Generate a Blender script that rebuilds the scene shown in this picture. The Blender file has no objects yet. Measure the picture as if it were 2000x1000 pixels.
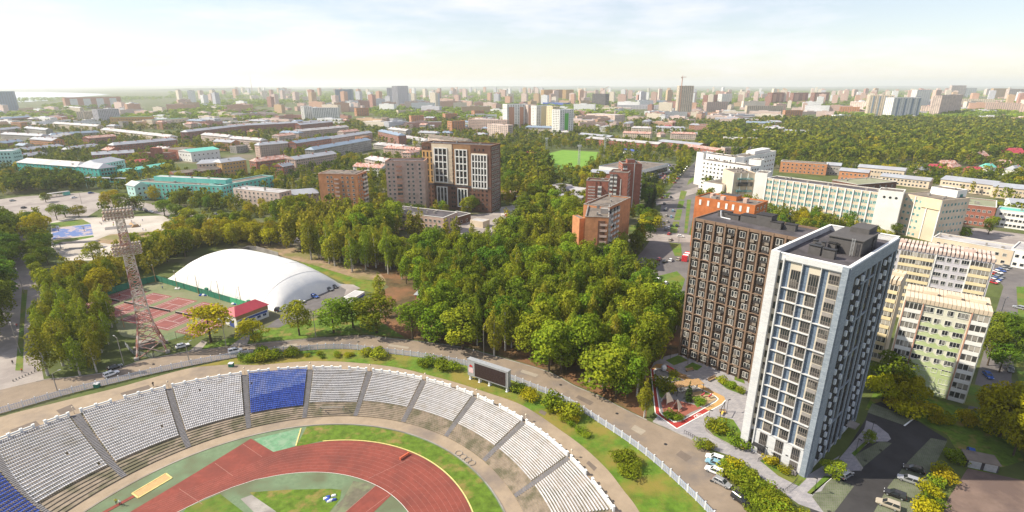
import bpy, bmesh, math, random
import numpy as np
from mathutils import Vector, Matrix
R = math.radians
rnd = random.Random(7)
C = bpy.context.scene.collection
SC = bpy.context.scene

# ------------------------------------------------------------------ camera, sky, sun, exposure
F, YC, YH, CH = 1040.0, 520.0, 165.0, 90.0          # focal length in photo pixels, principal row, horizon row, camera height
PITCH = math.atan((YC - YH) / F)
cam_d = bpy.data.cameras.new('camera'); cam = bpy.data.objects.new('camera', cam_d); C.objects.link(cam)
cam.location = (0, 0, CH); cam.rotation_euler = (math.pi/2 - PITCH, 0, 0)
cam_d.sensor_width = 36; cam_d.lens = F/2000*36; cam_d.shift_y = (YC-500)/2000
cam_d.clip_start = 1; cam_d.clip_end = 60000
SC.camera = cam
SUN_EL, SUN_AZ = R(43), math.atan2(0.02, -0.999)      # azimuth as a world angle of the direction TO the sun
w = bpy.data.worlds.new('World'); SC.world = w; w.use_nodes = True
nt = w.node_tree; nt.nodes.clear()
sky = nt.nodes.new('ShaderNodeTexSky'); sky.sky_type = 'NISHITA'; sky.sun_disc = False
sky.sun_elevation = SUN_EL; sky.sun_rotation = math.pi/2 - SUN_AZ
sky.air_density = 1.1; sky.dust_density = .35; sky.ozone_density = 1.2; sky.altitude = 200
bg = nt.nodes.new('ShaderNodeBackground'); bg.inputs['Strength'].default_value = 0.088
wo = nt.nodes.new('ShaderNodeOutputWorld')
tc = nt.nodes.new('ShaderNodeTexCoord'); mp = nt.nodes.new('ShaderNodeMapping'); mp.inputs['Scale'].default_value = (1, 1, 5)
cn = nt.nodes.new('ShaderNodeTexNoise'); cn.inputs['Scale'].default_value = 2.3; cn.inputs['Detail'].default_value = 8; cn.inputs['Roughness'].default_value = .62
cr = nt.nodes.new('ShaderNodeValToRGB'); cr.color_ramp.elements[0].position = .47; cr.color_ramp.elements[1].position = .70
cr.color_ramp.elements[0].color = (.26, .26, .26, 1); cr.color_ramp.elements[1].color = (.85, .85, .85, 1)
mx = nt.nodes.new('ShaderNodeMix'); mx.data_type = 'RGBA'; mx.inputs[7].default_value = (8.4, 8.1, 8.9, 1)   # thin high cloud
nt.links.new(tc.outputs['Generated'], mp.inputs[0]); nt.links.new(mp.outputs[0], cn.inputs['Vector']); nt.links.new(cn.outputs['Fac'], cr.inputs[0])
nt.links.new(cr.outputs[0], mx.inputs[0]); nt.links.new(sky.outputs[0], mx.inputs[6]); nt.links.new(mx.outputs[2], bg.inputs[0]); nt.links.new(bg.outputs[0], wo.inputs[0])
sl = bpy.data.lights.new('sun', 'SUN'); sl.energy = 5.0; sl.angle = R(.6); sl.color = (1, .91, .74)
so = bpy.data.objects.new('sun', sl); C.objects.link(so)
sdir = Vector((math.cos(SUN_AZ)*math.cos(SUN_EL), math.sin(SUN_AZ)*math.cos(SUN_EL), math.sin(SUN_EL)))
so.rotation_euler = sdir.to_track_quat('Z', 'Y').to_euler(); so.location = (-300, 200, 400)
SC.view_settings.view_transform = 'Standard'; SC.view_settings.look = 'None'
SC.view_settings.exposure = 0.68; SC.view_settings.gamma = 1; SC.view_settings.use_curve_mapping = False
SC.render.engine = 'CYCLES'
SC.cycles.max_bounces = 5; SC.cycles.diffuse_bounces = 2; SC.cycles.glossy_bounces = 2; SC.cycles.transmission_bounces = 2
SC.cycles.volume_bounces = 1; SC.cycles.use_adaptive_sampling = True; SC.cycles.use_denoising = True; SC.cycles.denoiser = 'OPENIMAGEDENOISE'; SC.cycles.denoising_prefilter = 'ACCURATE'

# ------------------------------------------------------------------ helpers
cp, sp = math.cos(PITCH), math.sin(PITCH)
def G(px, py, z=0.0):
    """the point of the level z that the photo shows at pixel (px, py)"""
    x = (px-1000)/F; v = -(py-YC)/F
    d = (x, cp+v*sp, -sp+v*cp); t = (z-CH)/d[2]
    return Vector((d[0]*t, d[1]*t, z))
def PROJ(p):
    x, y, z = p[0], p[1], p[2]-CH
    wd = y*cp - z*sp
    return 1000+F*x/wd, YC-F*(y*sp+z*cp)/wd

def props(o, label=None, cat=None, group=None, kind=None):
    if label: o['label'] = label
    if cat: o['category'] = cat
    if group: o['group'] = group
    if kind: o['kind'] = kind
    return o
def thing(name, label, cat, loc=(0, 0, 0), rz=0.0, group=None):
    o = bpy.data.objects.new(name, None); C.objects.link(o); o.location = loc; o.rotation_euler = (0, 0, rz)
    o.empty_display_size = .5
    return props(o, label, cat, group)
def place(name, me, parent=None, loc=(0, 0, 0), rz=0.0, sc=None, rot=None):
    o = bpy.data.objects.new(name, me); C.objects.link(o)
    if parent: o.parent = parent
    o.location = loc; o.rotation_euler = rot if rot else (0, 0, rz)
    if sc: o.scale = sc if hasattr(sc, '__len__') else (sc, sc, sc)
    return o

class MB:
    """collects faces; build() links them as one mesh object"""
    def __init__(s): s.v = []; s.f = []; s.m = []
    def face(s, pts, m=0):
        i = len(s.v); s.v += [tuple(p) for p in pts]; s.f.append(tuple(range(i, i+len(pts)))); s.m.append(m)
    def hexa(s, b, t, m=0, mt=None):
        """b, t: bottom and top loops (counter-clockwise from above)"""
        i = len(s.v); n = len(b); s.v += [tuple(p) for p in b]+[tuple(p) for p in t]
        for k in range(n):
            s.f.append((i+k, i+(k+1) % n, i+n+(k+1) % n, i+n+k)); s.m.append(m)
        s.f.append(tuple(i+n+k for k in range(n))); s.m.append(m if mt is None else mt)
        s.f.append(tuple(i+n-1-k for k in range(n))); s.m.append(m)
    def box(s, x0, x1, y0, y1, z0, z1, m=0, mt=None):
        s.hexa([(x0, y0, z0), (x1, y0, z0), (x1, y1, z0), (x0, y1, z0)], [(x0, y0, z1), (x1, y0, z1), (x1, y1, z1), (x0, y1, z1)], m, mt)
    def prism(s, poly, z0, z1, m=0, mt=None):
        a = sum(poly[k][0]*poly[(k+1) % len(poly)][1]-poly[(k+1) % len(poly)][0]*poly[k][1] for k in range(len(poly)))
        if a < 0: poly = poly[::-1]
        s.hexa([(p[0], p[1], z0) for p in poly], [(p[0], p[1], z1) for p in poly], m, mt)
    def tube(s, a, b, ra, rb=None, n=6, m=0, cap=True):
        a, b = Vector(a), Vector(b); rb = ra if rb is None else rb
        d = (b-a).normalized(); q = d.to_track_quat('Z', 'Y'); i = len(s.v)
        for p, r in ((a, ra), (b, rb)):
            for k in range(n):
                t = 2*math.pi*k/n; s.v.append(tuple(p+q @ Vector((r*math.cos(t), r*math.sin(t), 0))))
        for k in range(n):
            s.f.append((i+k, i+(k+1) % n, i+n+(k+1) % n, i+n+k)); s.m.append(m)
        if cap:
            s.f.append(tuple(i+n+k for k in range(n))); s.m.append(m); s.f.append(tuple(i+n-1-k for k in range(n))); s.m.append(m)
    def bar(s, a, b, wd, ht=None, m=0):
        a, b = Vector(a), Vector(b); ht = ht or wd; d = (b-a).normalized()
        up = Vector((0, 0, 1)) if abs(d.z) < .95 else Vector((1, 0, 0)); x = d.cross(up).normalized()*wd/2; y = x.cross(d).normalized()*ht/2
        s.hexa([a-x-y, a+x-y, b+x-y, b-x-y], [a-x+y, a+x+y, b+x+y, b-x+y], m)
    def lathe(s, prof, n=10, m=0, c=(0, 0, 0)):
        i = len(s.v)
        for r, z in prof:
            for k in range(n):
                t = 2*math.pi*k/n; s.v.append((c[0]+r*math.cos(t), c[1]+r*math.sin(t), c[2]+z))
        for j in range(len(prof)-1):
            for k in range(n):
                s.f.append((i+j*n+k, i+j*n+(k+1) % n, i+(j+1)*n+(k+1) % n, i+(j+1)*n+k)); s.m.append(m)
        s.f.append(tuple(i+(len(prof)-1)*n+k for k in range(n))); s.m.append(m)
    def mesh(s, name, mats, smooth=False):
        me = bpy.data.meshes.new(name); me.from_pydata(s.v, [], s.f)
        for m in (mats if isinstance(mats, (list, tuple)) else [mats]): me.materials.append(m)
        me.polygons.foreach_set('material_index', s.m)
        if smooth: me.polygons.foreach_set('use_smooth', [True]*len(s.f))
        me.update(); return me
    def build(s, name, mats, parent=None, loc=(0, 0, 0), rz=0.0, smooth=False, kind=None, label=None):
        o = place(name, s.mesh(name, mats, smooth), parent, loc, rz)
        return props(o, label, None, None, kind)

def structure(name, mb, mats, smooth=False):
    return props(mb.build(name, mats, None, smooth=smooth), kind='structure')
def sheet(name, pix, m, z, lv=0.0, world=None, kind='structure', sub=0):
    """a flat sheet of ground whose outline is given in photo pixels (or in world points)"""
    bm = bmesh.new(); pts = world if world else [G(p[0], p[1], lv) for p in pix]
    vs = [bm.verts.new((p[0], p[1], lv+z)) for p in pts]
    es = [bm.edges.new((vs[k], vs[(k+1) % len(vs)])) for k in range(len(vs))]
    bmesh.ops.triangle_fill(bm, edges=es, use_beauty=True)
    for f in bm.faces:
        f.normal_update()
        if f.normal.z < 0: f.normal_flip()
    me = bpy.data.meshes.new(name); bm.to_mesh(me); bm.free(); me.materials.append(m)
    o = place(name, me); o['kind'] = kind
    return o
def inpoly(x, y, poly):
    c = False; n = len(poly); j = n-1
    for i in range(n):
        xi, yi = poly[i][0], poly[i][1]; xj, yj = poly[j][0], poly[j][1]
        if (yi > y) != (yj > y) and x < (xj-xi)*(y-yi)/(yj-yi)+xi: c = not c
        j = i
    return c
def spline(pts, n=8):
    """Catmull-Rom through 2D points"""
    P = [pts[0]]+list(pts)+[pts[-1]]; out = []
    for k in range(1, len(P)-2):
        a, b, c, d = [Vector(P[k+q][:2]) for q in (-1, 0, 1, 2)]
        for i in range(n):
            t = i/n; out.append(.5*((2*b)+(c-a)*t+(2*a-5*b+4*c-d)*t*t+(3*b-a-3*c+d)*t**3))
    out.append(Vector(P[-1][:2])); return out
def strip(L, Rr): return list(L)+list(Rr)[::-1]

# ------------------------------------------------------------------ materials
def _nodes(name):
    m = bpy.data.materials.new(name); m.use_nodes = True; t = m.node_tree; b = t.nodes['Principled BSDF']; return m, t, b
def N(t, k, **kw):
    n = t.nodes.new(k)
    for a, b in kw.items():
        if a in n.inputs: n.inputs[a].default_value = b
        else: setattr(n, a, b)
    return n
def c4(c, k=1.0): return (min(c[0]*k, 1), min(c[1]*k, 1), min(c[2]*k, 1), 1)
def mixn(t, fac, a, b):
    m = t.nodes.new('ShaderNodeMix'); m.data_type = 'RGBA'
    for i, v in ((0, fac), (6, a), (7, b)):
        if hasattr(v, 'is_linked') or isinstance(v, bpy.types.NodeSocket): t.links.new(v, m.inputs[i])
        else: m.inputs[i].default_value = v
    return m.outputs[2]
def mat(name, col, rough=.8, var=.15, scale=.6, spec=.25, metal=0.0, col2=None, sc2=.07, thr=(.45, .6), bump=0.0, bscale=None, rand=0.0, coord='Object'):
    """plain weathered surface: fine grain in the colour, an optional second colour in large patches, optional relief"""
    m, t, b = _nodes(name); L = t.links
    co = N(t, 'ShaderNodeTexCoord'); n1 = N(t, 'ShaderNodeTexNoise', Scale=scale, Detail=6.0, Roughness=.65); L.new(co.outputs[coord], n1.inputs['Vector'])
    r = N(t, 'ShaderNodeMapRange'); r.inputs[1].default_value = .3; r.inputs[2].default_value = .7; L.new(n1.outputs['Fac'], r.inputs[0])
    out = mixn(t, r.outputs[0], c4(col, 1-var), c4(col, 1+var))
    if col2:
        n2 = N(t, 'ShaderNodeTexNoise', Scale=sc2, Detail=5.0, Roughness=.6); L.new(co.outputs[coord], n2.inputs['Vector'])
        r2 = N(t, 'ShaderNodeMapRange'); r2.inputs[1].default_value = thr[0]; r2.inputs[2].default_value = thr[1]; L.new(n2.outputs['Fac'], r2.inputs[0])
        out = mixn(t, r2.outputs[0], out, c4(col2))
    if rand:
        oi = N(t, 'ShaderNodeObjectInfo'); hs = N(t, 'ShaderNodeHueSaturation'); mr = N(t, 'ShaderNodeMapRange')
        mr.inputs[3].default_value = 1-rand; mr.inputs[4].default_value = 1+rand
        L.new(oi.outputs['Random'], mr.inputs[0]); L.new(mr.outputs[0], hs.inputs['Value']); L.new(out, hs.inputs['Color']); out = hs.outputs[0]
    L.new(out, b.inputs['Base Color'])
    b.inputs['Roughness'].default_value = rough; b.inputs['Specular IOR Level'].default_value = spec; b.inputs['Metallic'].default_value = metal
    if bump:
        nb = N(t, 'ShaderNodeTexNoise', Scale=bscale or scale*4, Detail=4.0); L.new(co.outputs[coord], nb.inputs['Vector'])
        bp = N(t, 'ShaderNodeBump', Strength=bump, Distance=.1); L.new(nb.outputs['Fac'], bp.inputs['Height']); L.new(bp.outputs[0], b.inputs['Normal'])
    return m
def brick(name, c1, c2, mort, bw=.6, bh=.2, msize=.012, rough=.85, plan=False, var=.25, bump=.3, spec=.2):
    """courses of brick, paving or panels; plan=True lays them on the ground instead of up a wall"""
    m, t, b = _nodes(name); L = t.links
    co = N(t, 'ShaderNodeTexCoord'); v = co.outputs['Object']
    if not plan:
        sx = N(t, 'ShaderNodeSeparateXYZ'); L.new(v, sx.inputs[0]); ad = N(t, 'ShaderNodeMath', operation='ADD'); L.new(sx.outputs[0], ad.inputs[0]); L.new(sx.outputs[1], ad.inputs[1])
        cx = N(t, 'ShaderNodeCombineXYZ'); L.new(ad.outputs[0], cx.inputs[0]); L.new(sx.outputs[2], cx.inputs[1]); v = cx.outputs[0]
    bt = N(t, 'ShaderNodeTexBrick'); L.new(v, bt.inputs['Vector'])
    for k, x in (('Color1', c4(c1)), ('Color2', c4(c2)), ('Mortar', c4(mort)), ('Scale', 1.0), ('Brick Width', bw), ('Row Height', bh), ('Mortar Size', msize)): bt.inputs[k].default_value = x
    n1 = N(t, 'ShaderNodeTexNoise', Scale=.35, Detail=6.0); L.new(co.outputs['Object'], n1.inputs['Vector'])
    r = N(t, 'ShaderNodeMapRange'); r.inputs[1].default_value = .3; r.inputs[2].default_value = .7; r.inputs[3].default_value = 1-var; r.inputs[4].default_value = 1+var*.5; L.new(n1.outputs['Fac'], r.inputs[0])
    hs = N(t, 'ShaderNodeHueSaturation'); L.new(r.outputs[0], hs.inputs['Value']); L.new(bt.outputs['Color'], hs.inputs['Color']); L.new(hs.outputs[0], b.inputs['Base Color'])
    b.inputs['Roughness'].default_value = rough; b.inputs['Specular IOR Level'].default_value = spec
    if bump:
        bp = N(t, 'ShaderNodeBump', Strength=bump, Distance=.02, invert=True); L.new(bt.outputs['Fac'], bp.inputs['Height']); L.new(bp.outputs[0], b.inputs['Normal'])
    return m
def glass(name, dark=(.02, .025, .032), pale=(.30, .29, .27), amount=.35, rough=.08):
    """window glass seen from outside: dark and glossy, some panes with curtains behind them"""
    m, t, b = _nodes(name); L = t.links
    co = N(t, 'ShaderNodeTexCoord'); oi = N(t, 'ShaderNodeObjectInfo'); ad = N(t, 'ShaderNodeVectorMath', operation='ADD'); L.new(co.outputs['Object'], ad.inputs[0]); L.new(oi.outputs['Location'], ad.inputs[1])
    sn = N(t, 'ShaderNodeVectorMath', operation='SNAP'); sn.inputs[1].default_value = (1.7, 1.7, 1.55); L.new(ad.outputs[0], sn.inputs[0])
    wn = N(t, 'ShaderNodeTexWhiteNoise'); L.new(sn.outputs[0], wn.inputs['Vector'])
    r = N(t, 'ShaderNodeMapRange'); r.inputs[1].default_value = 1-amount; r.inputs[2].default_value = 1.1; L.new(wn.outputs['Value'], r.inputs[0])
    L.new(mixn(t, r.outputs[0], c4(dark), c4(pale)), b.inputs['Base Color']); b.inputs['Roughness'].default_value = rough; b.inputs['Specular IOR Level'].default_value = .6
    return m
def leafmat(name, cols, trans=.27, hue=.03, val=.3):
    """foliage: every leaf clump has its own tint, every tree its own shift"""
    m, t, b = _nodes(name); L = t.links
    at = N(t, 'ShaderNodeAttribute', attribute_name='tint'); rp = N(t, 'ShaderNodeValToRGB'); e = rp.color_ramp.elements
    e[0].color = c4(cols[0]); e[1].color = c4(cols[-1])
    for k in range(1, len(cols)-1): q = e.new(k/(len(cols)-1)); q.color = c4(cols[k])
    L.new(at.outputs['Fac'], rp.inputs[0])
    oi = N(t, 'ShaderNodeObjectInfo'); hs = N(t, 'ShaderNodeHueSaturation'); a = N(t, 'ShaderNodeMapRange'); a.inputs[3].default_value = .5-hue; a.inputs[4].default_value = .5+hue
    wn = N(t, 'ShaderNodeTexWhiteNoise', noise_dimensions='1D'); L.new(oi.outputs['Random'], wn.inputs['W'])
    v = N(t, 'ShaderNodeMapRange'); v.inputs[3].default_value = 1-val; v.inputs[4].default_value = 1+val
    L.new(oi.outputs['Random'], a.inputs[0]); L.new(wn.outputs['Value'], v.inputs[0]); L.new(a.outputs[0], hs.inputs['Hue']); L.new(v.outputs[0], hs.inputs['Value']); L.new(rp.outputs[0], hs.inputs['Color'])
    df = N(t, 'ShaderNodeBsdfDiffuse'); tr = N(t, 'ShaderNodeBsdfTranslucent'); mxs = N(t, 'ShaderNodeMixShader'); mxs.inputs[0].default_value = trans
    L.new(hs.outputs[0], df.inputs[0]); L.new(hs.outputs[0], tr.inputs[0]); L.new(df.outputs[0], mxs.inputs[1]); L.new(tr.outputs[0], mxs.inputs[2])
    L.new(mxs.outputs[0], t.nodes['Material Output'].inputs[0]); t.nodes.remove(b)
    return m

M = dict(leafgreen=mat('bright_green_panel', (.10, .42, .06), .8, .08, .4),
 ground=mat('ground', (.075, .095, .025), .95, .35, .08, col2=(.15, .13, .09), sc2=.012, thr=(.5, .64), coord='Object'),
 lawn=mat('lawn', (.085, .15, .018), .95, .3, .5, col2=(.14, .15, .03), sc2=.12, bump=.6, bscale=3),
 drygrass=mat('dry_grass', (.09, .15, .015), .95, .4, .5, col2=(.24, .17, .06), sc2=.2, thr=(.52, .68), bump=.6, bscale=3),
 bank=mat('bank_grass', (.085, .155, .014), .95, .4, .35, col2=(.20, .165, .035), sc2=.09, thr=(.42, .6), bump=.8, bscale=2.5),
 duff=mat('wood_floor', (.09, .065, .03), .95, .4, .3, col2=(.20, .10, .05), sc2=.06),
 asphalt=mat('asphalt', (.125, .115, .115), .9, .15, .35, col2=(.16, .145, .14), sc2=.05),
 ring=mat('ring_asphalt', (.235, .185, .14), .9, .14, .25, col2=(.15, .13, .12), sc2=.07, thr=(.48, .66), bump=.1),
 blacktop=mat('fresh_asphalt', (.038, .036, .038), .85, .12, .6, col2=(.048, .046, .048), sc2=.1),
 prom=mat('promenade_concrete', (.30, .235, .17), .9, .14, .3, col2=(.19, .155, .13), sc2=.06, thr=(.5, .68), bump=.1),
 plaza=mat('plaza_concrete', (.46, .42, .38), .9, .12, .2, col2=(.36, .32, .28), sc2=.05),
 pave=mat('pale_paving', (.31, .275, .255), .9, .14, .3, col2=(.23, .20, .19), sc2=.05),
 dirt=mat('bare_dirt', (.27, .19, .12), .95, .25, .3, col2=(.16, .15, .05), sc2=.08),
 conc=mat('concrete', (.30, .28, .26), .9, .18, .8, col2=(.2, .18, .165), sc2=.2, bump=.15),
 step=mat('terrace_concrete', (.235, .19, .145), .92, .25, .6, col2=(.12, .11, .07), sc2=.25, bump=.2),
 track=mat('track_rubber', (.215, .056, .042), .9, .16, .9, col2=(.155, .045, .036), sc2=.13, thr=(.45, .68)),
 trackgreen=mat('green_rubber', (.135, .19, .11), .9, .15, .8, col2=(.115, .13, .075), sc2=.1, thr=(.48, .62)),
 mint=mat('mint_rubber', (.13, .26, .15), .9, .2, .8, col2=(.2, .3, .2), sc2=.5),
 tennisgreen=mat('tennis_green', (.15, .17, .085), .9, .15, .5, col2=(.19, .19, .11), sc2=.07),
 clay=mat('tennis_clay', (.24, .085, .075), .9, .12, .8, col2=(.20, .07, .07), sc2=.1),
 white=mat('white_paint', (.78, .78, .76), .6, .06, 1.0),
 lane=mat('faded_lane_paint', (.34, .17, .14), .8, .2, 2.0), line=mat('line_paint', (.6, .58, .54), .8, .15, 2.0),
 yellow=mat('yellow_kerb', (.62, .5, .2), .8, .15, 1.0),
 sand=mat('sand', (.48, .30, .14), .95, .15, 1.5),
 membrane=mat('dome_membrane', (.70, .69, .67), .5, .03, .3, col2=(.62, .62, .62), sc2=.12, spec=.4),
 plasticw=mat('white_seat_plastic', (.52, .51, .52), .5, .12, 1.2, col2=(.42, .39, .36), sc2=.35, thr=(.5, .7), rand=.10),
 plasticb=mat('blue_seat_plastic', (.035, .075, .33), .5, .15, 1.2, col2=(.09, .13, .36), sc2=.3, rand=.22),
 plasticf=mat('faded_blue_seat_plastic', (.085, .14, .40), .5, .2, 1.0, col2=(.16, .20, .42), sc2=.4),
 steelw=mat('white_steel', (.66, .67, .70), .5, .1, 2), steelb=mat('blue_steel', (.34, .42, .62), .5, .1, 2),
 steel=mat('grey_steel', (.36, .37, .38), .5, .15, 1.5, metal=.3), dark=mat('dark_metal', (.03, .03, .032), .5, .2, 1.5),
 rust=mat('rusty_red_steel', (.36, .16, .12), .8, .3, .8, col2=(.5, .42, .38), sc2=.5), mastw=mat('peeling_white_steel', (.56, .50, .44), .8, .25, .8, col2=(.3, .18, .12), sc2=.6, thr=(.5, .62)),
 tyre=mat('tyre', (.02, .02, .02), .8, .1), wood=mat('timber', (.35, .22, .11), .7, .2, 2), paver=brick('grey_pavers', (.34, .32, .33), (.26, .25, .27), (.20, .19, .2), .9, .45, .02, plan=True, var=.1),
 bark=mat('bark', (.075, .055, .04), .95, .3, 2), birchbark=mat('birch_bark', (.42, .40, .36), .9, .2, 1.5, col2=(.06, .05, .04), sc2=1.2, thr=(.55, .62)),
 leaf=leafmat('broad_leaves', [(.062, .108, .010), (.185, .242, .018), (.345, .365, .022)]),
 birch=leafmat('birch_leaves', [(.088, .128, .012), (.232, .265, .022), (.385, .37, .034)]),
 yleaf=leafmat('yellow_leaves', [(.15, .16, .008), (.32, .29, .012), (.48, .40, .015)], hue=.02),
 dleaf=leafmat('dark_leaves', [(.038, .080, .010), (.122, .182, .018), (.245, .29, .024)]),
 needle=leafmat('needles', [(.016, .036, .012), (.04, .065, .018), (.075, .10, .026)]),
 rleaf=leafmat('russet_leaves', [(.10, .05, .02), (.20, .10, .04), (.30, .17, .06)]),
 glass=glass('window_glass'), pglass=glass('curtained_glass', (.05, .05, .05), (.50, .46, .40), .7), tglass=glass('teal_window_glass', (.06, .20, .20), (.35, .5, .46), .5), dglass=glass('dark_glass', (.022, .026, .032), (.24, .22, .20), amount=.3),
 frame=mat('window_frame', (.62, .61, .58), .6, .08, 2), dframe=mat('dark_window_frame', (.06, .055, .05), .5, .1, 2),
 redbrick=brick('red_brick', (.36, .13, .085), (.30, .10, .07), (.28, .17, .13), .5, .16),
 orbrick=brick('orange_brick', (.56, .25, .115), (.48, .21, .10), (.42, .22, .13), .5, .16),
 hotbrick=brick('bright_orange_brick', (.50, .155, .045), (.44, .13, .04), (.40, .18, .09), .5, .16),
 pinkbrick=brick('pink_brick', (.56, .40, .34), (.51, .36, .30), (.48, .36, .31), .5, .16),
 brownbrick=brick('brown_brick', (.17, .085, .06), (.14, .07, .05), (.12, .08, .06), .5, .16), tanbrick=brick('tan_brick', (.34, .19, .10), (.30, .165, .085), (.28, .18, .11), .5, .16),
 ochre=mat('ochre_render', (.50, .30, .12), .9, .1, .4), cream=mat('cream_render', (.62, .52, .40), .9, .1, .4, col2=(.54, .44, .33), sc2=.1), pink=mat('pink_render', (.62, .49, .43), .9, .1, .4, col2=(.45, .35, .31), sc2=.1),
 whitew=mat('white_render', (.74, .73, .70), .85, .06, .3, col2=(.66, .65, .63), sc2=.08), grey=mat('grey_render', (.36, .33, .31), .9, .15, .4, col2=(.28, .25, .23), sc2=.1),
 teal=mat('teal_render', (.14, .50, .44), .85, .1, .4, col2=(.18, .56, .50), sc2=.1), teald=mat('deep_teal_render', (.06, .36, .32), .85, .1, .4), mint2=mat('mint_render', (.40, .62, .58), .85, .08, .4),
 palegreen=mat('pale_green_panel', (.62, .61, .50), .85, .08, .4), green=mat('green_panel', (.42, .50, .24), .85, .08, .4, col2=(.48, .54, .32), sc2=.1), lilac=mat('lilac_panel', (.50, .48, .52), .85, .06, .4),
 yellowp=mat('yellow_panel', (.68, .57, .36), .85, .08, .4), terra=mat('terracotta_panel', (.50, .27, .19), .85, .1, .4),
 rgrey=mat('grey_tin_roof', (.32, .34, .38), .55, .12, .3, col2=(.30, .30, .33), sc2=.08, spec=.4), rblue=mat('blue_grey_tin_roof', (.20, .26, .34), .55, .15, .3, spec=.4), rwhite=mat('pale_tin_roof', (.43, .42, .42), .6, .1, .3, col2=(.33, .31, .31), sc2=.1, spec=.4),
 rbit=mat('bitumen_roof', (.185, .155, .13), .9, .18, .3, col2=(.11, .095, .085), sc2=.1), rdark=mat('dark_roof', (.06, .055, .06), .85, .15, .4, col2=(.1, .09, .1), sc2=.1), rgreen=mat('green_roof', (.22, .23, .15), .9, .12, .4, col2=(.27, .27, .19), sc2=.1),
 rred=mat('red_tin_roof', (.36, .05, .07), .5, .12, .5), rteal=mat('teal_tin_roof', (.13, .45, .38), .55, .12, .4), rblk=mat('near_black_roof', (.035, .033, .036), .85, .12, .5),
)
# ------------------------------------------------------------------ ground, water, hills
S = Vector((-51.6, 82.0)); FZ = -6.0; R0 = 57.4; NST = 26          # stadium centre, pitch level, foot of the terrace, number of steps
def rim_r(th):
    dx, dy = -63.0-S.x, 66.9-S.y; cx, cy = math.cos(th), math.sin(th); b = dx*cx+dy*cy
    return b+math.sqrt(b*b-(dx*dx+dy*dy)+89.8**2)
def pol(r, th, z=0.0): return (S.x+r*math.cos(th), S.y+r*math.sin(th), z)
TH0, TH1 = R(-22), R(183)
ths = [TH0+(TH1-TH0)*k/160 for k in range(161)]
hole = [pol(rim_r(t), t) for t in ths]+[(pol(R0-4, TH1)[0]-20, 10, 0), (pol(R0, TH0)[0], 10, 0)]
bm = bmesh.new()
for ring in ([(-9000, -400, 0), (9000, -400, 0), (22000, 24000, 0), (-22000, 24000, 0)], hole):
    vs = [bm.verts.new(p) for p in ring]
    for k in range(len(vs)): bm.edges.new((vs[k], vs[(k+1) % len(vs)]))
bmesh.ops.triangle_fill(bm, edges=bm.edges[:], use_beauty=True)
for f in bm.faces:
    f.normal_update()
    if f.normal.z < 0: f.normal_flip()
me = bpy.data.meshes.new('ground'); bm.to_mesh(me); bm.free(); me.materials.append(M['ground']); o = place('ground', me); o['kind'] = 'structure'
sheet('pitch_base', None, M['prom'], 0, FZ-.05, [(-190, 5), (30, 5), (30, 165), (-190, 165)])

river_m = mat('river_water', (.45, .47, .50), .25, .03, .002, spec=.6)
sheet('river', [(-500, 180), (60, 180), (130, 181), (190, 183), (215, 185), (170, 188), (120, 193), (90, 197), (40, 200), (-500, 215)], river_m, .4)
hillm = mat('wooded_hills', (.045, .06, .03), .95, .4, .004, col2=(.10, .10, .07), sc2=.0016)
def ridge(name, px0, px1, ybase, hs, dep, seed):
    rr = random.Random(seed); n = 46; mb = MB(); a, b = G(px0, ybase), G(px1, ybase); rows = []
    ph = [rr.uniform(0, 6) for _ in range(5)]
    prof = []
    for i in range(n+1):
        t = i/n; e = math.sin(math.pi*min(1, max(0, t)))**.5
        prof.append(hs*(.55+.2*math.sin(5*t+ph[0])+.14*math.sin(13*t+ph[1])+.08*math.sin(31*t+ph[2]))*e)
    for j, (q, k) in enumerate(((0, 0), (.25, .55), (.5, .92), (.7, 1), (1, .85))):
        rows.append([(a.x+(b.x-a.x)*i/n, a.y+(b.y-a.y)*i/n+q*dep, prof[i]*k*(1+.1*rr.uniform(-1, 1))-1) for i in range(n+1)])
    for j in range(4):
        for i in range(n): mb.face([rows[j][i], rows[j][i+1], rows[j+1][i+1], rows[j+1][i]])
    structure(name, mb, hillm, True)
ridge('hill', 200, 700, 178, 62, 1500, 3)
ridge('hill', 560, 1150, 172.5, 60, 3500, 5)
ridge('hill', 1000, 1700, 171.5, 70, 3500, 8)
ridge('hill', 1500, 2350, 171.5, 75, 3500, 9)
ridge('hill', -600, 420, 171, 95, 4000, 11)

# ------------------------------------------------------------------ flat ground surfaces (outlines in photo pixels)
prom_out = spline([(-120, 860), (0, 815), (120, 784), (230, 757), (330, 729), (390, 716), (450, 712), (504, 713), (594, 706), (674, 707), (770, 717), (850, 736), (900, 750), (946, 765), (1010, 787), (1048, 808), (1090, 837), (1138, 872), (1186, 917), (1218, 958), (1247, 997), (1290, 1080)], 6)
rimp = [pol(rim_r(t), t) for t in [R(176)+(R(-14)-R(176))*k/90 for k in range(91)]]
sheet('promenade', None, M['prom'], .03, 0, [tuple(G(p.x, p.y)) for p in prom_out]+rimp[::-1])
fence_px = spline([(-60, 824), (0, 808), (32, 799), (137, 769), (233, 746), (281, 734), (368, 715), (448, 700), (520, 690), (591, 685), (642, 682), (690, 683), (750, 690), (825, 699), (900, 712), (960, 728), (1000, 743), (1042, 760), (1106, 786), (1170, 826), (1234, 869), (1282, 907), (1350, 969), (1390, 1010), (1450, 1075)], 6)
fence_w = [G(p.x, p.y) for p in fence_px]
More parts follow.
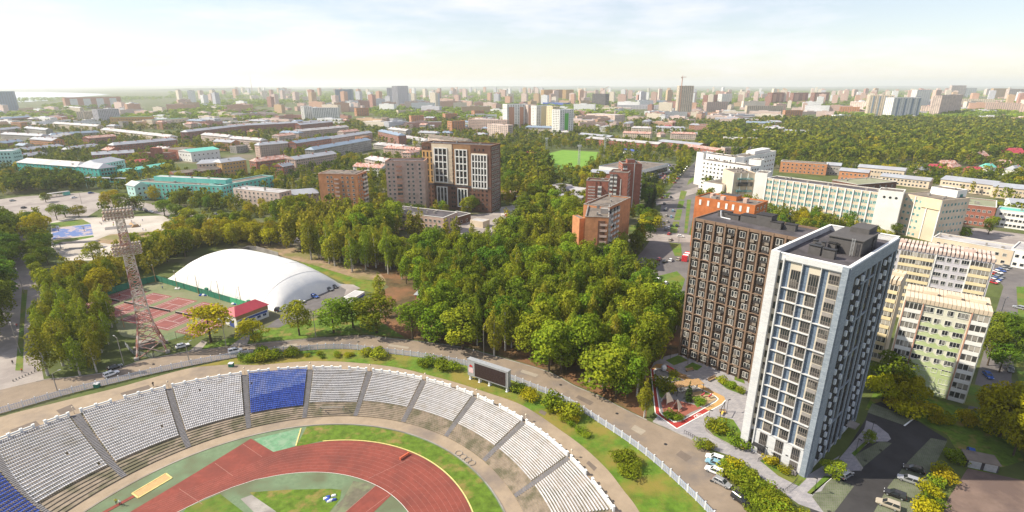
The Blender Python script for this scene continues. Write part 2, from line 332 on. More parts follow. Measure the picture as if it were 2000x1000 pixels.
sheet('grass_bank', None, M['bank'], .05, 0, [tuple(G(p.x, p.y)) for p in spline([(380, 717), (450, 712), (504, 713), (594, 706), (674, 707), (770, 717), (850, 736), (900, 750), (946, 765), (1010, 787), (1048, 808), (1090, 837), (1138, 872), (1186, 917), (1218, 958), (1247, 997), (1290, 1080)], 5)]+[tuple(p) for p in fence_w if p.x > G(470, 697).x][::-1])
road_out = spline([(-60, 780), (0, 762), (86, 742), (128, 738), (208, 727), (272, 706), (330, 694), (368, 687), (450, 677), (510, 671), (594, 663), (660, 657), (708, 655), (750, 660), (825, 668), (900, 678), (960, 694), (1010, 708), (1074, 728), (1122, 754), (1170, 774), (1218, 799), (1275, 826), (1330, 850), (1376, 872), (1400, 905), (1440, 965), (1475, 1015), (1520, 1080)], 5)
sheet('ring_road', None, M['ring'], .04, 0, [tuple(G(p.x, p.y)) for p in road_out]+[tuple(p) for p in fence_w][::-1])
sheet('wood_floor', [(690, 520), (760, 470), (1000, 490), (1130, 490), (1240, 520), (1335, 585), (1325, 690), (1270, 720), (1262, 818), (1218, 796), (1170, 771), (1122, 751), (1074, 725), (1010, 705), (960, 690), (900, 675), (825, 665), (750, 657), (708, 652), (690, 650), (700, 600), (760, 560)], M['duff'], .02)
sheet('birch_floor', [(440, 470), (560, 480), (640, 505), (740, 530), (755, 550), (700, 545), (620, 520), (500, 488)], M['dirt'], .06)
sheet('lawn', [(560, 497), (640, 520), (700, 545), (755, 552), (740, 575), (690, 562), (655, 545), (600, 520)], M['bank'], .03)
sheet('roadside_lawn', [(380, 684), (450, 674), (510, 668), (594, 660), (660, 654), (708, 652), (790, 659), (700, 600), (600, 625), (520, 640), (450, 660), (400, 672)], M['drygrass'], .03)
# left boulevard and squares
sheet('boulevard', [(-60, 800), (-60, 560), (0, 545), (20, 500), (40, 440), (28, 400), (60, 395), (62, 440), (60, 500), (60, 545), (80, 560), (78, 700), (86, 744), (0, 764)], M['pave'], .03)
sheet('verge', [(43, 566), (54, 566), (47, 640), (45, 724), (30, 724), (38, 640)], M['lawn'], .06)
sheet('street', [(-80, 400), (40, 384), (180, 375), (240, 385), (300, 400), (400, 424), (470, 437), (620, 470), (620, 480), (470, 450), (400, 438), (280, 412), (200, 405), (160, 430), (60, 440), (-80, 440)], M['pave'], .05)
sheet('square', [(100, 434), (140, 424), (192, 425), (318, 421), (348, 440), (330, 462), (300, 480), (270, 500), (190, 509), (126, 509), (100, 482)], M['plaza'], .07)
court_blue = mat('blue_sports_floor', (.10, .16, .36), .8, .12, 1, col2=(.36, .30, .32), sc2=.13, thr=(.52, .54))
sheet('basketball_court', [(102, 447), (177, 438), (182, 458), (103, 468)], court_blue, .09)
sheet('square_lawn', [(99, 436), (160, 428), (178, 437), (101, 446)], M['lawn'], .08)
sheet('square_lawn', [(101, 470), (182, 460), (184, 463), (106, 478)], M['lawn'], .08)
sheet('pump_track', [(180, 472), (215, 458), (300, 452), (340, 458), (330, 475), (296, 493), (270, 499), (235, 480)], M['dirt'], .09)
# parking by the dome, paths
sheet('dome_car_park', [(520, 640), (560, 608), (620, 578), (655, 556), (690, 558), (700, 563), (650, 590), (600, 612), (545, 640)], M['asphalt'], .05)
sheet('kerb_apron', [(655, 554), (690, 556), (704, 563), (672, 578), (676, 566)], M['pave'], .07)
sheet('path', [(450, 676), (478, 655), (490, 655), (482, 674)], M['pave'], .06)
sheet('path', [(368, 687), (395, 665), (405, 668), (394, 682)], M['pave'], .06)
# avenue
sheet('avenue', [(1283, 452), (1294, 385), (1330, 345), (1362, 310), (1378, 300), (1395, 300), (1378, 330), (1368, 365), (1345, 460), (1356, 470), (1336, 600), (1262, 575), (1225, 520), (1255, 490)], M['asphalt'], .04)
sheet('crossing_street', [(1140, 470), (1250, 455), (1283, 451), (1356, 460), (1358, 474), (1262, 470), (1150, 480)], M['pave'], .05)
sheet('crossing_street', [(1280, 390), (1362, 365), (1368, 374), (1282, 402)], M['pave'], .05)
for a in ([(1330, 372), (1342, 374), (1336, 390), (1326, 390)], [(1326, 392), (1337, 392), (1333, 406), (1322, 406)], [(1322, 409), (1333, 409), (1328, 430), (1316, 430)], [(1315, 433), (1327, 433), (1322, 455), (1307, 455)],
          [(1342, 390), (1350, 390), (1342, 455), (1336, 455)], [(1293, 380), (1310, 376), (1304, 388), (1291, 388)], [(1232, 440), (1250, 440), (1252, 450), (1230, 450)], [(1307, 474), (1330, 476), (1332, 500), (1318, 500)], [(1283, 540), (1322, 530), (1338, 545), (1330, 572), (1290, 575)], [(1345, 352), (1362, 340), (1358, 352), (1342, 362)]):
    sheet('median_lawn', a, M['lawn'], .08)
sheet('market_car_park', [(1270, 350), (1300, 318), (1330, 322), (1296, 362)], M['asphalt'], .05)
sheet('building_yard', [(880, 425), (985, 412), (1010, 432), (960, 470), (890, 465)], M['pave'], .03)
sheet('building_yard', [(975, 405), (1020, 398), (1008, 430), (980, 425)], M['plaza'], .05)
sheet('dirt_road', [(950, 470), (1010, 434), (1020, 437), (975, 478)], M['dirt'], .05)
sheet('football_pitch', [(1063, 302), (1098, 293), (1170, 297), (1164, 312), (1140, 332), (1080, 338)], mat('pitch_grass', (.13, .26, .03), .95, .12, .2, col2=(.16, .29, .04), sc2=.08), .05)
# right: yards by the panel blocks
sheet('yard_asphalt', [(1890, 800), (1935, 640), (1960, 560), (1915, 500), (2080, 520), (2080, 640), (1990, 640), (1975, 740), (2010, 860), (1960, 800)], M['asphalt'], .03)
sheet('school_yard', [(1850, 470), (1900, 445), (2100, 470), (2100, 520), (1930, 500)], M['pave'], .05)
sheet('yard_lawn', [(1880, 745), (1920, 755), (1945, 785), (1930, 800), (1880, 790)], M['lawn'], .05)
sheet('yard_lawn', [(1985, 560), (2080, 560), (2080, 1000), (2005, 830), (1985, 720), (1990, 640)], M['lawn'], .06)
sheet('block_lawn', [(1690, 800), (1720, 740), (1800, 770), (1890, 800), (1960, 820), (2000, 900), (1900, 930), (1850, 850), (1780, 815)], M['drygrass'], .03)
sheet('garage_yard', [(1835, 1000), (1890, 915), (2100, 960), (2100, 1100), (1800, 1100)], mat('brown_yard', (.17, .12, .10), .9, .18, .3, col2=(.12, .085, .075), sc2=.1), .05)

# ------------------------------------------------------------------ new courtyard: paving, lawns, play area, car park
sheet('courtyard_paving', [(1275, 823), (1287, 810), (1270, 722), (1277, 708), (1300, 696), (1325, 690), (1470, 745), (1460, 870), (1572, 932), (1640, 890), (1600, 965), (1610, 1003), (1560, 985), (1490, 935), (1440, 895), (1395, 880), (1330, 848)], M['paver'], .06)
sheet('courtyard_lawn', [(1376, 832), (1385, 824), (1410, 815), (1432, 820), (1445, 840), (1458, 872), (1452, 880), (1425, 868), (1395, 852)], M['lawn'], .10)
sheet('courtyard_lawn', [(1484, 900), (1497, 893), (1520, 905), (1560, 928), (1575, 935), (1560, 950), (1520, 930)], M['lawn'], .10)
sheet('courtyard_lawn', [(1401, 745), (1410, 740), (1440, 752), (1455, 768), (1452, 772), (1420, 760)], M['lawn'], .10)
sheet('courtyard_lawn', [(1300, 704), (1325, 694), (1344, 704), (1316, 714)], M['lawn'], .10)
sheet('courtyard_lawn', [(1336, 718), (1352, 708), (1372, 716), (1362, 724)], M['lawn'], .10)
sheet('courtyard_lawn', [(1436, 730), (1452, 738), (1455, 750), (1434, 742)], M['lawn'], .10)
pl = [(1271, 720), (1282, 711), (1300, 712), (1345, 738), (1395, 766), (1414, 775), (1417, 782), (1410, 790), (1322, 838), (1280, 808)]
sheet('play_path', pl, mat('red_play_path', (.33, .04, .035), .85, .1, 1), .10)
sheet('play_path', [(1271, 720), (1282, 711), (1300, 712), (1345, 738), (1395, 766), (1414, 775), (1417, 782), (1410, 790), (1385, 803), (1376, 799), (1399, 781), (1396, 776), (1345, 748), (1296, 720), (1280, 722)], mat('ochre_play_path', (.44, .27, .11), .85, .1, 1), .12)
inn = [(1276, 724), (1282, 719), (1292, 720), (1345, 748), (1398, 774), (1404, 780), (1398, 786), (1330, 824), (1316, 826), (1294, 812), (1288, 806)]
sheet('play_kerb', inn, M['white'], .14)
ctr = Vector((1340, 775)); shrink = lambda k: [tuple(ctr+(Vector(p)-ctr)*k) for p in inn]
sheet('play_floor', shrink(.965), mat('grey_play_floor', (.24, .23, .23), .9, .1, .6, col2=(.17, .165, .17), sc2=.2), .16)
sheet('play_floor', [(1291, 788), (1296, 781), (1310, 780), (1350, 790), (1372, 797), (1350, 806), (1328, 819), (1316, 822), (1296, 808)], mat('brown_play_floor', (.26, .09, .065), .9, .12, .8), .18)
sheet('play_floor', [(1350, 768), (1372, 764), (1395, 776), (1399, 781), (1372, 795), (1352, 786)], mat('sand_play_floor', (.38, .28, .16), .9, .12, .8), .18)
for a in ([(1282, 738), (1300, 745), (1306, 765), (1294, 780), (1288, 775)], [(1294, 808), (1302, 803), (1328, 815), (1325, 822), (1314, 823)], [(1355, 788), (1366, 783), (1376, 790), (1362, 797)], [(1306, 728), (1318, 731), (1322, 738), (1310, 737)], [(1372, 766), (1384, 768), (1388, 772), (1376, 772)]):
    sheet('planting_bed', a, M['lawn'], .20)
gridm = brick('grass_grid_paving', (.13, .15, .09), (.10, .13, .06), (.17, .16, .14), .5, .5, .05, plan=True)
lot = [(1600, 968), (1640, 900), (1690, 820), (1702, 790), (1720, 785), (1780, 815), (1850, 858), (1800, 960), (1770, 1030), (1680, 1080), (1560, 1030)]
sheet('car_park', lot, M['blacktop'], .05)
sheet('parking_bays', [(1586, 971), (1618, 930), (1668, 950), (1630, 1000), (1610, 1003)], gridm, .09)
sheet('parking_bays', [(1669, 890), (1720, 862), (1742, 866), (1684, 914)], gridm, .09)
sheet('parking_bays', [(1694, 806), (1704, 788), (1782, 818), (1768, 832)], gridm, .09)
sheet('parking_bays', [(1818, 856), (1850, 862), (1805, 950), (1770, 1030), (1690, 1030), (1735, 950), (1775, 900)], gridm, .09)
sheet('pavement', [(1604, 960), (1584, 965), (1640, 895), (1688, 838), (1692, 822), (1712, 830), (1735, 848), (1740, 858), (1733, 863), (1700, 863), (1668, 888), (1684, 914), (1680, 920), (1655, 920), (1628, 922)], M['paver'], .11)
sheet('pavement_lawn', [(1663, 886), (1690, 862), (1694, 866), (1669, 892)], M['lawn'], .14)
sheet('pavement_lawn', [(1576, 963), (1610, 930), (1626, 932), (1586, 967)], M['lawn'], .14)
pm_ = mat('patched_asphalt', (.15, .12, .10), .9, .15, .5); pm3 = mat('pale_patch', (.30, .26, .21), .9, .12, .5)
for a in ([(110, 802), (140, 790), (148, 800), (120, 812)], [(20, 840), (70, 822), (80, 832), (26, 852)], [(235, 768), (290, 752), (296, 758), (240, 775)], [(1056, 800), (1068, 806), (1064, 812), (1052, 806)], [(1150, 900), (1166, 914), (1160, 920), (1145, 905)]): sheet('asphalt_patch', a, pm_, .055)
for a in ([(540, 676), (580, 671), (582, 676), (542, 681)], [(760, 672), (800, 678), (797, 682), (757, 676)], [(1020, 722), (1052, 732), (1046, 737), (1016, 727)], [(1130, 772), (1160, 786), (1152, 792), (1124, 777)], [(1240, 830), (1262, 842), (1252, 850), (1232, 838)], [(1330, 880), (1352, 893), (1340, 902), (1320, 888)]): sheet('asphalt_patch', a, pm_ if a[0][0] % 20 else pm3, .065)
mh = MB(); mh.lathe([(.45, 0), (.45, .03)], 12); mh = mh.mesh('manhole_cover', M['dark'])
for px, py in ((700, 668), (880, 688), (1095, 752), (1205, 808), (1300, 868), (1390, 940), (480, 682), (300, 712), (1690, 900), (1620, 1000), (1720, 880)): o = place('manhole_cover', mh, None, G(px, py)+Vector((0, 0, .06))); o['kind'] = 'structure'
def kerb(pix, wd=.35, ht=.14, m='conc', lv=0.0, name='kerb'):
    w_ = [G(p[0], p[1], lv) for p in pix]; mb = MB()
    for a, b in zip(w_, w_[1:]):
        d = (b-a); n = Vector((-d.y, d.x, 0)).normalized()*wd/2; mb.prism([a-n, b-n, b+n, a+n], lv-.05, lv+ht)
    structure(name, mb, M[m])
kerb([(1584, 966), (1627, 931)], m='white'); kerb([(1668, 891), (1684, 914), (1680, 920)]); kerb([(1766, 832), (1783, 819)], m='white')
kerb([(1376, 832), (1380, 842), (1395, 853), (1452, 882)], .3, .2); kerb([(1275, 824), (1330, 849), (1376, 871)], .3, .12)
kerb([(p.x, p.y) for p in road_out if 700 < p.x < 1275], .3, .14); kerb([(p.x, p.y) for p in road_out if 70 < p.x < 640], .3, .14)
kerb([(1271, 720), (1280, 808), (1322, 838), (1410, 790), (1417, 782)], .25, .13, 'white')

# ------------------------------------------------------------------ stadium field (six metres below the streets)
fs = lambda name, pix, m, z: sheet(name, pix, M[m], z, FZ)
circ = lambda c, r, a, b, n=40: [(c[0]+r*math.cos(R(a+(b-a)*k/n)), c[1]+r*math.sin(R(a+(b-a)*k/n)), FZ) for k in range(n+1)]
cC, cB, cA = (-51.62, 81.9), (-51.8, 80.6), (-47.46, 87.2)
def fsheet(name, pts, m, z): return sheet(name, None, M[m], z, FZ, pts)
fsheet('field_edge', circ(cC, 53.2, -35, 200, 80)+[(-150, 30, FZ), (0, 30, FZ)], 'trackgreen', .0)
fsheet('outfield_grass', circ(cC, 52.9, -30, 100, 60)+[tuple(G(578, 873, FZ))]+[tuple(p) for p in circ(cA, 40.6, 100, -34, 60)], 'drygrass', .03)
sheet('mint_apron', [(496, 858), (588, 836), (579, 871), (534, 884)], M['mint'], .04, FZ)
o1 = [(200, 1035), (255, 1000), (380, 925), (490, 857), (534, 883), (578, 872)]
tr_out = [tuple(G(x, y, FZ)) for x, y in o1]+[tuple(p) for p in circ(cA, 40.2, 99, -34, 60)]
i1 = [(300, 1025), (352, 998), (400, 974), (454, 952), (500, 937)]
tr_in = [tuple(G(x, y, FZ)) for x, y in i1]+[tuple(p) for p in circ(cB, 33.8, 110, -34, 60)]
fsheet('running_track', tr_out+tr_in[::-1], 'track', .06)
fsheet('infield_rubber', tr_in+[(-20, 20, FZ), (-110, 30, FZ)], 'trackgreen', .05)
for a in ([(340, 1025), (365, 992), (430, 965), (475, 1000), (480, 1040), (340, 1040)], [(488, 962), (560, 957), (645, 955), (667, 957), (664, 975), (640, 1005), (600, 1025), (530, 1010)], [(760, 1060), (800, 1010), (830, 1040)]): sheet('infield_grass', a, M['lawn'] if a[0][0] == 340 else M['drygrass'], .08, FZ)
sheet('runup_track', [(672, 1003), (735, 948), (770, 962), (700, 1030), (650, 1030)], M['track'], .09, FZ)
sheet('steeple_apron', [(640, 1005), (670, 975), (690, 940), (735, 947), (675, 1001), (650, 1020)], mat('worn_rubber', (.13, .12, .085), .9, .2, .8, col2=(.17, .19, .11), sc2=.25), .085, FZ)
sheet('throwing_sector', [(470, 975), (492, 967), (540, 1000), (500, 1005)], M['conc'], .095, FZ)
def lines(name, pts, wd, m, z, lv=FZ):
    mb = MB()
    for a, b in zip(pts, pts[1:]):
        a, b = Vector(a[:2]), Vector(b[:2]); d = b-a; n = Vector((-d.y, d.x)).normalized()*wd/2
        mb.face([(*(a-n), lv+z), (*(b-n), lv+z), (*(b+n), lv+z), (*(a+n), lv+z)])
    return structure(name, mb, M[m])
for k in range(1, 10):                                        # lane lines round the bend
    t = k/10; pts = []
    for j in range(0, 61):
        p, q = Vector(circ(cA, 40.2, 112, -34, 60)[j]), Vector(circ(cB, 33.8, 112, -34, 60)[j]); pts.append(q.lerp(p, t))
    e0, e1 = G(352, 998, FZ), G(265, 994, FZ); pts.insert(0, e0.lerp(e1, t))
    lines('lane_line', pts, .045, 'lane', .075)
lines('track_kerb', [tuple(G(578, 871, FZ)), tuple(G(588, 837, FZ))], .35, 'yellow', .12); lines('track_kerb', circ(cA, 40.45, 99, -34, 60), .32, 'yellow', .12); lines('track_kerb', tr_in, .12, 'line', .1)
for a, b in (((475, 868), (512, 893)), ((350, 955), (395, 985)), ((420, 905), (455, 930)), ((672, 1003), (735, 948)), ((700, 1012), (772, 958)), ((720, 935), (800, 897))): lines('track_marking', [G(*a, FZ), G(*b, FZ)], .10, 'lane', .1)
lines('field_kerb', circ(cC, 53.3, -35, 200, 90), .35, 'conc', .15)
sheet('sand_pit', [(258, 964), (324, 925), (336, 934), (270, 973)], M['sand'], .09, FZ)
kerb([(258, 964), (324, 925), (336, 934), (270, 973), (258, 964)], .3, .15, 'yellow', FZ, 'pit_kerb')
lines('runup_lane', [G(262, 969, FZ), G(200, 1003, FZ)], 1.1, 'track', .08)
# ------------------------------------------------------------------ grandstand: terrace of steps, stair aisles, seating blocks
def prof(th, t): return R0+(rim_r(th)-R0)*t
ter = thing('terrace', 'curved concrete stadium terrace of grey steps below the seating blocks', 'terrace', (S.x, S.y, 0))
NSEG = 72
for k in range(NST):
    mb = MB(); t0, t1 = k/NST, (k+1)/NST; za, zb = FZ+6*t0, FZ+6*t1
    for j in range(NSEG):
        a, b = TH0+(TH1-TH0)*j/NSEG, TH0+(TH1-TH0)*(j+1)/NSEG
        q = lambda th, t, z: (prof(th, t)*math.cos(th), prof(th, t)*math.sin(th), z)
        mb.face([q(b, t0, za-.1), q(b, t0, zb), q(a, t0, zb), q(a, t0, za-.1)])
        mb.face([q(a, t0, zb), q(b, t0, zb), q(b, t1, zb), q(a, t1, zb)])
    mb.build('step', M['step'], ter)
def unpol(px, py):
    """polar place on the slope of the terrace seen at a pixel"""
    best = None
    for k in range(241):
        z = -6+6*k/240; p = G(px, py, z); d = Vector((p.x-S.x, p.y-S.y)); th = math.atan2(d.y, d.x)
        if th < -math.pi/2: th += 2*math.pi
        e = abs(d.length-prof(th, (z+6)/6))
        if best is None or e < best[0]: best = (e, th, (z+6)/6)
    return best[1], best[2]
# rim corner A, rim corner B, foot corner A, foot corner B, colour, label
blocks = [
 ((-45, 950), (28, 912), (20, 1040), (92, 1005), 'b', 'blue seating block at the corner of the stand, beside a wide white block'),
 ((4, 872), (137, 816), (72, 985), (213, 913), 'w', 'white seating block between the cut-off blue block and the stairs, widest of all'),
 ((160, 806), (322, 759), (228, 905), (350, 852), 'w', 'white seating block second from the cut-off blue block'),
 ((338, 757), (471, 732), (365, 846), (477, 813), 'w', 'white seating block directly beside the whole blue block, on its tower side'),
 ((486, 731), (600, 721), (490, 810), (592, 793), 'b', 'blue seating block with a darker front, in the middle of the curve'),
 ((613, 722), (718, 722), (604, 790), (697, 787), 'w', 'white seating block above the small goal frame, next to the blue block'),
 ((730, 726), (823, 742), (708, 788), (795, 797), 'w', 'white seating block second from the blue block towards the scoreboard'),
 ((835, 745), (920, 776), (805, 803), (884, 825), 'w', 'white seating block in front of the scoreboard'),
 ((932, 780), (1018, 822), (892, 832), (965, 872), 'w', 'white seating block just past the scoreboard'),
 ((1029, 828), (1110, 890), (973, 880), (1034, 943), 'w', 'white seating block last but one before the edge of the photo'),
 ((1117, 898), (1192, 1000), (1041, 952), (1082, 1012), 'w', 'white seating block at the end of the row, with long white benches'),
]
def seat_mesh(m):
    mb = MB(); mb.box(-.175, .175, -.26, .2, .30, .42); mb.hexa([(-.175, .14, .42), (.175, .14, .42), (.175, .22, .42), (-.175, .22, .42)], [(-.175, .22, .66), (.175, .22, .66), (.175, .28, .66), (-.175, .28, .66)]); mb.box(-.06, .06, -.1, .1, 0, .3)
    return mb
seat_me = {'w': seat_mesh(0).mesh('seat', M['plasticw']), 'b': seat_mesh(0).mesh('seat', M['plasticb'])}
stairs_mb = []
post_me = MB(); post_me.box(-.28, .28, -.22, .22, 0, 1.35); post_me.box(-.34, .34, -.28, .28, 1.35, 1.5); post_me = post_me.mesh('post', M['white'])
corner = []
for bi, (ra, rb, fa, fb, col, lab) in enumerate(blocks):
    (a1, _), (b1, _), (a0, ta), (b0, tb) = [unpol(*p) for p in (ra, rb, fa, fb)]
    tf = (ta+tb)/2; k0 = max(1, round(tf*NST)); corner.append((a0, a1, b0, b1, tf))
    o = pol(rim_r((a1+b1)/2), (a1+b1)/2); root = thing('seating_block', lab, 'seating block', (o[0], o[1], 0), 0, 'seating blocks along the curved stand')
    spots = []; bench_rows = []
    for k in range(k0, NST):
        t = (k+.5)/NST; q = (k-k0)/max(1, NST-k0); ths_ = (a0+(a1-a0)*q, b0+(b1-b0)*q); r = prof(sum(ths_)/2, t); n = max(4, int(abs(ths_[0]-ths_[1])*r/.47)); z = FZ+6*(k+1)/NST
        row = []
        for j in range(n):
            th = ths_[0]+(ths_[1]-ths_[0])*(j+.5)/n
            if bi < 5 and rnd.random() < .0015: continue
            p = pol(prof(th, t), th, z); row.append((p[0]-o[0], p[1]-o[1], z, th-math.pi/2, (rim_r(th)-R0)/NST))
        bench_rows.append(row); spots += row
    if bi < 5:
        spots.sort(key=lambda s: (s[0]+o[0])**2+(s[1]+o[1])**2)
        for s in spots[:300]: place('seat', seat_me[col], root, s[:3], s[3], (1, min(1.35, s[4]/.62), 1))
        mb = MB()
        for s in spots[300:]:
            c, si = math.cos(s[3]), math.sin(s[3]); ky = min(1.35, s[4]/.62); i = len(mb.v); sm = seat_mesh(0)
            mb.v += [(s[0]+x*c-y*ky*si, s[1]+x*si+y*ky*c, s[2]+z) for x, y, z in sm.v]; mb.f += [tuple(i+v for v in f) for f in sm.f]; mb.m += sm.m
        mb.build('seat_rows', M['plasticw' if col == 'w' else 'plasticf' if bi == 4 else 'plasticb'], root, kind='stuff')
    else:
        for row in bench_rows:
            mb = MB()
            for s in row:
                c, si = math.cos(s[3]), math.sin(s[3]); i = len(mb.v); sm = MB(); ky = s[4]/.62; sm.box(-.2, .2, .02, .26, .2, .34); sm.box(-.2, .2, .26, .31, .2, .44); sm.box(-.05, .05, .05, .15, 0, .2)
                mb.v += [(s[0]+x*1.12*c-y*ky*si, s[1]+x*1.12*si+y*ky*c, s[2]+z) for x, y, z in sm.v]; mb.f += [tuple(i+v for v in f) for f in sm.f]; mb.m += sm.m
            mb.build('seat_row', M['plasticw'], root)
    # white balustrade along the top
    nb = 6; mb = MB(); gap = 2+bi % 2
    for j in range(nb):
        tha, thb = a1+(b1-a1)*j/nb, a1+(b1-a1)*(j+1)/nb
        pa, pb = [Vector(pol(rim_r(t)+.2, t))-Vector((o[0], o[1], 0)) for t in (tha, thb)]
        if j != gap or bi % 3 == 0:
            mb.bar(pa+Vector((0, 0, 1.0)), pb+Vector((0, 0, 1.0)), .28, .42); mb.bar(pa+Vector((0, 0, .35)), pb+Vector((0, 0, .35)), .22, .3)
        place('post', post_me, root, pa, tha-math.pi/2)
    place('post', post_me, root, pb, thb-math.pi/2)
    mb.build('balustrade', M['white'], root)
# stair aisles between the blocks (parts of the terrace): finer treads
aislem = mat('aisle_concrete', (.155, .15, .16), .9, .2, 1.2)
for q in range(len(corner)-1):
    A0, A1, B0, B1, tf = corner[q]; n0, n1 = corner[q+1][0], corner[q+1][1]; mb = MB(); ns = NST*2
    for k in range(ns):
        t0, t1 = k/ns, (k+1)/ns; zz = FZ+6*t1+.12; zl = FZ+6*t0-.05; u = max(0, (t0-tf)/(1-tf)); l, r_ = B0+(B1-B0)*u, n0+(n1-n0)*u; e = (l-r_)*.12; l -= e; r_ += e
        if t0 < tf: l, r_ = B0-e, n0+e
        pts = [(prof(th, t)*math.cos(th), prof(th, t)*math.sin(th)) for th, t in ((l, t0), (r_, t0), (r_, t1), (l, t1))]; mb.prism(pts, zl, zz)
    mb.build('stair_aisle', aislem, ter)

# lamp standards between the blocks
lamp = MB(); lamp.tube((0, 0, 0), (0, 0, 1.9), .09, .07); lamp.lathe([(.05, 1.85), (.26, 2.0), (.3, 2.2), (.2, 2.42), (.02, 2.5)], 8); lamp_me = lamp.mesh('globe_lamp', M['cream'], True)
for q in range(1, len(corner)-1):
    th = (corner[q][3]+corner[q+1][1])/2
    o = place('globe_lamp', lamp_me, None, pol(rim_r(th)+.9, th, .03)); props(o, 'short white globe lamp on the promenade at the head of a stair aisle', 'lamp', 'globe lamps at the stair heads')

# ------------------------------------------------------------------ fence round the stadium
fen = thing('perimeter_fence', 'pale blue and white bar fence curving round the stadium beside the ring road', 'fence', tuple(fence_w[0]))
tot = [0]
for a, b in zip(fence_w, fence_w[1:]): tot.append(tot[-1]+(b-a).length)
def along(d):
    for i in range(len(tot)-1):
        if d <= tot[i+1]:
            return fence_w[i].lerp(fence_w[i+1], (d-tot[i])/max(1e-6, tot[i+1]-tot[i]))
    return fence_w[-1]
PL = 2.9; npan = int(tot[-1]/PL); pm = MB(); pm.box(0, PL, -.03, .03, .25, .33, 1); pm.box(0, PL, -.03, .03, 1.75, 1.83, 1)
for j in range(1, 16): pm.box(j*PL/16-.035, j*PL/16+.035, -.03, .03, .15, 2.05, j % 3 == 0)
pan_me = pm.mesh('bar_panel', [M['steelw'], M['steelb']]); fp = MB(); fp.box(-.1, .1, -.1, .1, 0, 2.3); fp.box(-.13, .13, -.13, .13, 2.3, 2.38); fp_me = fp.mesh('post', M['steelw'])
for j in range(npan):
    a, b = along(j*PL), along((j+1)*PL); d = b-a; rz = math.atan2(d.y, d.x); q = a-fence_w[0]
    place('bar_panel', pan_me, fen, q, rz); place('post', fp_me, fen, q, rz)

# ------------------------------------------------------------------ scoreboard
a, b = G(914, 741), G(992, 768); d = b-a; W_ = d.length; rz = math.atan2(d.y, d.x)
sb = thing('scoreboard', 'grey stadium scoreboard with a dark screen standing on four legs', 'scoreboard', tuple(a), rz)
mb = MB(); mb.box(0, W_, 0, 1.6, 1.7, 7.2); mb.box(-.1, W_+.1, -.1, 1.7, 7.2, 7.5); mb.box(2.6, 2.75, -.08, 0, 1.9, 7.0); mb.box(W_-.75, W_-.6, -.08, 0, 1.9, 7.0); mb.box(2.75, W_-.75, -.08, 0, 6.85, 7.0); mb.box(2.75, W_-.75, -.08, 0, 1.9, 2.05); mb.build('housing', M['steel'], sb)
scr = mat('dark_led_screen', (.035, .022, .022), .35, .1, 3)
nx, nz = 10, 6
for i in range(nx):
    for j in range(nz):
        x0 = 2.8+(W_-3.6)*i/nx; z0 = 2.1+4.7*j/nz; mb = MB(); mb.box(.015, (W_-3.6)/nx-.015, -.05, .0, .015, 4.7/nz-.015); mb.build('screen_module', scr, sb, (x0, -.02, z0))
for x in (.6, 4.2, 8, W_-.7): mb = MB(); mb.box(-.22, .22, .3, 1.2, 0, 1.7); mb.box(-.35, .35, .1, 1.4, 0, .15); mb.build('leg', M['steelw'], sb, (x, 0, 0))
mb = MB(); mb.box(.45, 2.2, -.06, 0, 2.9, 4.6); mb.build('poster', mat('pale_poster', (.62, .45, .45), .6, .3, 3), sb)
mb = MB(); mb.prism([(.7, -.07), (1.95, -.07), (1.95, -.01), (.7, -.01)], 5.0, 5.35); mb.box(1.0, 1.3, -.08, -.01, 5.35, 5.75); mb.box(1.4, 1.75, -.08, -.01, 5.35, 5.6); mb.build('emblem', mat('red_emblem', (.5, .03, .03), .5), sb)

# small goal frame on the steps, mats and clutter on the field
gq = G(626, 803, -4.6); gl = thing('goal_frame', 'white goal frame lying on the steps below a white seating block', 'goal', (gq.x, gq.y, -4.75)); gl.rotation_euler = (0, 0, R(4))
for nm, a, b in (('post', (0, 0, 0), (0, 0, 1.6)), ('post', (7, 0, 0), (7, 0, 1.6)), ('crossbar', (0, 0, 1.6), (7, 0, 1.6)), ('back_bar', (0, 1.2, .4), (7, 1.2, .4)), ('side_bar', (0, 0, 1.6), (0, 1.2, .4)), ('side_bar', (7, 0, 1.6), (7, 1.2, .4))): mb = MB(); mb.tube(a, b, .1); mb.build(nm, mat('faded_green_steel', (.3, .36, .27), .6) if nm == 'post' else M['conc'], gl)
mq = G(642, 977, FZ+.1); mt_ = thing('crash_mat', 'heap of blue and white tarpaulin on the infield grass', 'tarpaulin', (mq.x, mq.y, FZ+.1), R(15))
mb = MB()
for i in range(8):
    x, y = rnd.uniform(-1.4, 1.2), rnd.uniform(-.9, .9); mb.hexa([(x, y, 0), (x+1.1, y+.1, 0), (x+1, y+.9, 0), (x-.1, y+.8, 0)], [(x+.1, y+.1, .2+.3*rnd.random()), (x+.9, y+.2, .15+.3*rnd.random()), (x+.9, y+.7, .3), (x+.1, y+.7, .25)], i % 2)
mb.build('sheet', [M['white'], M['plasticb']], mt_)
wq = MB(); wq.box(-1.3, 1.3, -.2, .2, .45, .75); wq.box(-1.5, -1.3, -.3, .3, 0, .8); wq.box(1.3, 1.5, -.3, .3, 0, .8); wq.box(-1.3, 1.3, -.04, .04, .1, .2)
o = G(790, 893, FZ+.07); props(wq.build('steeple_barrier', mat('red_barrier', (.5, .12, .06), .7), None, tuple(o), R(50)), 'red and orange steeplechase barrier lying across the track', 'barrier')
rg = MB(); n = 14
for k in range(n): t0, t1 = 2*math.pi*k/n, 2*math.pi*(k+1)/n; rg.tube((1.0*math.cos(t0), 1.0*math.sin(t0), .06), (1.0*math.cos(t1), 1.0*math.sin(t1), .06), .07, n=5, cap=False)
rg_me = rg.mesh('throwing_ring', M['conc'])
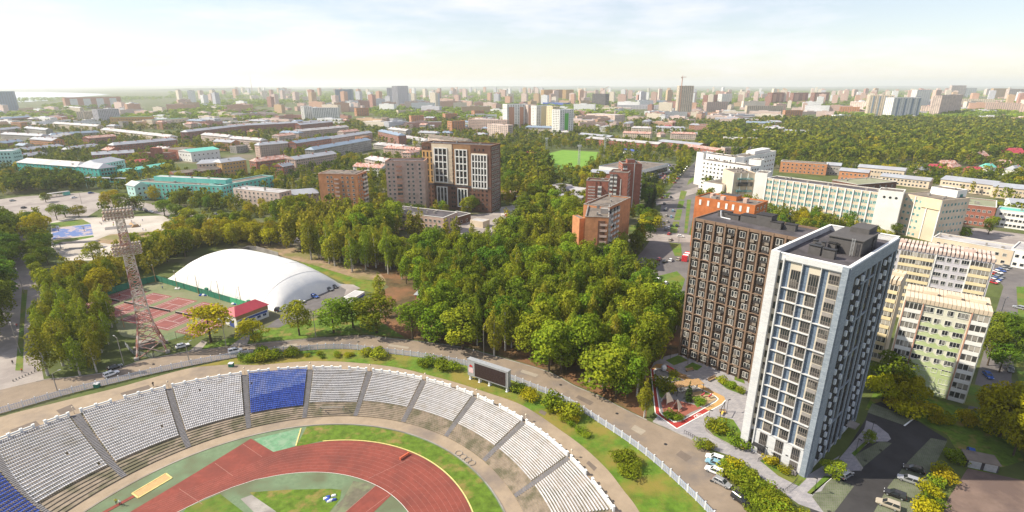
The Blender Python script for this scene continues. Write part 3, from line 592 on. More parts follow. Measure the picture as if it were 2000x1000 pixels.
for k, (x, y) in enumerate(((896, 885), (904, 892), (913, 898), (921, 904))):
    o = place('throwing_ring', rg_me, None, G(x, y, FZ+.04)); props(o, 'pale ring lying on the concrete at the foot of the terrace steps', 'ring', 'pale rings by the grass edge')
# ------------------------------------------------------------------ building kit
FOOT = []                                           # footprints (kept clear of trees)
def basis(L, Fp, h):
    P0, P1 = G(*L, h), G(*Fp, h); u = (P1-P0); w = u.length; u.normalize(); v = Vector((-u.y, u.x, 0))
    return Vector((P0.x, P0.y, 0)), w, math.atan2(u.y, u.x), u, v
def footprint(P, u, v, w, d, pad=3):
    FOOT.append([(P+u*a+v*b)[:2] for a, b in ((-pad, -pad), (w+pad, -pad), (w+pad, d+pad), (-pad, d+pad))])
_wm = {}
def window_mb(mb, w, h, T=None, muntin=1, fr=.1, dep=.1, sill=True):
    """a window: frame standing proud of the wall, glass set back in it; origin at the bottom middle, facing -y"""
    T = T or (lambda p: p); x0, x1 = -w/2, w/2
    def bx(a, b, y0, y1, z0, z1, m):
        mb.hexa([T((a, y0, z0)), T((b, y0, z0)), T((b, y1, z0)), T((a, y1, z0))], [T((a, y0, z1)), T((b, y0, z1)), T((b, y1, z1)), T((a, y1, z1))], m)
    mb.face([T((x0, -.035, 0)), T((x1, -.035, 0)), T((x1, -.035, h)), T((x0, -.035, h))], 1)
    bx(x0-fr, x0, -dep, 0, -fr, h+fr, 0); bx(x1, x1+fr, -dep, 0, -fr, h+fr, 0); bx(x0, x1, -dep, 0, h, h+fr, 0); bx(x0, x1, -dep-(.08 if sill else 0), 0, -fr, 0, 0)
    for k in range(1, muntin+1):
        x = x0+(x1-x0)*k/(muntin+1); bx(x-.035, x+.035, -dep*.8, -.03, 0, h, 0)
def window_me(w, h, fm='frame', gm='glass', muntin=1, fr=.1):
    key = (round(w, 2), round(h, 2), fm, gm, muntin)
    if key not in _wm:
        mb = MB(); window_mb(mb, w, h, None, muntin, fr); _wm[key] = mb.mesh('window', [M[fm], M[gm]])
    return _wm[key]
def side_T(side, w, d):
    if side == 'F': return lambda x: (x, 0.0), 0.0, w
    if side == 'R': return lambda x: (w, x), math.pi/2, d
    if side == 'L': return lambda x: (0.0, d-x), -math.pi/2, d
    return lambda x: (w-x, d), math.pi, w
def facade(root, w, d, side, cols, zs, ww, wh, fm='frame', gm='glass', indiv=False, m0=1.5, m1=None, skip=None, muntin=1, mb=None):
    """windows on one face: cols columns (a number, or a list of distances along the face), rows at heights zs"""
    f, rz, ln = side_T(side, w, d); m1 = m0 if m1 is None else m1
    xs = cols if isinstance(cols, (list, tuple)) else [m0+(ln-m0-m1)*(k+.5)/cols for k in range(cols)]
    own = mb is None
    if own: mb = MB()
    c, s = math.cos(rz), math.sin(rz); me = window_me(ww, wh, fm, gm, muntin) if indiv else None
    for i, x in enumerate(xs):
        p = f(x)
        for j, z in enumerate(zs):
            if skip and skip(i, j): continue
            if indiv: place('window', me, root, (p[0], p[1], z), rz)
            else: window_mb(mb, ww, wh, lambda q: (p[0]+q[0]*c-q[1]*s, p[1]+q[0]*s+q[1]*c, z+q[2]), 0, sill=False)
    if own and not indiv and mb.v: mb.build('window_rows', [M[fm], M[gm]], root, kind='stuff')
    return mb
def roof_gable(mb, w, d, h, rise, over=.6, hip=0.0):
    a, b = -over, over
    y0, y1, ym = -over, d+over, d/2
    L0, L1 = (-over, y0, h), (-over, y1, h); R0_, R1 = (w+over, y0, h), (w+over, y1, h); T0, T1 = (-over+hip, ym, h+rise), (w+over-hip, ym, h+rise)
    mb.face([L0, R0_, T1, T0], 0); mb.face([R1, L1, T0, T1], 0); mb.face([R0_, R1, T1], 0 if hip else 1); mb.face([L1, L0, T0], 0 if hip else 1); mb.face([L0, L1, R1, R0_], 1)
vent_me = {}
def clutter(root, w, d, h, n, rr, m='conc'):
    for k in range(n):
        s = (rr.uniform(.7, 1.6), rr.uniform(.7, 1.4), rr.uniform(.7, 1.7)); key = (m, k % 5)
        if key not in vent_me:
            mb = MB(); mb.box(-.5, .5, -.5, .5, 0, 1); mb.box(-.6, .6, -.6, .6, 1, 1.12); vent_me[key] = mb.mesh('roof_vent', M[m])
        place('roof_vent', vent_me[key], root, (rr.uniform(1.5, w-1.5), rr.uniform(1.5, max(1.6, d-1.5)), h), 0, s)
def at_base(L, Fp, base):
    """foot of a far building seen at row base; its height follows from the roof row"""
    s = (L[1]-Fp[1])*.9; P0, P1 = G(L[0], base+max(s, 0)), G(Fp[0], base+max(-s, 0)); a, b = 1.0, 220.0
    for _ in range(40):
        m = (a+b)/2
        if PROJ(((P0.x+P1.x)/2, (P0.y+P1.y)/2, m))[1] > (L[1]+Fp[1])/2: a = m
        else: b = m
    u = P1-P0; w = u.length; u.normalize(); return (Vector((P0.x, P0.y, 0)), w, math.atan2(u.y, u.x), u, Vector((-u.y, u.x, 0))), m
def building(name, label, cat, L, Fp, h, d, fl, cf, cs, wall, roof='flat', rm='rbit', ww=1.5, wh=1.5, indiv=False, para=.7, trim=None, group=None, vents=5, sides='FRL', fm='frame', gm='glass', z0=1.1, muntin=1, wallsplit=None, rise=3.0, hip=0, ex=None, chim=0, base=None):
    if base: (P, w, rz, u, v), h = at_base(L, Fp, base)
    else: P, w, rz, u, v = basis(L, Fp, h); footprint(P, u, v, w, d)
    root = thing(name, label, cat, tuple(P), rz, group); rr = random.Random(hash((round(P.x), round(P.y))) & 0xffff)
    mb = MB(); mb.box(0, w, 0, d, -.3, h)
    if roof == 'flat' and para:
        t = .35
        mb.box(0, w, 0, t, h, h+para); mb.box(0, w, d-t, d, h, h+para); mb.box(0, t, t, d-t, h, h+para); mb.box(w-t, w, t, d-t, h, h+para)
    mb.build('wall', M[wall], root)
    rb = MB()
    if roof == 'flat':
        rb.box(.36, w-.36, .36, d-.36, h, h+.12); rb.build('roof', M[rm], root)
        if trim:
            tb = MB(); z = h+para
            tb.box(-.12, w+.12, -.12, .5, z, z+.18); tb.box(-.12, w+.12, d-.5, d+.12, z, z+.18); tb.box(-.12, .5, .5, d-.5, z, z+.18); tb.box(w-.5, w+.12, .5, d-.5, z, z+.18); tb.build('cornice', M[trim], root)
    else:
        roof_gable(rb, w, d, h, rise, hip=hip); rb.build('roof', [M[rm], M[wall]], root)
    if vents: clutter(root, w, d, h+(.1 if roof == 'flat' else rise*.45), vents, rr)
    if chim:
        for k in range(chim):
            x = w*(k+.5)/chim; cb = MB(); cb.box(x-.6, x+.6, d/2-1.6, d/2-.7, h+rise*.4, h+rise+1.0); cb.build('chimney', M['redbrick'], root)
    fh = (h-.5)/fl; zs = [z0+fh*k for k in range(fl)]
    if cf and 'F' in sides: facade(root, w, d, 'F', cf, zs, ww, wh, fm, gm, indiv, muntin=muntin)
    if cs:
        for s in 'RL':
            if s in sides: facade(root, w, d, s, cs, zs, ww, wh, fm, gm, indiv and s == 'R', muntin=muntin)
    if ex: ex(root, w, d, h, fh, zs)
    return root, P, w, d, u, v
def balconies(xs, w=3.0, side='F', out=1.2, m='frame', gm='glass', rows=None, glazed=.5, rail=1.05):
    """a stack of balconies at each distance xs along a face; some are glazed in"""
    def go(root, W_, d, h, fh, zs):
        f, rz, ln = side_T(side, W_, d); rr = random.Random(int(W_*10))
        key = ('b', round(w, 2), out, m, round(fh, 2))
        if key not in _wm:
            mb = MB(); mb.box(-w/2, w/2, -out, 0, -.15, 0); mb.box(-w/2, w/2, -out, -out+.1, 0, rail); mb.box(-w/2, -w/2+.1, -out+.1, 0, 0, rail); mb.box(w/2-.1, w/2, -out+.1, 0, 0, rail); _wm[key] = mb.mesh('balcony', M[m])
            mb = MB(); mb.box(-w/2+.08, w/2-.08, -out+.12, -.06, rail, fh-.2, 1)
            for k in range(5): x = -w/2+.04+(w-.14)*k/4; mb.box(x-.03, x+.05, -out+.04, -out+.11, rail, fh-.2, 0)
            _wm[key+('g',)] = mb.mesh('glazing', [M['frame'], M[gm]])
        for x in xs:
            p = f(x)
            for j in range(len(zs)):
                if rows and j not in rows: continue
                o = place('balcony', _wm[key], root, (p[0], p[1], zs[j]-.9), rz)
                if rr.random() < glazed: place('glazing', _wm[key+('g',)], o)
    return go
def many(*fs):
    def go(*a):
        for f in fs: f(*a)
    return go
def bands(m, zfrac, ht=.4, out=.06, sides='FR', name='string_course'):
    def go(root, w, d, h, fh, zs):
        mb = MB()
        for z in zfrac: mb.box(-out, w+out, -out, d+out, h*z, h*z+ht)
        mb.build(name, M[m], root, kind='stuff' if len(zfrac) > 1 else None)
    return go
def piers(n, m, wd=.5, out=.35, side='F', top=0.0, name='pier', base=0.0):
    def go(root, w, d, h, fh, zs):
        f, rz, ln = side_T(side, w, d); mb = MB(); mb.box(-wd/2, wd/2, -out, 0, base, h+top); me = mb.mesh(name, M[m])
        for k in range(n+1): p = f(ln*k/n); place(name, me, root, (p[0], p[1], 0), rz)
    return go
def addbox(name, x0, x1, y0, y1, z0, z1, m, mt=None):
    """a block in fractions of width and depth, metres of height; z1 is measured from the roof when z0 is 'roof'"""
    def go(root, w, d, h, fh, zs):
        mb = MB(); a = h+.1 if z0 == 'roof' else z0; b = a+z1 if z0 == 'roof' else z1
        mb.box(x0*w, x1*w, y0*d, y1*d, a, b, 0, 1 if mt else None); mb.build(name, [M[m]]+([M[mt]] if mt else []), root)
    return go

# ------------------------------------------------------------------ white tower
M['towerwhite'] = brick('white_tower_brick', (.60, .60, .60), (.49, .50, .52), (.42, .42, .44), 1.0, .32, .02, var=.06, bump=.25)
M['towerblue'] = brick('slate_blue_tower_brick', (.16, .21, .28), (.11, .145, .21), (.085, .11, .15), .8, .26, .02, var=.1)
M['towerside'] = brick('blue_grey_tower_brick', (.29, .33, .38), (.20, .235, .285), (.19, .22, .26), .9, .28, .03, var=.06)
M['towercream'] = mat('cream_fibre_cement', (.50, .45, .37), .8, .05, .5); M['towergrille'] = mat('grey_grille', (.26, .24, .23), .6, .1, 2); M['towerdark'] = brick('charcoal_brick', (.035, .036, .042), (.025, .026, .03), (.03, .03, .034), .9, .28, .02)
M['acpale'] = mat('pale_ac_basket', (.55, .60, .66), .5, .08, 2)
PF, PLf, PRr = G(1572, 932), G(1447, 870), G(1692, 829)
u = (PF-PLf); TW = u.length; u.normalize(); v = Vector((-u.y, u.x, 0)); TD = (PRr-PF).dot(v); TH = 53.6
rz = math.atan2(u.y, u.x); footprint(PLf, u, v, TW, TD, 6)
tw = thing('white_tower', 'tall white tower block with slate blue bays and a dark flat roof', 'tower block', tuple(PLf), rz)
mb = MB(); mb.box(.0, TW-.02, .5, TD, -.3, TH-1.3); mb.build('core_wall', M['towerwhite'], tw)
# parapet and roof
mb = MB(); t = .45
mb.box(0, TW, 0, t, TH-1.6, TH); mb.box(0, TW, TD-t, TD, TH-1.6, TH+.3); mb.box(0, t, t, TD-t, TH-1.6, TH+.3); mb.box(TW-t, TW, t, TD-t, TH-1.6, TH); mb.build('parapet', M['towerwhite'], tw)
mb = MB(); mb.box(t, TW-t, t+.02, TD-t, TH-1.28, TH-1.1); mb.build('roof', M['rdark'], tw)
mb = MB(); c_ = .12
for b in ((-c_, TW+c_, -c_, t+c_, TH, TH+.12), (-c_, TW+c_, TD-t-c_, TD+c_, TH+.3, TH+.42), (-c_, t+c_, t+c_, TD-t-c_, TH+.3, TH+.42), (TW-t-c_, TW+c_, t+c_, TD-t-c_, TH, TH+.12)): mb.box(*b)
mb.build('coping', M['white'], tw)
rz0 = TH-1.1; gm_ = mat('roof_plant_grey', (.085, .08, .08), .8, .15, 1)
def part(name, m, bs, parent=tw, **k):
    mb = MB()
    for b in bs: mb.box(*b)
    return mb.build(name, m, parent, **k)
hs_ = part('stair_house', gm_, [(TW*.42, TW*.86, TD*.40, TD*.72, rz0, rz0+3.6), (TW*.40, TW*.88, TD*.39, TD*.73, rz0+3.6, rz0+3.8)])
part('door', M['dark'], [(TW*.50, TW*.58, TD*.395, TD*.40, rz0+.1, rz0+2.2)], hs_)
part('lift_house', gm_, [(TW*.55, TW*.80, TD*.60, TD*.78, rz0, rz0+5.0)])
lad = part('ladder', M['steel'], [(TW*.74, TW*.745, TD*.37, TD*.372, rz0, rz0+4.2), (TW*.775, TW*.78, TD*.37, TD*.372, rz0, rz0+4.2)]+[(TW*.745, TW*.775, TD*.37, TD*.372, rz0+.3*k, rz0+.3*k+.06) for k in range(1, 14)], kind='stuff')
for x, y, a, b, h_ in ((.30, .22, 2.6, 1.3, 1.9), (.50, .20, 2.6, 1.3, 1.9), (.30, .33, 1.6, 1.2, 1.5), (.46, .34, 1.6, 1.2, 2.2), (.40, .30, .8, .8, 2.4), (.62, .80, 1.6, 1.2, 2.4), (.80, .62, 1.2, 1.2, 2.6), (.20, .42, .9, .9, 1.4)):
    vb = part('vent_shaft', gm_, [(x*TW, x*TW+a, y*TD, y*TD+b, rz0, rz0+h_)]); part('vent_hood', M['dark'], [(x*TW-.1, x*TW+a+.1, y*TD-.1, y*TD+b+.1, rz0+h_+.18, rz0+h_+.35)], vb)
# front: the fin and strip at the corner, then three bays
H1 = 7.0; FH = (TH-1.5-H1)/14.0
finw = 1.7; part('corner_fin', M['towerwhite'], [(-.25, finw, -.5, .5, -.3, TH+.3)]); part('corner_pier', M['towerside'], [(TW-1.25, TW, -.45, .5, -.3, TH)])
strip_x = (finw, finw+1.3); bx0 = strip_x[1]; bw_ = (TW-1.25-bx0)/3
wsm = window_me(.85, 1.6, 'dframe', 'dglass', 0, .06)
part('strip_wall', M['towercream'], [(finw, bx0, .38, .49, H1, TH-2)])
for k in range(15): place('window', wsm, tw, (finw+.65, .37, H1+.7+k*FH if k < 14 else 1), 0)
part('bay_edge', M['towerwhite'], [(bx0-.3, bx0, -.4, .5, 0, TH-.9)])
wfr = lambda w, h, n: window_me(w, h, 'dframe', 'dglass', n, .07)
M['loggia'] = mat('loggia_frame', (.17, .15, .14), .6, .08, 2)
def loggia(w, h, n=3):
    key = ('log', round(w, 2), round(h, 2))
    if key not in _wm:
        mb = MB(); mb.face([(-w/2, .0, 0), (w/2, .0, 0), (w/2, .0, h), (-w/2, .0, h)], 1)
        for k in range(n+2): x = -w/2+w*k/(n+1); mb.box(x-.05, x+.05, -.09, .02, 0, h)
        for z in (0, h*.36, h): mb.box(-w/2, w/2, -.07, .02, z-.05, z+.05)
        for k in range(12): x = -w/2+w*(k+.5)/12; mb.box(x-.02, x+.02, -.06, .0, .05, h*.36)
        _wm[key] = mb.mesh('window', [M['loggia'], M['dglass']])
    return _wm[key]
for b in range(3):
    x0, x1 = bx0+b*bw_, bx0+(b+1)*bw_; xm = x0+bw_*.31          # blue panel, then the glazed loggia
    top = TH-1.3
    part('blue_panel', M['towerblue'], [(x0+.02, xm, .36, .48, H1, top-.1)]); part('cream_surround', M['towercream'], [(xm, x1-.22, .34, .47, H1, top-.1)])
    if b: part('bay_pier', M['towerwhite'], [(x0-.12, x0+.02, -.25, .5, H1, top)])
    lw = (x1-.22-xm)-.5; xc = (xm+x1-.22)/2+.12
    if b < 2:
        zz = [H1+FH*k for k in range(13)]
        for k, z in enumerate(zz):
            hh = FH-.7 if k < 12 else FH*2-2.2
            place('window', loggia(lw, hh), tw, (xc, .30, z+.3))
            part('floor_ledge', M['towerwhite'], [(x0+.02, x1-.22, -.22, .5, z-.08, z+.08)])
    else:
        for k in range(14):
            z = H1+FH*k; place('window', loggia(lw, FH*.62), tw, (xc, .30, z+.25)); grp = k in (0, 2, 4, 6, 8, 10)
            part('grille', M['towergrille'], [(xc-lw/2, xc+lw/2, .24, .33, z+.25+FH*.62, z+FH*.98)])
            if grp: part('floor_ledge', M['towerwhite'], [(x0+.02, x1-.22, -.22, .5, z-.08, z+.08)])
part('crown_band', M['towerwhite'], [(bx0, TW-1.25, -.28, .5, TH-1.3, TH-.02)])
# plinth storeys
part('plinth', M['towerwhite'], [(bx0, TW-1.25, -.1, .5, -.3, H1-.2)])
for b in range(3):
    xc = bx0+(b+.55)*bw_
    for z, hh in ((.35, 2.4), (3.3, 3.3)): place('window', loggia(1.75, hh), tw, (xc, -.12, z))
for z in (.4, 3.4): place('window', loggia(1.0, 2.6, 1), tw, (finw+.65, .36, z))
part('entrance_canopy', M['dark'], [(bx0+.1, bx0+3.0, -1.6, -.1, 2.9, 3.08)]); part('sign', M['dark'], [(bx0+bw_*2+.1, bx0+bw_*2+.7, -.16, -.1, 3.4, 3.7)])
part('steps', M['conc'], [(bx0+bw_*2+.2, bx0+bw_*3-.4, -1.5, -.1, 0, .35), (bx0+bw_*2+.4, bx0+bw_*3-.6, -1.1, -.1, .35, .6)])
# long side face: dark recessed fields between pale piers, staggered AC baskets
sd = thing  # keep the name free
f, rzR, ln = side_T('R', TW, TD)
part('dark_field', M['towerdark'], [(TW-.02, TW+.04, 3.6, TD-1.0, 1.0, TH-3.0)]); part('end_pier', M['towerside'], [(TW, TW+.32, .0, 3.6, -.3, TH)]); part('end_pier', M['towerside'], [(TW, TW+.32, TD-1.0, TD, -.3, TH)]); part('top_band', M['towerside'], [(TW, TW+.32, 3.6, TD-1.0, TH-3.0, TH)])
NF = 16; fh2 = (TH-3.6)/NF
cols_ = [('ac', 5.2), ('ac', 8.0), ('p', 9.9), ('w', 11.3), ('p', 12.7), ('w', 14.4), ('p', 16.2), ('w', 17.6), ('p', 19.0), ('ac', 21.0), ('ac', 23.8), ('p', 25.7), ('w', 27.0)]
sc_ = (TD-4.6)/24.2
acm = MB(); acm.box(-.36, .36, -.5, 0, 0, 1.25); acm = acm.mesh('ac_basket', M['acpale'])
sw = window_me(1.25, 1.85, 'dframe', 'glass', 1, .06)
for kind_, y in cols_:
    y = 3.6+(y-3.9)*sc_
    if kind_ == 'p': part('side_pier', M['towerside'], [(TW+.04, TW+.36, y-.38, y+.38, -.3, TH-3.0)])
    else:
        for k in range(NF):
            z = .9+k*fh2
            if kind_ == 'w': place('window', sw, tw, (TW+.05, y, z+.6), math.pi/2)
            else:
                s_ = .55 if (k) % 2 else -.55
                place('window', sw, tw, (TW+.05, y-s_, z+.6), math.pi/2); place('ac_basket', acm, tw, (TW+.05, y+s_*1.35, z+.7), math.pi/2)
for k in range(1, 6): z = .6+k*3*fh2; part('side_beam', M['towerside'], [(TW+.04, TW+.30, 9.6, 19.2, z, z+.35)])
part('side_canopy', M['conc'], [(TW+.3, TW+2.6, TD*.72, TD*.82, 2.8, 3.05)])

# ------------------------------------------------------------------ brown tower
M['bpier'] = brick('light_brown_brick', (.23, .155, .11), (.185, .125, .088), (.15, .1, .075), .6, .2, .015, var=.1); M['bwall'] = brick('dark_brown_brick', (.062, .044, .035), (.048, .034, .027), (.04, .03, .026), .6, .2, .015, var=.1)
M['acgrey'] = mat('grey_beige_ac_basket', (.20, .17, .14), .6, .1, 2); M['bfloor'] = mat('graphite_panel', (.055, .05, .05), .6, .1, 2)
PB = G(1325, 693); uB = (G(1455, 745)-PB).normalized(); vB = Vector((-uB.y, uB.x, 0)); BW, BD, BH = 32.4, 15.0, 49.4; rz = math.atan2(uB.y, uB.x)
footprint(PB, uB, vB, BW, BD, 6)
bt = thing('brown_tower', 'tall dark brown tower block with a grid of light brown piers', 'tower block', tuple(PB), rz)
part('core_wall', M['bwall'], [(.05, BW-.05, .45, BD, -.3, BH-.6)], bt)
part('parapet', M['bpier'], [(0, BW, 0, .45, BH-.9, BH), (0, BW, BD-.4, BD, BH-.6, BH+.2), (0, .4, .45, BD-.4, BH-.6, BH), (BW-.4, BW, .45, BD-.4, BH-.6, BH)], bt)
part('roof', M['rdark'], [(.4, BW-.4, .45, BD-.4, BH-.6, BH-.35)], bt)
nb_ = 9; pw = BW/nb_; FB = (BH-1.2)/15.0
wb = window_me(.72, 1.75, 'frame', 'dglass', 0, .07); acb = MB(); acb.box(-.6, .6, -.4, 0, 0, .85); acb = acb.mesh('ac_basket', M['acgrey'])
bal = MB(); bal.box(-.8, .8, -.34, -.28, 0, 1.05)
for k in range(9): bal.box(-.8+.2*k-.02, -.8+.2*k+.02, -.38, -.34, 0, 1.1)
bal = bal.mesh('balcony_rail', M['bfloor'])
pier_me = MB(); pier_me.box(-.24, .24, -.15, .45, -.3, BH-.02); pier_me = pier_me.mesh('pier', M['bpier'])
for k in range(nb_+1): place('pier', pier_me, bt, (min(max(k*pw, .24), BW-.24), 0, 0))
arch = MB(); n = 6
for k in range(n):                                                    # shallow arched spandrel between two piers
    x0, x1 = -pw/2+.25+(pw-.5)*k/n, -pw/2+.25+(pw-.5)*(k+1)/n; c0 = .22*(1-(2*(k/n)-1)**2); c1 = .22*(1-(2*((k+1)/n)-1)**2)
    arch.hexa([(x0, -.08, c0), (x1, -.08, c1), (x1, .42, c1), (x0, .42, c0)], [(x0, -.08, c0+.3), (x1, -.08, c1+.3), (x1, .42, c1+.3), (x0, .42, c0+.3)])
arch = arch.mesh('arched_spandrel', M['bpier'])
for b in range(nb_):
    xc = (b+.5)*pw
    for j in range(1, 8): place('arched_spandrel', arch, bt, (xc, 0, .6+(2*j-1)*FB))
    for k in range(15):
        z = .7+k*FB; lft = (b+k//2) % 2
        place('window', wb, bt, (xc+(.42 if lft else .55), .44, z+.45)); place('window', wb, bt, (xc+(-.46 if (b+k) % 3 else 1.05-.5-.95), .44, z+.45))
        if (b*2+k) % 3 != 1 and k: place('ac_basket', acb, bt, (xc+(-.35 if (k+b) % 2 else .38), .40, z-.35))
        if b in (3, 6, 9) and k: place('balcony_rail', bal, bt, (xc, .4, z+.2))
        elif k and (b+k) % 2: part('panel', M['bfloor'], [(xc-1.0, xc-.1, .36, .44, z-.6, z+.35)], bt)
for x, y, a, b, h_ in ((.10, .62, 4.0, 2.2, 1.7), (.22, .55, 3.6, 1.6, 1.5), (.36, .5, 5.2, 3.0, 2.2), (.52, .45, 4.6, 4.0, 3.4), (.66, .42, 3.2, 2.4, 2.0), (.78, .5, 3, 2, 1.8)):
    vb = part('vent_shaft', gm_, [(x*BW, x*BW+a, y*BD, y*BD+b, BH-.35, BH-.35+h_)], bt); part('vent_hood', M['rblk'], [(x*BW-.15, x*BW+a+.15, y*BD-.15, y*BD+b+.15, BH-.35+h_, BH-.2+h_)], vb)
mb = MB(); mb.tube((4.5, 9.5, BH+1.5), (4.5, 8.6, BH+1.7), .16); mb.tube((4.5, 8.6, BH+1.7), (5.0, 8.2, BH-.2), .16); mb.tube((5.0, 8.2, BH-.2), (8.5, 7.6, BH-.2), .16); mb.build('pipe', M['steelw'], bt)
facade(bt, BW, BD, 'L', 4, [.9+k*FB for k in range(15)], 1.1, 1.6, 'dframe', 'dglass')
# ------------------------------------------------------------------ middle distance, building by building
B = building
# panel blocks behind the white tower
def panel_roof(n, m='cream'):
    def go(root, w, d, h, fh, zs):
        mb = MB(); mb.box(-.45, .45, -.35, d*.42, 0, .5); mb.box(-.45, .45, -.35, -.2, -.9, 0); me = mb.mesh('roof_slab', M[m]); mb2 = MB(); mb2.box(-.45, .45, d*.56, d+.3, 0, .5); me2 = mb2.mesh('roof_slab', M[m])
        for k in range(n):
            x = w*(k+.5)/n; place('roof_slab', me, root, (x, 0, h+.75)); place('roof_slab', me2, root, (x, 0, h+.75))
        for k in range(3): mb = MB(); x = w*(.2+.28*k); mb.box(x, x+3.5, d*.44, d*.54, h, h+2.2); mb.build('lift_house', M[m], root)
    return go
def panels(x0, x1, m, z0, z1, name='colour_panel', out=.05):
    def go(root, w, d, h, fh, zs):
        mb = MB(); mb.box(w*x0, w*x1, -out, .0, z0 if z0 >= 1 or z0 == 0 else h*z0, h*z1); mb.build(name, M[m], root)
    return go
def wingstack(x0, x1, n, railm, wallm, open_=.3):
    """a band of continuous loggias: coloured parapet rails and rows of glazing, floor by floor"""
    def go(root, w, d, h, fh, zs):
        a, b = w*x0, w*x1; rm_ = MB(); rm_.box(0, b-a, -.28, -.02, 0, 1.15); rme = rm_.mesh('loggia_rail', M[railm]); gm2 = MB(); k_ = max(2, int((b-a)/1.0))
        for k in range(k_): gm2.box((b-a)*k/k_+.10, (b-a)*(k+1)/k_-.10, -.14, -.02, 1.2, fh-.2, 1)
        for k in range(k_+1): gm2.box((b-a)*k/k_-.08, (b-a)*k/k_+.08, -.18, -.02, 1.15, fh, 0)
        gme = gm2.mesh('loggia_glazing', [M['frame'], M['pglass']])
        for z in zs:
            place('loggia_rail', rme, root, (a, 0, z-1.1)); place('loggia_glazing', gme, root, (a, 0, z-1.1))
    return go
Lp, Fp_ = (1768, 585), (1938, 617)
r_, P_, w_, d_, u_, v_ = B('panel_block', 'pale green panel block with wavy green bands, next to the car park', 'apartment block', Lp, Fp_, 28.5, 12.5, 9, None, None, 'palegreen', rm='conc', vents=0, para=.3,
  ex=many(panel_roof(20), panels(.23, .78, 'green', 0, .30), wingstack(.015, .22, 0, 'whitew', 'whitew'), wingstack(.80, .985, 0, 'whitew', 'whitew'), panels(.222, .235, 'terra', 0, 1.0, 'corner_strip', .35), panels(.782, .795, 'terra', 0, 1.0, 'corner_strip', .35), panels(.0, .012, 'terra', 0, 1.0, 'corner_strip', .35)))
zs9 = [1.2+28.0/9*k for k in range(9)]
facade(r_, w_, d_, 'F', [w_*.30, w_*.70], zs9, 2.3, 1.5, indiv=True, muntin=2); facade(r_, w_, d_, 'F', [w_*.43, w_*.555], zs9, 1.3, 1.45, indiv=True)
for i, z in enumerate(zs9[2:8]):                               # the green waves painted under the windows
    mb = MB()
    for xa, n in ((.24, 16), (.5, 16)):
        for k in range(n): t0, t1 = k/n, (k+1)/n; s0, s1 = [-.75-.45*math.sin(t*math.pi*4) for t in (t0, t1)]; xx = w_*(xa+.26*t0), w_*(xa+.26*t1); mb.hexa([(xx[0], -.09, z-1.6), (xx[1], -.09, z-1.6), (xx[1], -.02, z-1.6), (xx[0], -.02, z-1.6)], [(xx[0], -.09, z+s0+.5), (xx[1], -.09, z+s1+.5), (xx[1], -.02, z+s1+.5), (xx[0], -.02, z+s0+.5)])
    mb.build('wave_band', M['green'], r_)
part('entrance_plinth', M['terra'], [(w_*-.1, w_*.24, -3.2, -.1, 0, .5)], r_)
facade(r_, w_, d_, 'R', 2, zs9, 1.3, 1.4)
def at_(P, u, v, a, b): q = P+u*a+v*b; return q
r2, P2, w2, d2, u2, v2 = B('panel_block', 'yellow and lilac nine storey panel block behind the green and white one', 'apartment block', (1700, 476), (1944, 513), 28.5, 12.5, 9, None, None, 'lilac', rm='conc', vents=0, para=.3,
  ex=many(panel_roof(30, 'pink'), wingstack(.27, .55, 0, 'yellowp', 'yellowp'), wingstack(.83, .985, 0, 'yellowp', 'yellowp'), wingstack(.02, .20, 0, 'yellowp', 'yellowp'), panels(.555, .565, 'whitew', 0, 1, 'corner_strip', .3), panels(.82, .83, 'whitew', 0, 1, 'corner_strip', .3)))
facade(r2, w2, d2, 'F', [w2*.60, w2*.79], zs9, 2.2, 1.5, indiv=True, muntin=2); facade(r2, w2, d2, 'F', [w2*.665, w2*.725, w2*.235], zs9, 1.25, 1.45, indiv=True); facade(r2, w2, d2, 'R', 2, zs9, 1.3, 1.4)
B('panel_block', 'pale panel wing with open balconies set back between the green and the yellow blocks', 'apartment block', (1655, 535), (1760, 556), 28.5, 12, 9, None, None, 'cream', rm='conc', vents=0, para=.3,
  ex=many(panel_roof(12), wingstack(.45, .97, 0, 'yellowp', 'cream')))

# institute: long white building, stair towers, wings
def inst_grid(n, fl, gm='tglass'):
    def go(root, w, d, h, fh, zs):
        pm_ = MB(); pm_.box(-.35, .35, -.7, 0, 0, h+.4); me = pm_.mesh('pilaster', M['whitew'])
        for k in range(n+1): place('pilaster', me, root, (w*k/n, 0, 0))
        cw = w/n; wme = window_me((cw-1.6)/2, fh*.5, 'whitew', gm, 1, .08); sp = MB(); sp.box(0, cw-.8, -.12, 0, 0, .35); spm = sp.mesh('spandrel', M['cream'])
        for k in range(n):
            for j, z in enumerate(zs):
                for q in (.29, .71): place('window', wme, root, (cw*(k+q), -.02, z), 0)
                place('spandrel', spm, root, (cw*k+.4, 0, z+fh*.62))
    return go
B('institute_building', 'long white institute building with thin pilasters and rows of teal windows', 'institute', (1498, 349), (1717, 378), 25, 15, 6, None, 8, 'cream', rm='rdark', para=.5, trim='whitew', vents=8, ex=inst_grid(15, 6), z0=1.6)
r3, P3, w3, d3, u3, v3 = B('stair_tower', 'blank white stair tower with three round openings near its top', 'stair tower', (1716, 372), (1765, 377), 27, 12, 1, None, None, 'whitew', rm='rbit', para=.5, vents=2)
for k in range(3): mb = MB(); mb.tube((w3*(.28+.24*k), -.12, 23.4), (w3*(.28+.24*k), .0, 23.4), .75, n=14); mb.build('round_opening', M['dglass'], r3)
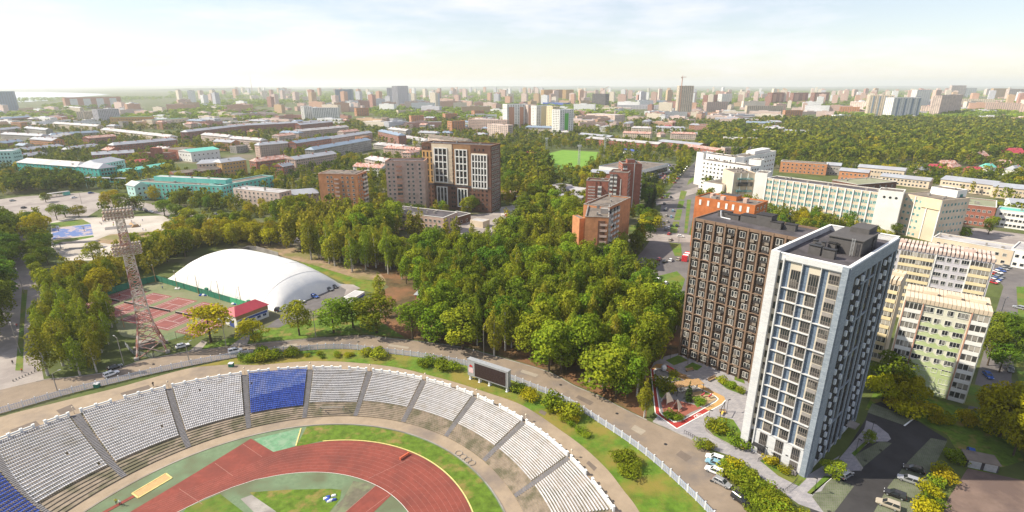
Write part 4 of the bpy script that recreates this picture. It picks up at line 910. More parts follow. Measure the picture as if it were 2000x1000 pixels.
r3, P3, w3, d3, u3, v3 = B('institute_wing', 'cream institute wing with a blank end panel beside the white stair tower', 'institute', (1766, 379), (1841, 393), 25, 24, 6, [2.2, 5.2, 8.4, 11.0], 7, 'cream', rm='rbit', para=.5, vents=4, gm='tglass', ww=1.5, ex=many(addbox('end_panel', .52, 1.0, -.03, .0, 19.5, 25.4, 'yellowp'), piers(3, 'whitew', .5, .5)))
B('stair_tower', 'slim white stair tower with a dark glazed slot on its side, end of the institute', 'stair tower', (1819, 366), (1871, 374), 29, 10, 1, None, None, 'whitew', para=.5, vents=1, ex=addbox('glazed_slot', .998, 1.012, .35, .62, 2, 27, 'tglass'))
B('institute_hall', 'white institute block with tall windows left of a white stair tower', 'institute', (1434, 339), (1476, 339), 25, 22, 6, None, None, 'cream', rm='rbit', para=.6, vents=5, ex=many(piers(3, 'whitew', .6, .5), addbox('dark_window', .18, .88, -.1, 0, 15.5, 18.5, 'dglass'), addbox('glazing', .18, .88, -.1, 0, 20.5, 21.6, 'tglass'), addbox('glazing', .18, .88, -.1, 0, 11, 12.4, 'tglass')))
B('stair_tower', 'bright white windowless stair tower at the head of the long institute building', 'stair tower', (1476, 338), (1499, 340), 26.5, 14, 1, None, None, 'whitew', para=.6, vents=2)
B('institute_annex', 'low windowless white annex with a flat brown roof in front of the institute', 'annex', (1374, 356), (1411, 362), 14, 26, 1, None, None, 'whitew', rm='rbit', para=.5, vents=3)
B('institute_wing', 'white institute wing with a grid of small square deep windows', 'institute', (1370, 313), (1466, 327), 25, 13, 7, 12, 3, 'whitew', rm='rbit', ww=1.7, wh=1.5, para=.6, vents=5, indiv=True, fm='whitew', gm='dglass', muntin=0)
B('institute_block', 'tall white end block with a chamfered top above the avenue', 'institute', (1361, 299), (1374, 301), 29, 12, 1, None, None, 'whitew', rm='rbit', para=1.2, vents=1)
B('institute_wing', 'far pale blue-white institute wing with a long roof and ribbon windows', 'institute', (1436, 313), (1516, 296), 27, 14, 6, 14, 2, 'whitew', rm='rbit', ww=2.6, wh=1.3, para=.8, vents=3, muntin=0, gm='dglass', ex=addbox('roof_house', .55, .95, .3, .9, 'roof', 3.2, 'whitew'))
B('roof_storey', 'white recessed block behind the grid of square windows', 'institute', (1379, 301), (1436, 309), 29, 12, 7, 5, None, 'whitew', rm='rbit', para=.5, gm='dglass')
B('roof_storey', 'small white cube tower rising behind the institute roof', 'institute', (1463, 312), (1487, 314), 28, 10, 1, None, None, 'whitew', para=.5, vents=0)

# bright orange block behind the brown tower
B('brick_block', 'bright orange brick apartment block with white panels under its flat roof, behind the brown tower', 'apartment block', (1358, 386), (1475, 404), 29, 17, 9, None, 3, 'hotbrick', rm='rbit', para=.8, vents=6,
  ex=many(addbox('roof_house', .35, .62, .35, .75, 'roof', 2.6, 'hotbrick', 'rdark'), addbox('vent_tower', .18, .23, .3, .5, 'roof', 2.4, 'pinkbrick'), addbox('vent_tower', .42, .48, .05, .2, 'roof', 2.4, 'pinkbrick'), addbox('vent_tower', .74, .80, .3, .5, 'roof', 2.4, 'pinkbrick'), lambda root, w, d, h, fh, zs: [addbox('white_panel', x, x+.035, -.012, 0, h-3.6, h-.6, 'whitew')(root, w, d, h, fh, zs) for x in (.08, .22, .40, .53, .64, .76, .88)]))

# brick towers by the avenue
def crosses(cols, rows, x0, x1):
    def go(root, w, d, h, fh, zs):
        mb = MB(); s_ = .42; mb.bar((-s_, 0, -s_), (s_, 0, s_), .16, .2); mb.bar((-s_, .04, s_), (s_, .04, -s_), .16, .2); me = mb.mesh('brick_cross', M['frame'])
        for i in range(cols):
            for j in range(rows): place('brick_cross', me, root, (w*(x0+(x1-x0)*(i+.5)/cols), -.06, h-3.2-j*(h-6)/rows))
    return go
B('brick_tower', 'dark orange brick tower with a lattice of white crosses on its front', 'apartment block', (1145, 355), (1188, 357), 28, 11, 9, None, 3, 'redbrick', rm='rbit', para=.9, trim='conc', vents=2, ex=many(crosses(5, 11, .10, .42), balconies([9.3], 2.4, 'F', glazed=.8), addbox('corner_pier', .44, .47, -.03, 0, 0, 28.5, 'brownbrick'), addbox('corner_pier', .62, .645, -.03, 0, 0, 28.5, 'brownbrick')))
B('brick_tower', 'middle dark orange brick tower with a column of small white balconies', 'apartment block', (1190, 338), (1227, 340), 28, 15, 9, None, 3, 'redbrick', rm='rbit', para=.9, trim='conc', vents=2, ex=many(balconies([2.0, 5.0], 2.2, 'F', glazed=.7), addbox('white_slot', .62, .66, -.02, 0, 5, 24, 'frame')))
B('brick_tower', 'tallest dark orange brick tower with an open concrete crown on its roof', 'apartment block', (1216, 322), (1254, 322), 33, 15, 11, None, 3, 'redbrick', rm='rbit', para=.9, trim='conc', vents=4, ex=many(balconies([2.0], 3.0, 'F', glazed=.6), balconies([3, 8], 2.6, 'R', glazed=.4), addbox('corner_pier', .6, .64, -.03, 0, 0, 33.5, 'frame'), addbox('roof_house', .3, .7, .3, .7, 'roof', 3.2, 'redbrick', 'rdark')))
B('brick_block', 'orange brick nine storey block with a recessed column of open balconies, above the trees', 'apartment block', (1143, 426), (1189, 428), 27, 30, 9, None, 6, 'orbrick', rm='rbit', para=.8, trim='conc', vents=4, sides='FR', ex=many(addbox('balcony_recess', .56, .86, -.012, 0, .5, 26, 'brownbrick'), balconies([9.2], 3.6, 'F', 1.3, 'pinkbrick', glazed=.25), balconies([3.5, 9, 16, 22, 27], 2.6, 'R', 1.2, 'frame', glazed=.5), addbox('roof_house', .62, .95, .35, .48, 'roof', 2.6, 'conc')))
B('brick_stub', 'narrow orange brick stair block joined to the side of the balcony block', 'apartment block', (1132, 428), (1143, 427), 25.5, 8, 1, None, None, 'orbrick', para=.3, vents=0)
B('brick_block', 'higher rear part of the orange brick balcony block beside the avenue', 'apartment block', (1190, 408), (1232, 388), 27.5, 15, 9, None, 3, 'orbrick', rm='rbit', para=.8, trim='conc', vents=3, sides='R', ex=balconies([2.5, 7, 11.5], 2.6, 'F', 1.2, 'frame', glazed=.5))
# hall and small buildings by the football pitch
B('market_hall', 'big low hall with a brown roof and a blue fascia beside the avenue', 'hall', (1170, 325), (1253, 334), 9, 62, 1, None, None, 'whitew', rm='rbit', para=.4, trim='rblue', vents=9, ex=addbox('glazed_front', .998, 1.006, .05, .95, 2, 6.5, 'dglass'))
B('market_hall', 'grey-blue tin roofed hall between the brick towers and the big brown hall', 'hall', (1152, 336), (1200, 340), 7, 16, 1, 5, 2, 'redbrick', 'gable', 'rgrey', vents=0, rise=2)
B('club_house', 'white club house with blue corners and a red roof beside the football pitch', 'club house', (1013, 299), (1047, 304), 9, 19, 2, 6, 4, 'whitew', 'gable', 'rred', vents=0, rise=2.2, hip=3, fm='steelb', ex=many(addbox('corner_pier', 0, .06, -.02, 0, 0, 9, 'plasticb'), addbox('corner_pier', .94, 1, -.02, 0, 0, 9, 'plasticb')))
B('kiosk', 'small white building with a bright blue roof beyond the pitch', 'kiosk', (1216, 292), (1240, 296), 5, 10, 1, 3, 1, 'whitew', 'gable', 'plasticb', vents=0, rise=1.4)
B('school_building', 'two storey pale lilac building with big windows between pitch and brick towers', 'school', (1077, 362), (1100, 366), 8.5, 12, 2, 4, 3, 'lilac', rm='rbit', vents=2, para=.5)
B('school_building', 'low lilac-grey extension with white framed windows beside the brick cross tower', 'school', (1100, 368), (1146, 374), 6.5, 12, 2, 6, 2, 'lilac', rm='rwhite', vents=2, para=.4, ww=1.8)
B('glass_pavilion', 'small pavilion with a wall of blue glass below the dark orange towers', 'pavilion', (1086, 382), (1136, 388), 6.5, 10, 1, None, None, 'conc', rm='rgrey', vents=2, para=.4, ex=addbox('glass_wall', .03, .9, -.02, 0, .8, 5.8, 'glass'))
B('shed', 'dark shed with a rusty red roof beside the new brown apartment tower', 'shed', (976, 378), (1004, 380), 5, 10, 1, None, None, 'brownbrick', 'gable', 'rust', vents=0, rise=2)
B('shed', 'low brown shed among trees near the building yard', 'shed', (1008, 384), (1027, 387), 4, 7, 1, None, None, 'brownbrick', 'gable', 'rgrey', vents=0, rise=1.5)

# the new brown-and-white apartment tower in the middle
M['bandw'] = M['whitew']
def grid_bay(x0, x1, z0, z1, n, rows, m='whitew', out=.5, gm='dglass'):
    def go(root, w, d, h, fh, zs):
        a, b = w*x0, w*x1; part('bay_glazing', M[gm], [(a, b, -.06, .0, z0, z1)], root)
        mb = MB(); mb.box(-.35, .35, -out, -.02, z0-.4, z1+.4); me = mb.mesh('bay_post', M[m])
        for k in range(n+1): place('bay_post', me, root, (a+(b-a)*k/n, 0, 0))
        mb = MB(); mb.box(a+.35, b-.35, -out+.08, -.07, 0, .7); me = mb.mesh('bay_beam', M[m])
        for k in range(rows+1): place('bay_beam', me, root, (0, 0, z0-.35+(z1-z0)*k/rows))
        mb = MB(); mb.box(a+.35, b-.35, -.16, -.07, -.06, .12); me = mb.mesh('floor_line', M['brownbrick'])
        for k in range(rows*2):
            if k % 2: place('floor_line', me, root, (0, 0, z0+(z1-z0)*k/(rows*2)))
    return go
rN, PN, wN, dN, uN, vN = B('apartment_tower', 'new brown and white apartment tower with large framed window bays, beyond the wood', 'apartment tower', (823, 281), (958, 287), 48, 18, 16, None, 5, 'brownbrick', rm='rdark', para=.8, trim='tanbrick', vents=5, sides='R', ww=1.5, wh=1.8, gm='dglass',
  ex=many(addbox('tan_panel', .0, .16, -.0016, -.0002, 19.5, 43.5, 'ochre'), addbox('cream_panel', .15, .45, -.0022, -.0001, 19.5, 48.6, 'cream'), addbox('tan_panel', .47, .72, -.002, -.0001, 19.0, 48.5, 'tanbrick'), addbox('cream_panel', .73, .955, -.0022, -.0001, 16.8, 43, 'cream'), addbox('dark_band', .0, 1.003, -.012, 0, 17.9, 18.9, 'rdark'),
   grid_bay(.19, .375, 20.5, 45.5, 3, 5), grid_bay(.50, .665, 19.8, 45, 3, 5), grid_bay(.21, .36, 3.5, 16.8, 3, 1), grid_bay(.52, .66, 3.0, 16.4, 3, 1), grid_bay(.735, .945, 18.0, 42.0, 5, 5)))
zsN = [1.5+3.0*k for k in range(16)]
facade(rN, wN, dN, 'F', [wN*x for x in (.03, .085, .14)], [20.4+4.6*k for k in range(5)], 1.3, 3.6, 'ochre', 'dglass', True, muntin=0)
facade(rN, wN, dN, 'F', [wN*x for x in (.03, .085, .14, .435, .47, .70, .76, .82, .88, .94)], [1.8+3.4*k for k in range(5)], 1.3, 1.7, 'brownbrick', 'dglass', True)
facade(rN, wN, dN, 'F', [wN*.43, wN*.405], [20+3.1*k for k in range(8)], .9, 1.7, 'cream', 'dglass', True); facade(rN, wN, dN, 'F', [wN*.46], [20+3.1*k for k in range(9)], 1.0, 1.7, 'tanbrick', 'dglass', True)
facade(rN, wN, dN, 'F', [wN*x for x in (.035, .07, .11, .78, .84, .90)], [44.6], 1.2, 1.8, 'brownbrick', 'dglass', True)
B('apartment_tower', 'pale pink twelve storey tower with a red-trimmed stack of balconies', 'apartment tower', (752, 317), (828, 317), 37, 16, 12, None, None, 'pinkbrick', rm='rdark', para=.8, trim='terra', vents=3, sides='F', ex=lambda root, w, d, h, fh, zs: (facade(root, w, d, 'F', [w*x for x in (.08, .20, .58, .70, .88)], zs, 1.4, 1.5, indiv=True), balconies([w*.35], 3.6, 'F', 1.3, 'terra', glazed=.6)(root, w, d, h, fh, zs)))
B('brick_block', 'orange brick nine storey block with glazed balconies, rising from the trees', 'apartment block', (621, 341), (697, 343), 28, 17, 9, None, None, 'orbrick', rm='rbit', para=.8, trim='pinkbrick', vents=6, sides='FR', ex=lambda root, w, d, h, fh, zs: (facade(root, w, d, 'F', [w*x for x in (.24, .34, .62, .75, .88)], zs, 1.3, 1.5, indiv=True), balconies([w*.47], 3.4, 'F', .9, 'pinkbrick', glazed=.5)(root, w, d, h, fh, zs), facade(root, w, d, 'R', [2.5, 6.5], zs, 1.3, 1.5, indiv=True), balconies([10, 14], 3.0, 'R', 1.1, 'frame', glazed=.7)(root, w, d, h, fh, zs), addbox('roof_rim', .08, .92, .1, .9, 'roof', .9, 'rbit')(root, w, d, h, fh, zs)))
B('office_building', 'three storey grey-brown building with a dark flat roof beside the building yard', 'office', (757, 414), (866, 427), 11, 17, 3, 12, 3, 'pinkbrick', rm='rdark', para=.5, trim='frame', vents=7, indiv=True, ww=1.6)
B('office_building', 'low flat annex between the grey-brown building and the new tower', 'office', (866, 421), (893, 426), 5, 14, 1, 3, 2, 'brownbrick', rm='rdark', para=.5, trim='frame', vents=0)
B('shed', 'small pale shed inside the walled building yard', 'shed', (918, 430), (943, 434), 4, 8, 1, None, None, 'cream', rm='rwhite', vents=0, para=.2)
B('house', 'four storey pinkish-grey house with a flat pale roof among trees, near the orange block', 'apartment house', (455, 369), (545, 378), 12.5, 12, 4, 10, 3, 'pink', rm='rwhite', para=.5, trim='frame', vents=4, indiv=True)
B('house', 'old grey house with a hipped tin roof beside the pinkish-grey one', 'apartment house', (556, 382), (622, 377), 9, 13, 3, 8, 3, 'grey', 'gable', 'rgrey', rise=3.2, hip=4, vents=0)
# teal academy
def dentil(m='whitew'):
    return many(piers(14, m, .4, .15), bands(m, [.96], .4, .2))
B('academy', 'long turquoise academy building with white trim and a brown roof behind the square', 'academy', (262, 356), (432, 365), 13, 16, 4, 20, 4, 'teal', rm='rbit', para=.6, trim='mint2', vents=6, indiv=True, ww=1.5, wh=1.7)
B('academy', 'turquoise academy wing running away from the square towards the orange block', 'academy', (432, 364), (534, 345), 13, 14, 4, 12, 3, 'teal', rm='rbit', para=.6, trim='mint2', vents=3, indiv=True)
B('roof_storey', 'turquoise attic storey on top of the long academy building', 'attic', (300, 345), (440, 352), 16.5, 7, 1, None, None, 'teal', rm='rwhite', para=.3, vents=3)
B('gatehouse', 'white pedimented porch at the end of the turquoise academy', 'porch', (246, 361), (262, 364), 12, 10, 3, 2, 2, 'mint2', 'gable', 'rwhite', rise=3, vents=0)
B('academy', 'turquoise corner building with a hipped grey roof at the head of the bridge', 'academy', (150, 325), (192, 330), 14, 16, 4, 5, 5, 'teald', 'gable', 'rgrey', rise=4, hip=6, vents=0, fm='mint2', ww=1.8, wh=2)
B('academy', 'long turquoise building with a grey hipped roof and dormers behind dark trees', 'academy', (32, 317), (150, 326), 13, 15, 4, 16, 4, 'teald', 'gable', 'rwhite', rise=4, hip=6, vents=6, fm='mint2')
B('academy', 'pale mint-white wing with a wide grey roof behind the turquoise corner', 'academy', (190, 322), (243, 312), 14, 20, 4, 9, 4, 'mint2', 'gable', 'rgrey', rise=4, hip=6, vents=0)
B('academy', 'light turquoise block with white bands cut off by the edge of the photo', 'academy', (-80, 298), (22, 296), 20, 16, 5, 14, 4, 'mint2', rm='rwhite', para=.6, vents=3, fm='teald')
B('arcade', 'low turquoise tin roofed arcade with white arches behind the bridge', 'arcade', (214, 340), (330, 322), 7, 12, 1, 14, 2, 'teal', 'gable', 'rteal', rise=2.2, vents=0, fm='mint2', wh=3)
mb = MB(); P = G(170, 350, 8); Q = G(248, 352, 8); br = thing('footbridge', 'covered footbridge with a dark roof joining the turquoise buildings', 'footbridge', (P.x, P.y, 0), math.atan2(Q.y-P.y, Q.x-P.x)); Lb = (Q-P).length
part('roof', M['rgrey'], [(0, Lb, -2.2, 2.2, 9.6, 9.9)], br); part('deck', M['conc'], [(0, Lb, -2, 2, 5.6, 6.1)], br); part('railing', M['teald'], [(0, Lb, -2.05, -1.95, 6.1, 7.2), (0, Lb, 1.95, 2.05, 6.1, 7.2)], br, kind='stuff')
for k in range(9): part('post', M['mint2'], [(Lb*k/8-.15, Lb*k/8+.15, -2.1, -1.8, 0 if k % 2 == 0 else 6.1, 9.6)], br)
B('shop', 'low dark red roofed shop behind the turquoise arcade', 'shop', (246, 318), (292, 315), 6, 11, 1, 5, 2, 'pink', 'gable', 'rred', rise=2.5, vents=2)
B('ochre_house', 'yellow-brown four storey house with dark windows behind the academy', 'apartment house', (432, 318), (480, 312), 15, 14, 4, 7, 4, 'ochre', 'gable', 'rgrey', rise=3, hip=3, vents=2, gm='dglass', indiv=True)
B('ochre_house', 'white and yellow wing with a grey hipped roof beside the yellow-brown house', 'apartment house', (384, 320), (432, 318), 14, 15, 4, 6, 3, 'cream', 'gable', 'rgrey', rise=3, hip=4, vents=2)
B('brick_house', 'long low red brick building with a brown roof just behind the academy', 'apartment house', (340, 340), (430, 330), 9, 12, 3, 9, 3, 'redbrick', 'gable', 'rbit', rise=2, vents=0)
B('workshop', 'red brick works building with a stepped chimney block', 'workshop', (268, 300), (330, 300), 10, 14, 2, 8, 3, 'redbrick', rm='rbit', vents=2, ex=addbox('tower', .45, .7, -.1, .5, 0, 17, 'redbrick'))
B('sports_hall', 'white hall with a green and grey curved roof behind the works building', 'hall', (372, 297), (428, 291), 12, 26, 2, 6, 4, 'whitew', 'gable', 'rteal', rise=2.5, vents=0)
B('sports_hall', 'wide brown roofed red brick hall beside the green roofed one', 'hall', (316, 291), (375, 296), 12, 26, 2, 6, 3, 'redbrick', rm='rbit', vents=2, para=.4)
# rows of five storey brick houses: L, F, height, depth, wall, roof, label
rows5 = [
 ((222, 284), (345, 273), 15, 13, 'redbrick', 'rgrey', 'long red brick house with a striped grey roof behind the turquoise arcade'),
 ((366, 258), (480, 245), 16, 13, 'redbrick', 'rgrey', 'red brick five storey slab with a blue-grey roof, near the conifers'),
 ((480, 245), (582, 240), 16, 13, 'redbrick', 'rgrey', 'continuation of the red brick slab with a long pale roof'),
 ((586, 244), (650, 238), 15, 13, 'redbrick', 'rgrey', 'short red brick slab with a grey roof, end of the long row'),
 ((392, 263), (445, 268), 14, 12, 'pink', 'rwhite', 'pinkish house with balconies and a pale roof, below the red slabs'),
 ((446, 270), (508, 275), 14, 12, 'pink', 'rwhite', 'pinkish house with a pale roof and red chimneys'),
 ((506, 284), (566, 279), 15, 13, 'pinkbrick', 'rgrey', 'brick house with white balconies and a grey roof beside a dark tree'),
 ((500, 316), (568, 308), 13, 13, 'redbrick', 'rust', 'dark red brick house with a rusty roof among yellow trees'),
 ((552, 326), (573, 322), 11, 11, 'redbrick', 'rgrey', 'small red brick house half hidden by trees'),
 ((578, 280), (646, 270), 15, 13, 'redbrick', 'rblue', 'red brick house with a blue-grey roof and chimneys'),
 ((613, 293), (725, 273), 14, 13, 'grey', 'rblue', 'grey house with a wide blue-grey roof beside a street'),
 ((648, 271), (727, 259), 14, 13, 'pinkbrick', 'rgrey', 'pale brick house with a long grey roof'),
 ((582, 257), (681, 248), 15, 13, 'pinkbrick', 'rwhite', 'long house with pink balconies and a pale roof'),
 ((738, 256), (778, 265), 14, 13, 'redbrick', 'rblue', 'red brick house with a blue roof end-on to the street'),
 ((758, 252), (792, 256), 14, 13, 'grey', 'rwhite', 'grey house with a pale roof and a bright gable'),
 ((781, 268), (826, 276), 8, 20, 'grey', 'rwhite', 'low grey hall with a pale hipped roof'),
 ((836, 267), (908, 276), 15, 13, 'pink', 'rbit', 'pinkish house behind the roof of the new tower'),
 ((729, 282), (787, 288), 6, 14, 'grey', 'rwhite', 'low grey shed row among trees'),
 ((712, 310), (762, 318), 11, 14, 'pink', 'rwhite', 'pale roofed house behind the pink tower'),
 ((118, 208), (155, 211), 12, 12, 'cream', 'rwhite', 'cream house with white dormers near the hazy river'),
 ((102, 241), (188, 247), 12, 13, 'cream', 'rwhite', 'pale house with white arched dormers'),
 ((196, 253), (330, 268), 12, 13, 'cream', 'rwhite', 'long pale house with round dark dormers'),
 ((-30, 235), (62, 228), 14, 13, 'redbrick', 'rblue', 'red house with a blue roof below the curved tower'),
 ((64, 232), (118, 228), 12, 13, 'pink', 'rwhite', 'pale house with a tower gable'),
 ((46, 250), (88, 254), 10, 12, 'grey', 'rgrey', 'grey house with white gables'),
 ((0, 254), (40, 250), 10, 12, 'pink', 'rgrey', 'pinkish house with twin white gables'),
 ((82, 274), (140, 262), 10, 13, 'redbrick', 'rwhite', 'red house with a white hipped roof'),
 ((100, 264), (195, 258), 9, 12, 'grey', 'rblue', 'low house with a long blue roof'),
 ((0, 262), (80, 266), 9, 12, 'grey', 'rgrey', 'low grey row near the edge of the photo'),
 ((18, 297), (125, 285), 9, 12, 'grey', 'rgrey', 'low row with a long grey roof behind the turquoise building'),
 ((135, 292), (195, 284), 8, 12, 'grey', 'rgrey', 'low row with hipped grey ends'),
 ((26, 308), (92, 300), 8, 12, 'grey', 'rgrey', 'low long roof directly above the turquoise building'),
 ((180, 303), (262, 298), 10, 13, 'redbrick', 'rgrey', 'red house with a grey roof beside the works building'),
 ((-20, 283), (45, 276), 9, 12, 'redbrick', 'rblue', 'low red house with a blue hipped roof at the edge of the photo'),
]
for L, Fq, h, d, wl, rf, lab in rows5:
    B('apartment_house', lab, 'apartment house', L, Fq, h, d, max(2, round(h/3)), max(3, round((G(*Fq, h)-G(*L, h)).length/3.2)), 3, wl, 'gable', rf, rise=3.2, hip=4 if len(lab) % 2 else 0, vents=0, chim=4, ww=1.4, wh=1.5)
# warehouses, works and houses on the right side
rt = [
 ((1873, 399), (1946, 407), 13, 30, 3, 6, 4, 'redbrick', 'flat', 'rgreen', 'red brick school with a flat greenish roof beside the institute', 'school'),
 ((1947, 410), (2060, 424), 11, 14, 3, 12, 3, 'whitew', 'flat', 'rteal', 'white three storey building with a turquoise edge, cut off by the photo', 'school'),
 ((1820, 386), (1700, 352), 8, 14, 2, 8, 3, 'cream', 'flat', 'rbit', 'low rear wing', 'annex'),
 ((1675, 362), (1752, 356), 12, 24, 3, 6, 4, 'brownbrick', 'flat', 'rgreen', 'dark brick building with a flat greenish roof behind the long institute', 'school'),
 ((1676, 326), (1767, 334), 10, 13, 2, 14, 3, 'cream', 'gable', 'rgrey', 'cream two storey building with a pale blue roof near the big wood', 'works building'),
 ((1640, 333), (1696, 338), 9, 13, 2, 6, 2, 'orbrick', 'gable', 'rgrey', 'orange brick building with a pale tin roof beside a tree', 'works building'),
 ((1525, 316), (1616, 322), 11, 14, 3, 10, 3, 'orbrick', 'flat', 'rbit', 'orange brick three storey building behind the institute roof', 'works building'),
 ((1614, 322), (1642, 324), 10, 12, 2, 4, 2, 'grey', 'gable', 'rgrey', 'small grey building between two orange brick ones', 'works building'),
 ((1720, 344), (1816, 354), 7, 14, 2, 12, 2, 'cream', 'gable', 'rgrey', 'low cream works with a long grey roof behind the wing', 'works building'),
 ((1838, 350), (1942, 362), 9, 24, 2, 14, 4, 'cream', 'gable', 'rgrey', 'wide cream warehouse with a pale blue-grey roof', 'warehouse'),
 ((1940, 364), (2080, 378), 9, 20, 2, 16, 4, 'cream', 'gable', 'rgrey', 'long cream warehouse running out of the photo', 'warehouse'),
 ((1975, 396), (2080, 404), 8, 14, 2, 10, 2, 'whitew', 'gable', 'rgrey', 'white building with blue windows and a grey roof at the edge', 'works building'),
 ((1822, 465), (1980, 492), 8, 14, 2, 10, 3, 'cream', 'flat', 'rwhite', 'low cream building with deep window bays behind the yellow panel block', 'school'),
 ((1975, 487), (2080, 505), 9, 20, 2, 6, 3, 'whitew', 'flat', 'rwhite', 'bright white end building beside the school yard', 'school'),
 ((1145, 270), (1285, 282), 9, 20, 2, 20, 3, 'redbrick', 'gable', 'rwhite', 'long red brick works with a pale roof beyond the football pitch', 'works building'),
 ((1285, 276), (1365, 284), 9, 20, 2, 14, 3, 'redbrick', 'gable', 'rgrey', 'red brick works shed with a grey roof near the avenue', 'works building'),
 ((1330, 284), (1400, 294), 8, 18, 2, 10, 3, 'redbrick', 'gable', 'rust', 'dark red works shed with a rusty roof behind the institute', 'works building'),
 ((1416, 290), (1475, 290), 12, 14, 3, 8, 3, 'pinkbrick', 'flat', 'rbit', 'orange and cream block showing above the institute roof', 'works building'),
 ((1130, 262), (1190, 268), 8, 16, 2, 8, 2, 'conc', 'gable', 'rgrey', 'grey depot with a pale roof behind the brick works', 'depot'),
]
for L, Fq, h, d, fl, cf, cs, wl, ro, rf, lab, cat in rt:
    if lab == 'low rear wing': continue
    B(cat.replace(' ', '_'), lab, cat, L, Fq, h, d, fl, cf, cs, wl, ro, rf, vents=4 if ro == 'flat' else 0, rise=2.4, indiv=h > 10 and d > 20, para=.5, trim='frame' if ro == 'flat' else None)
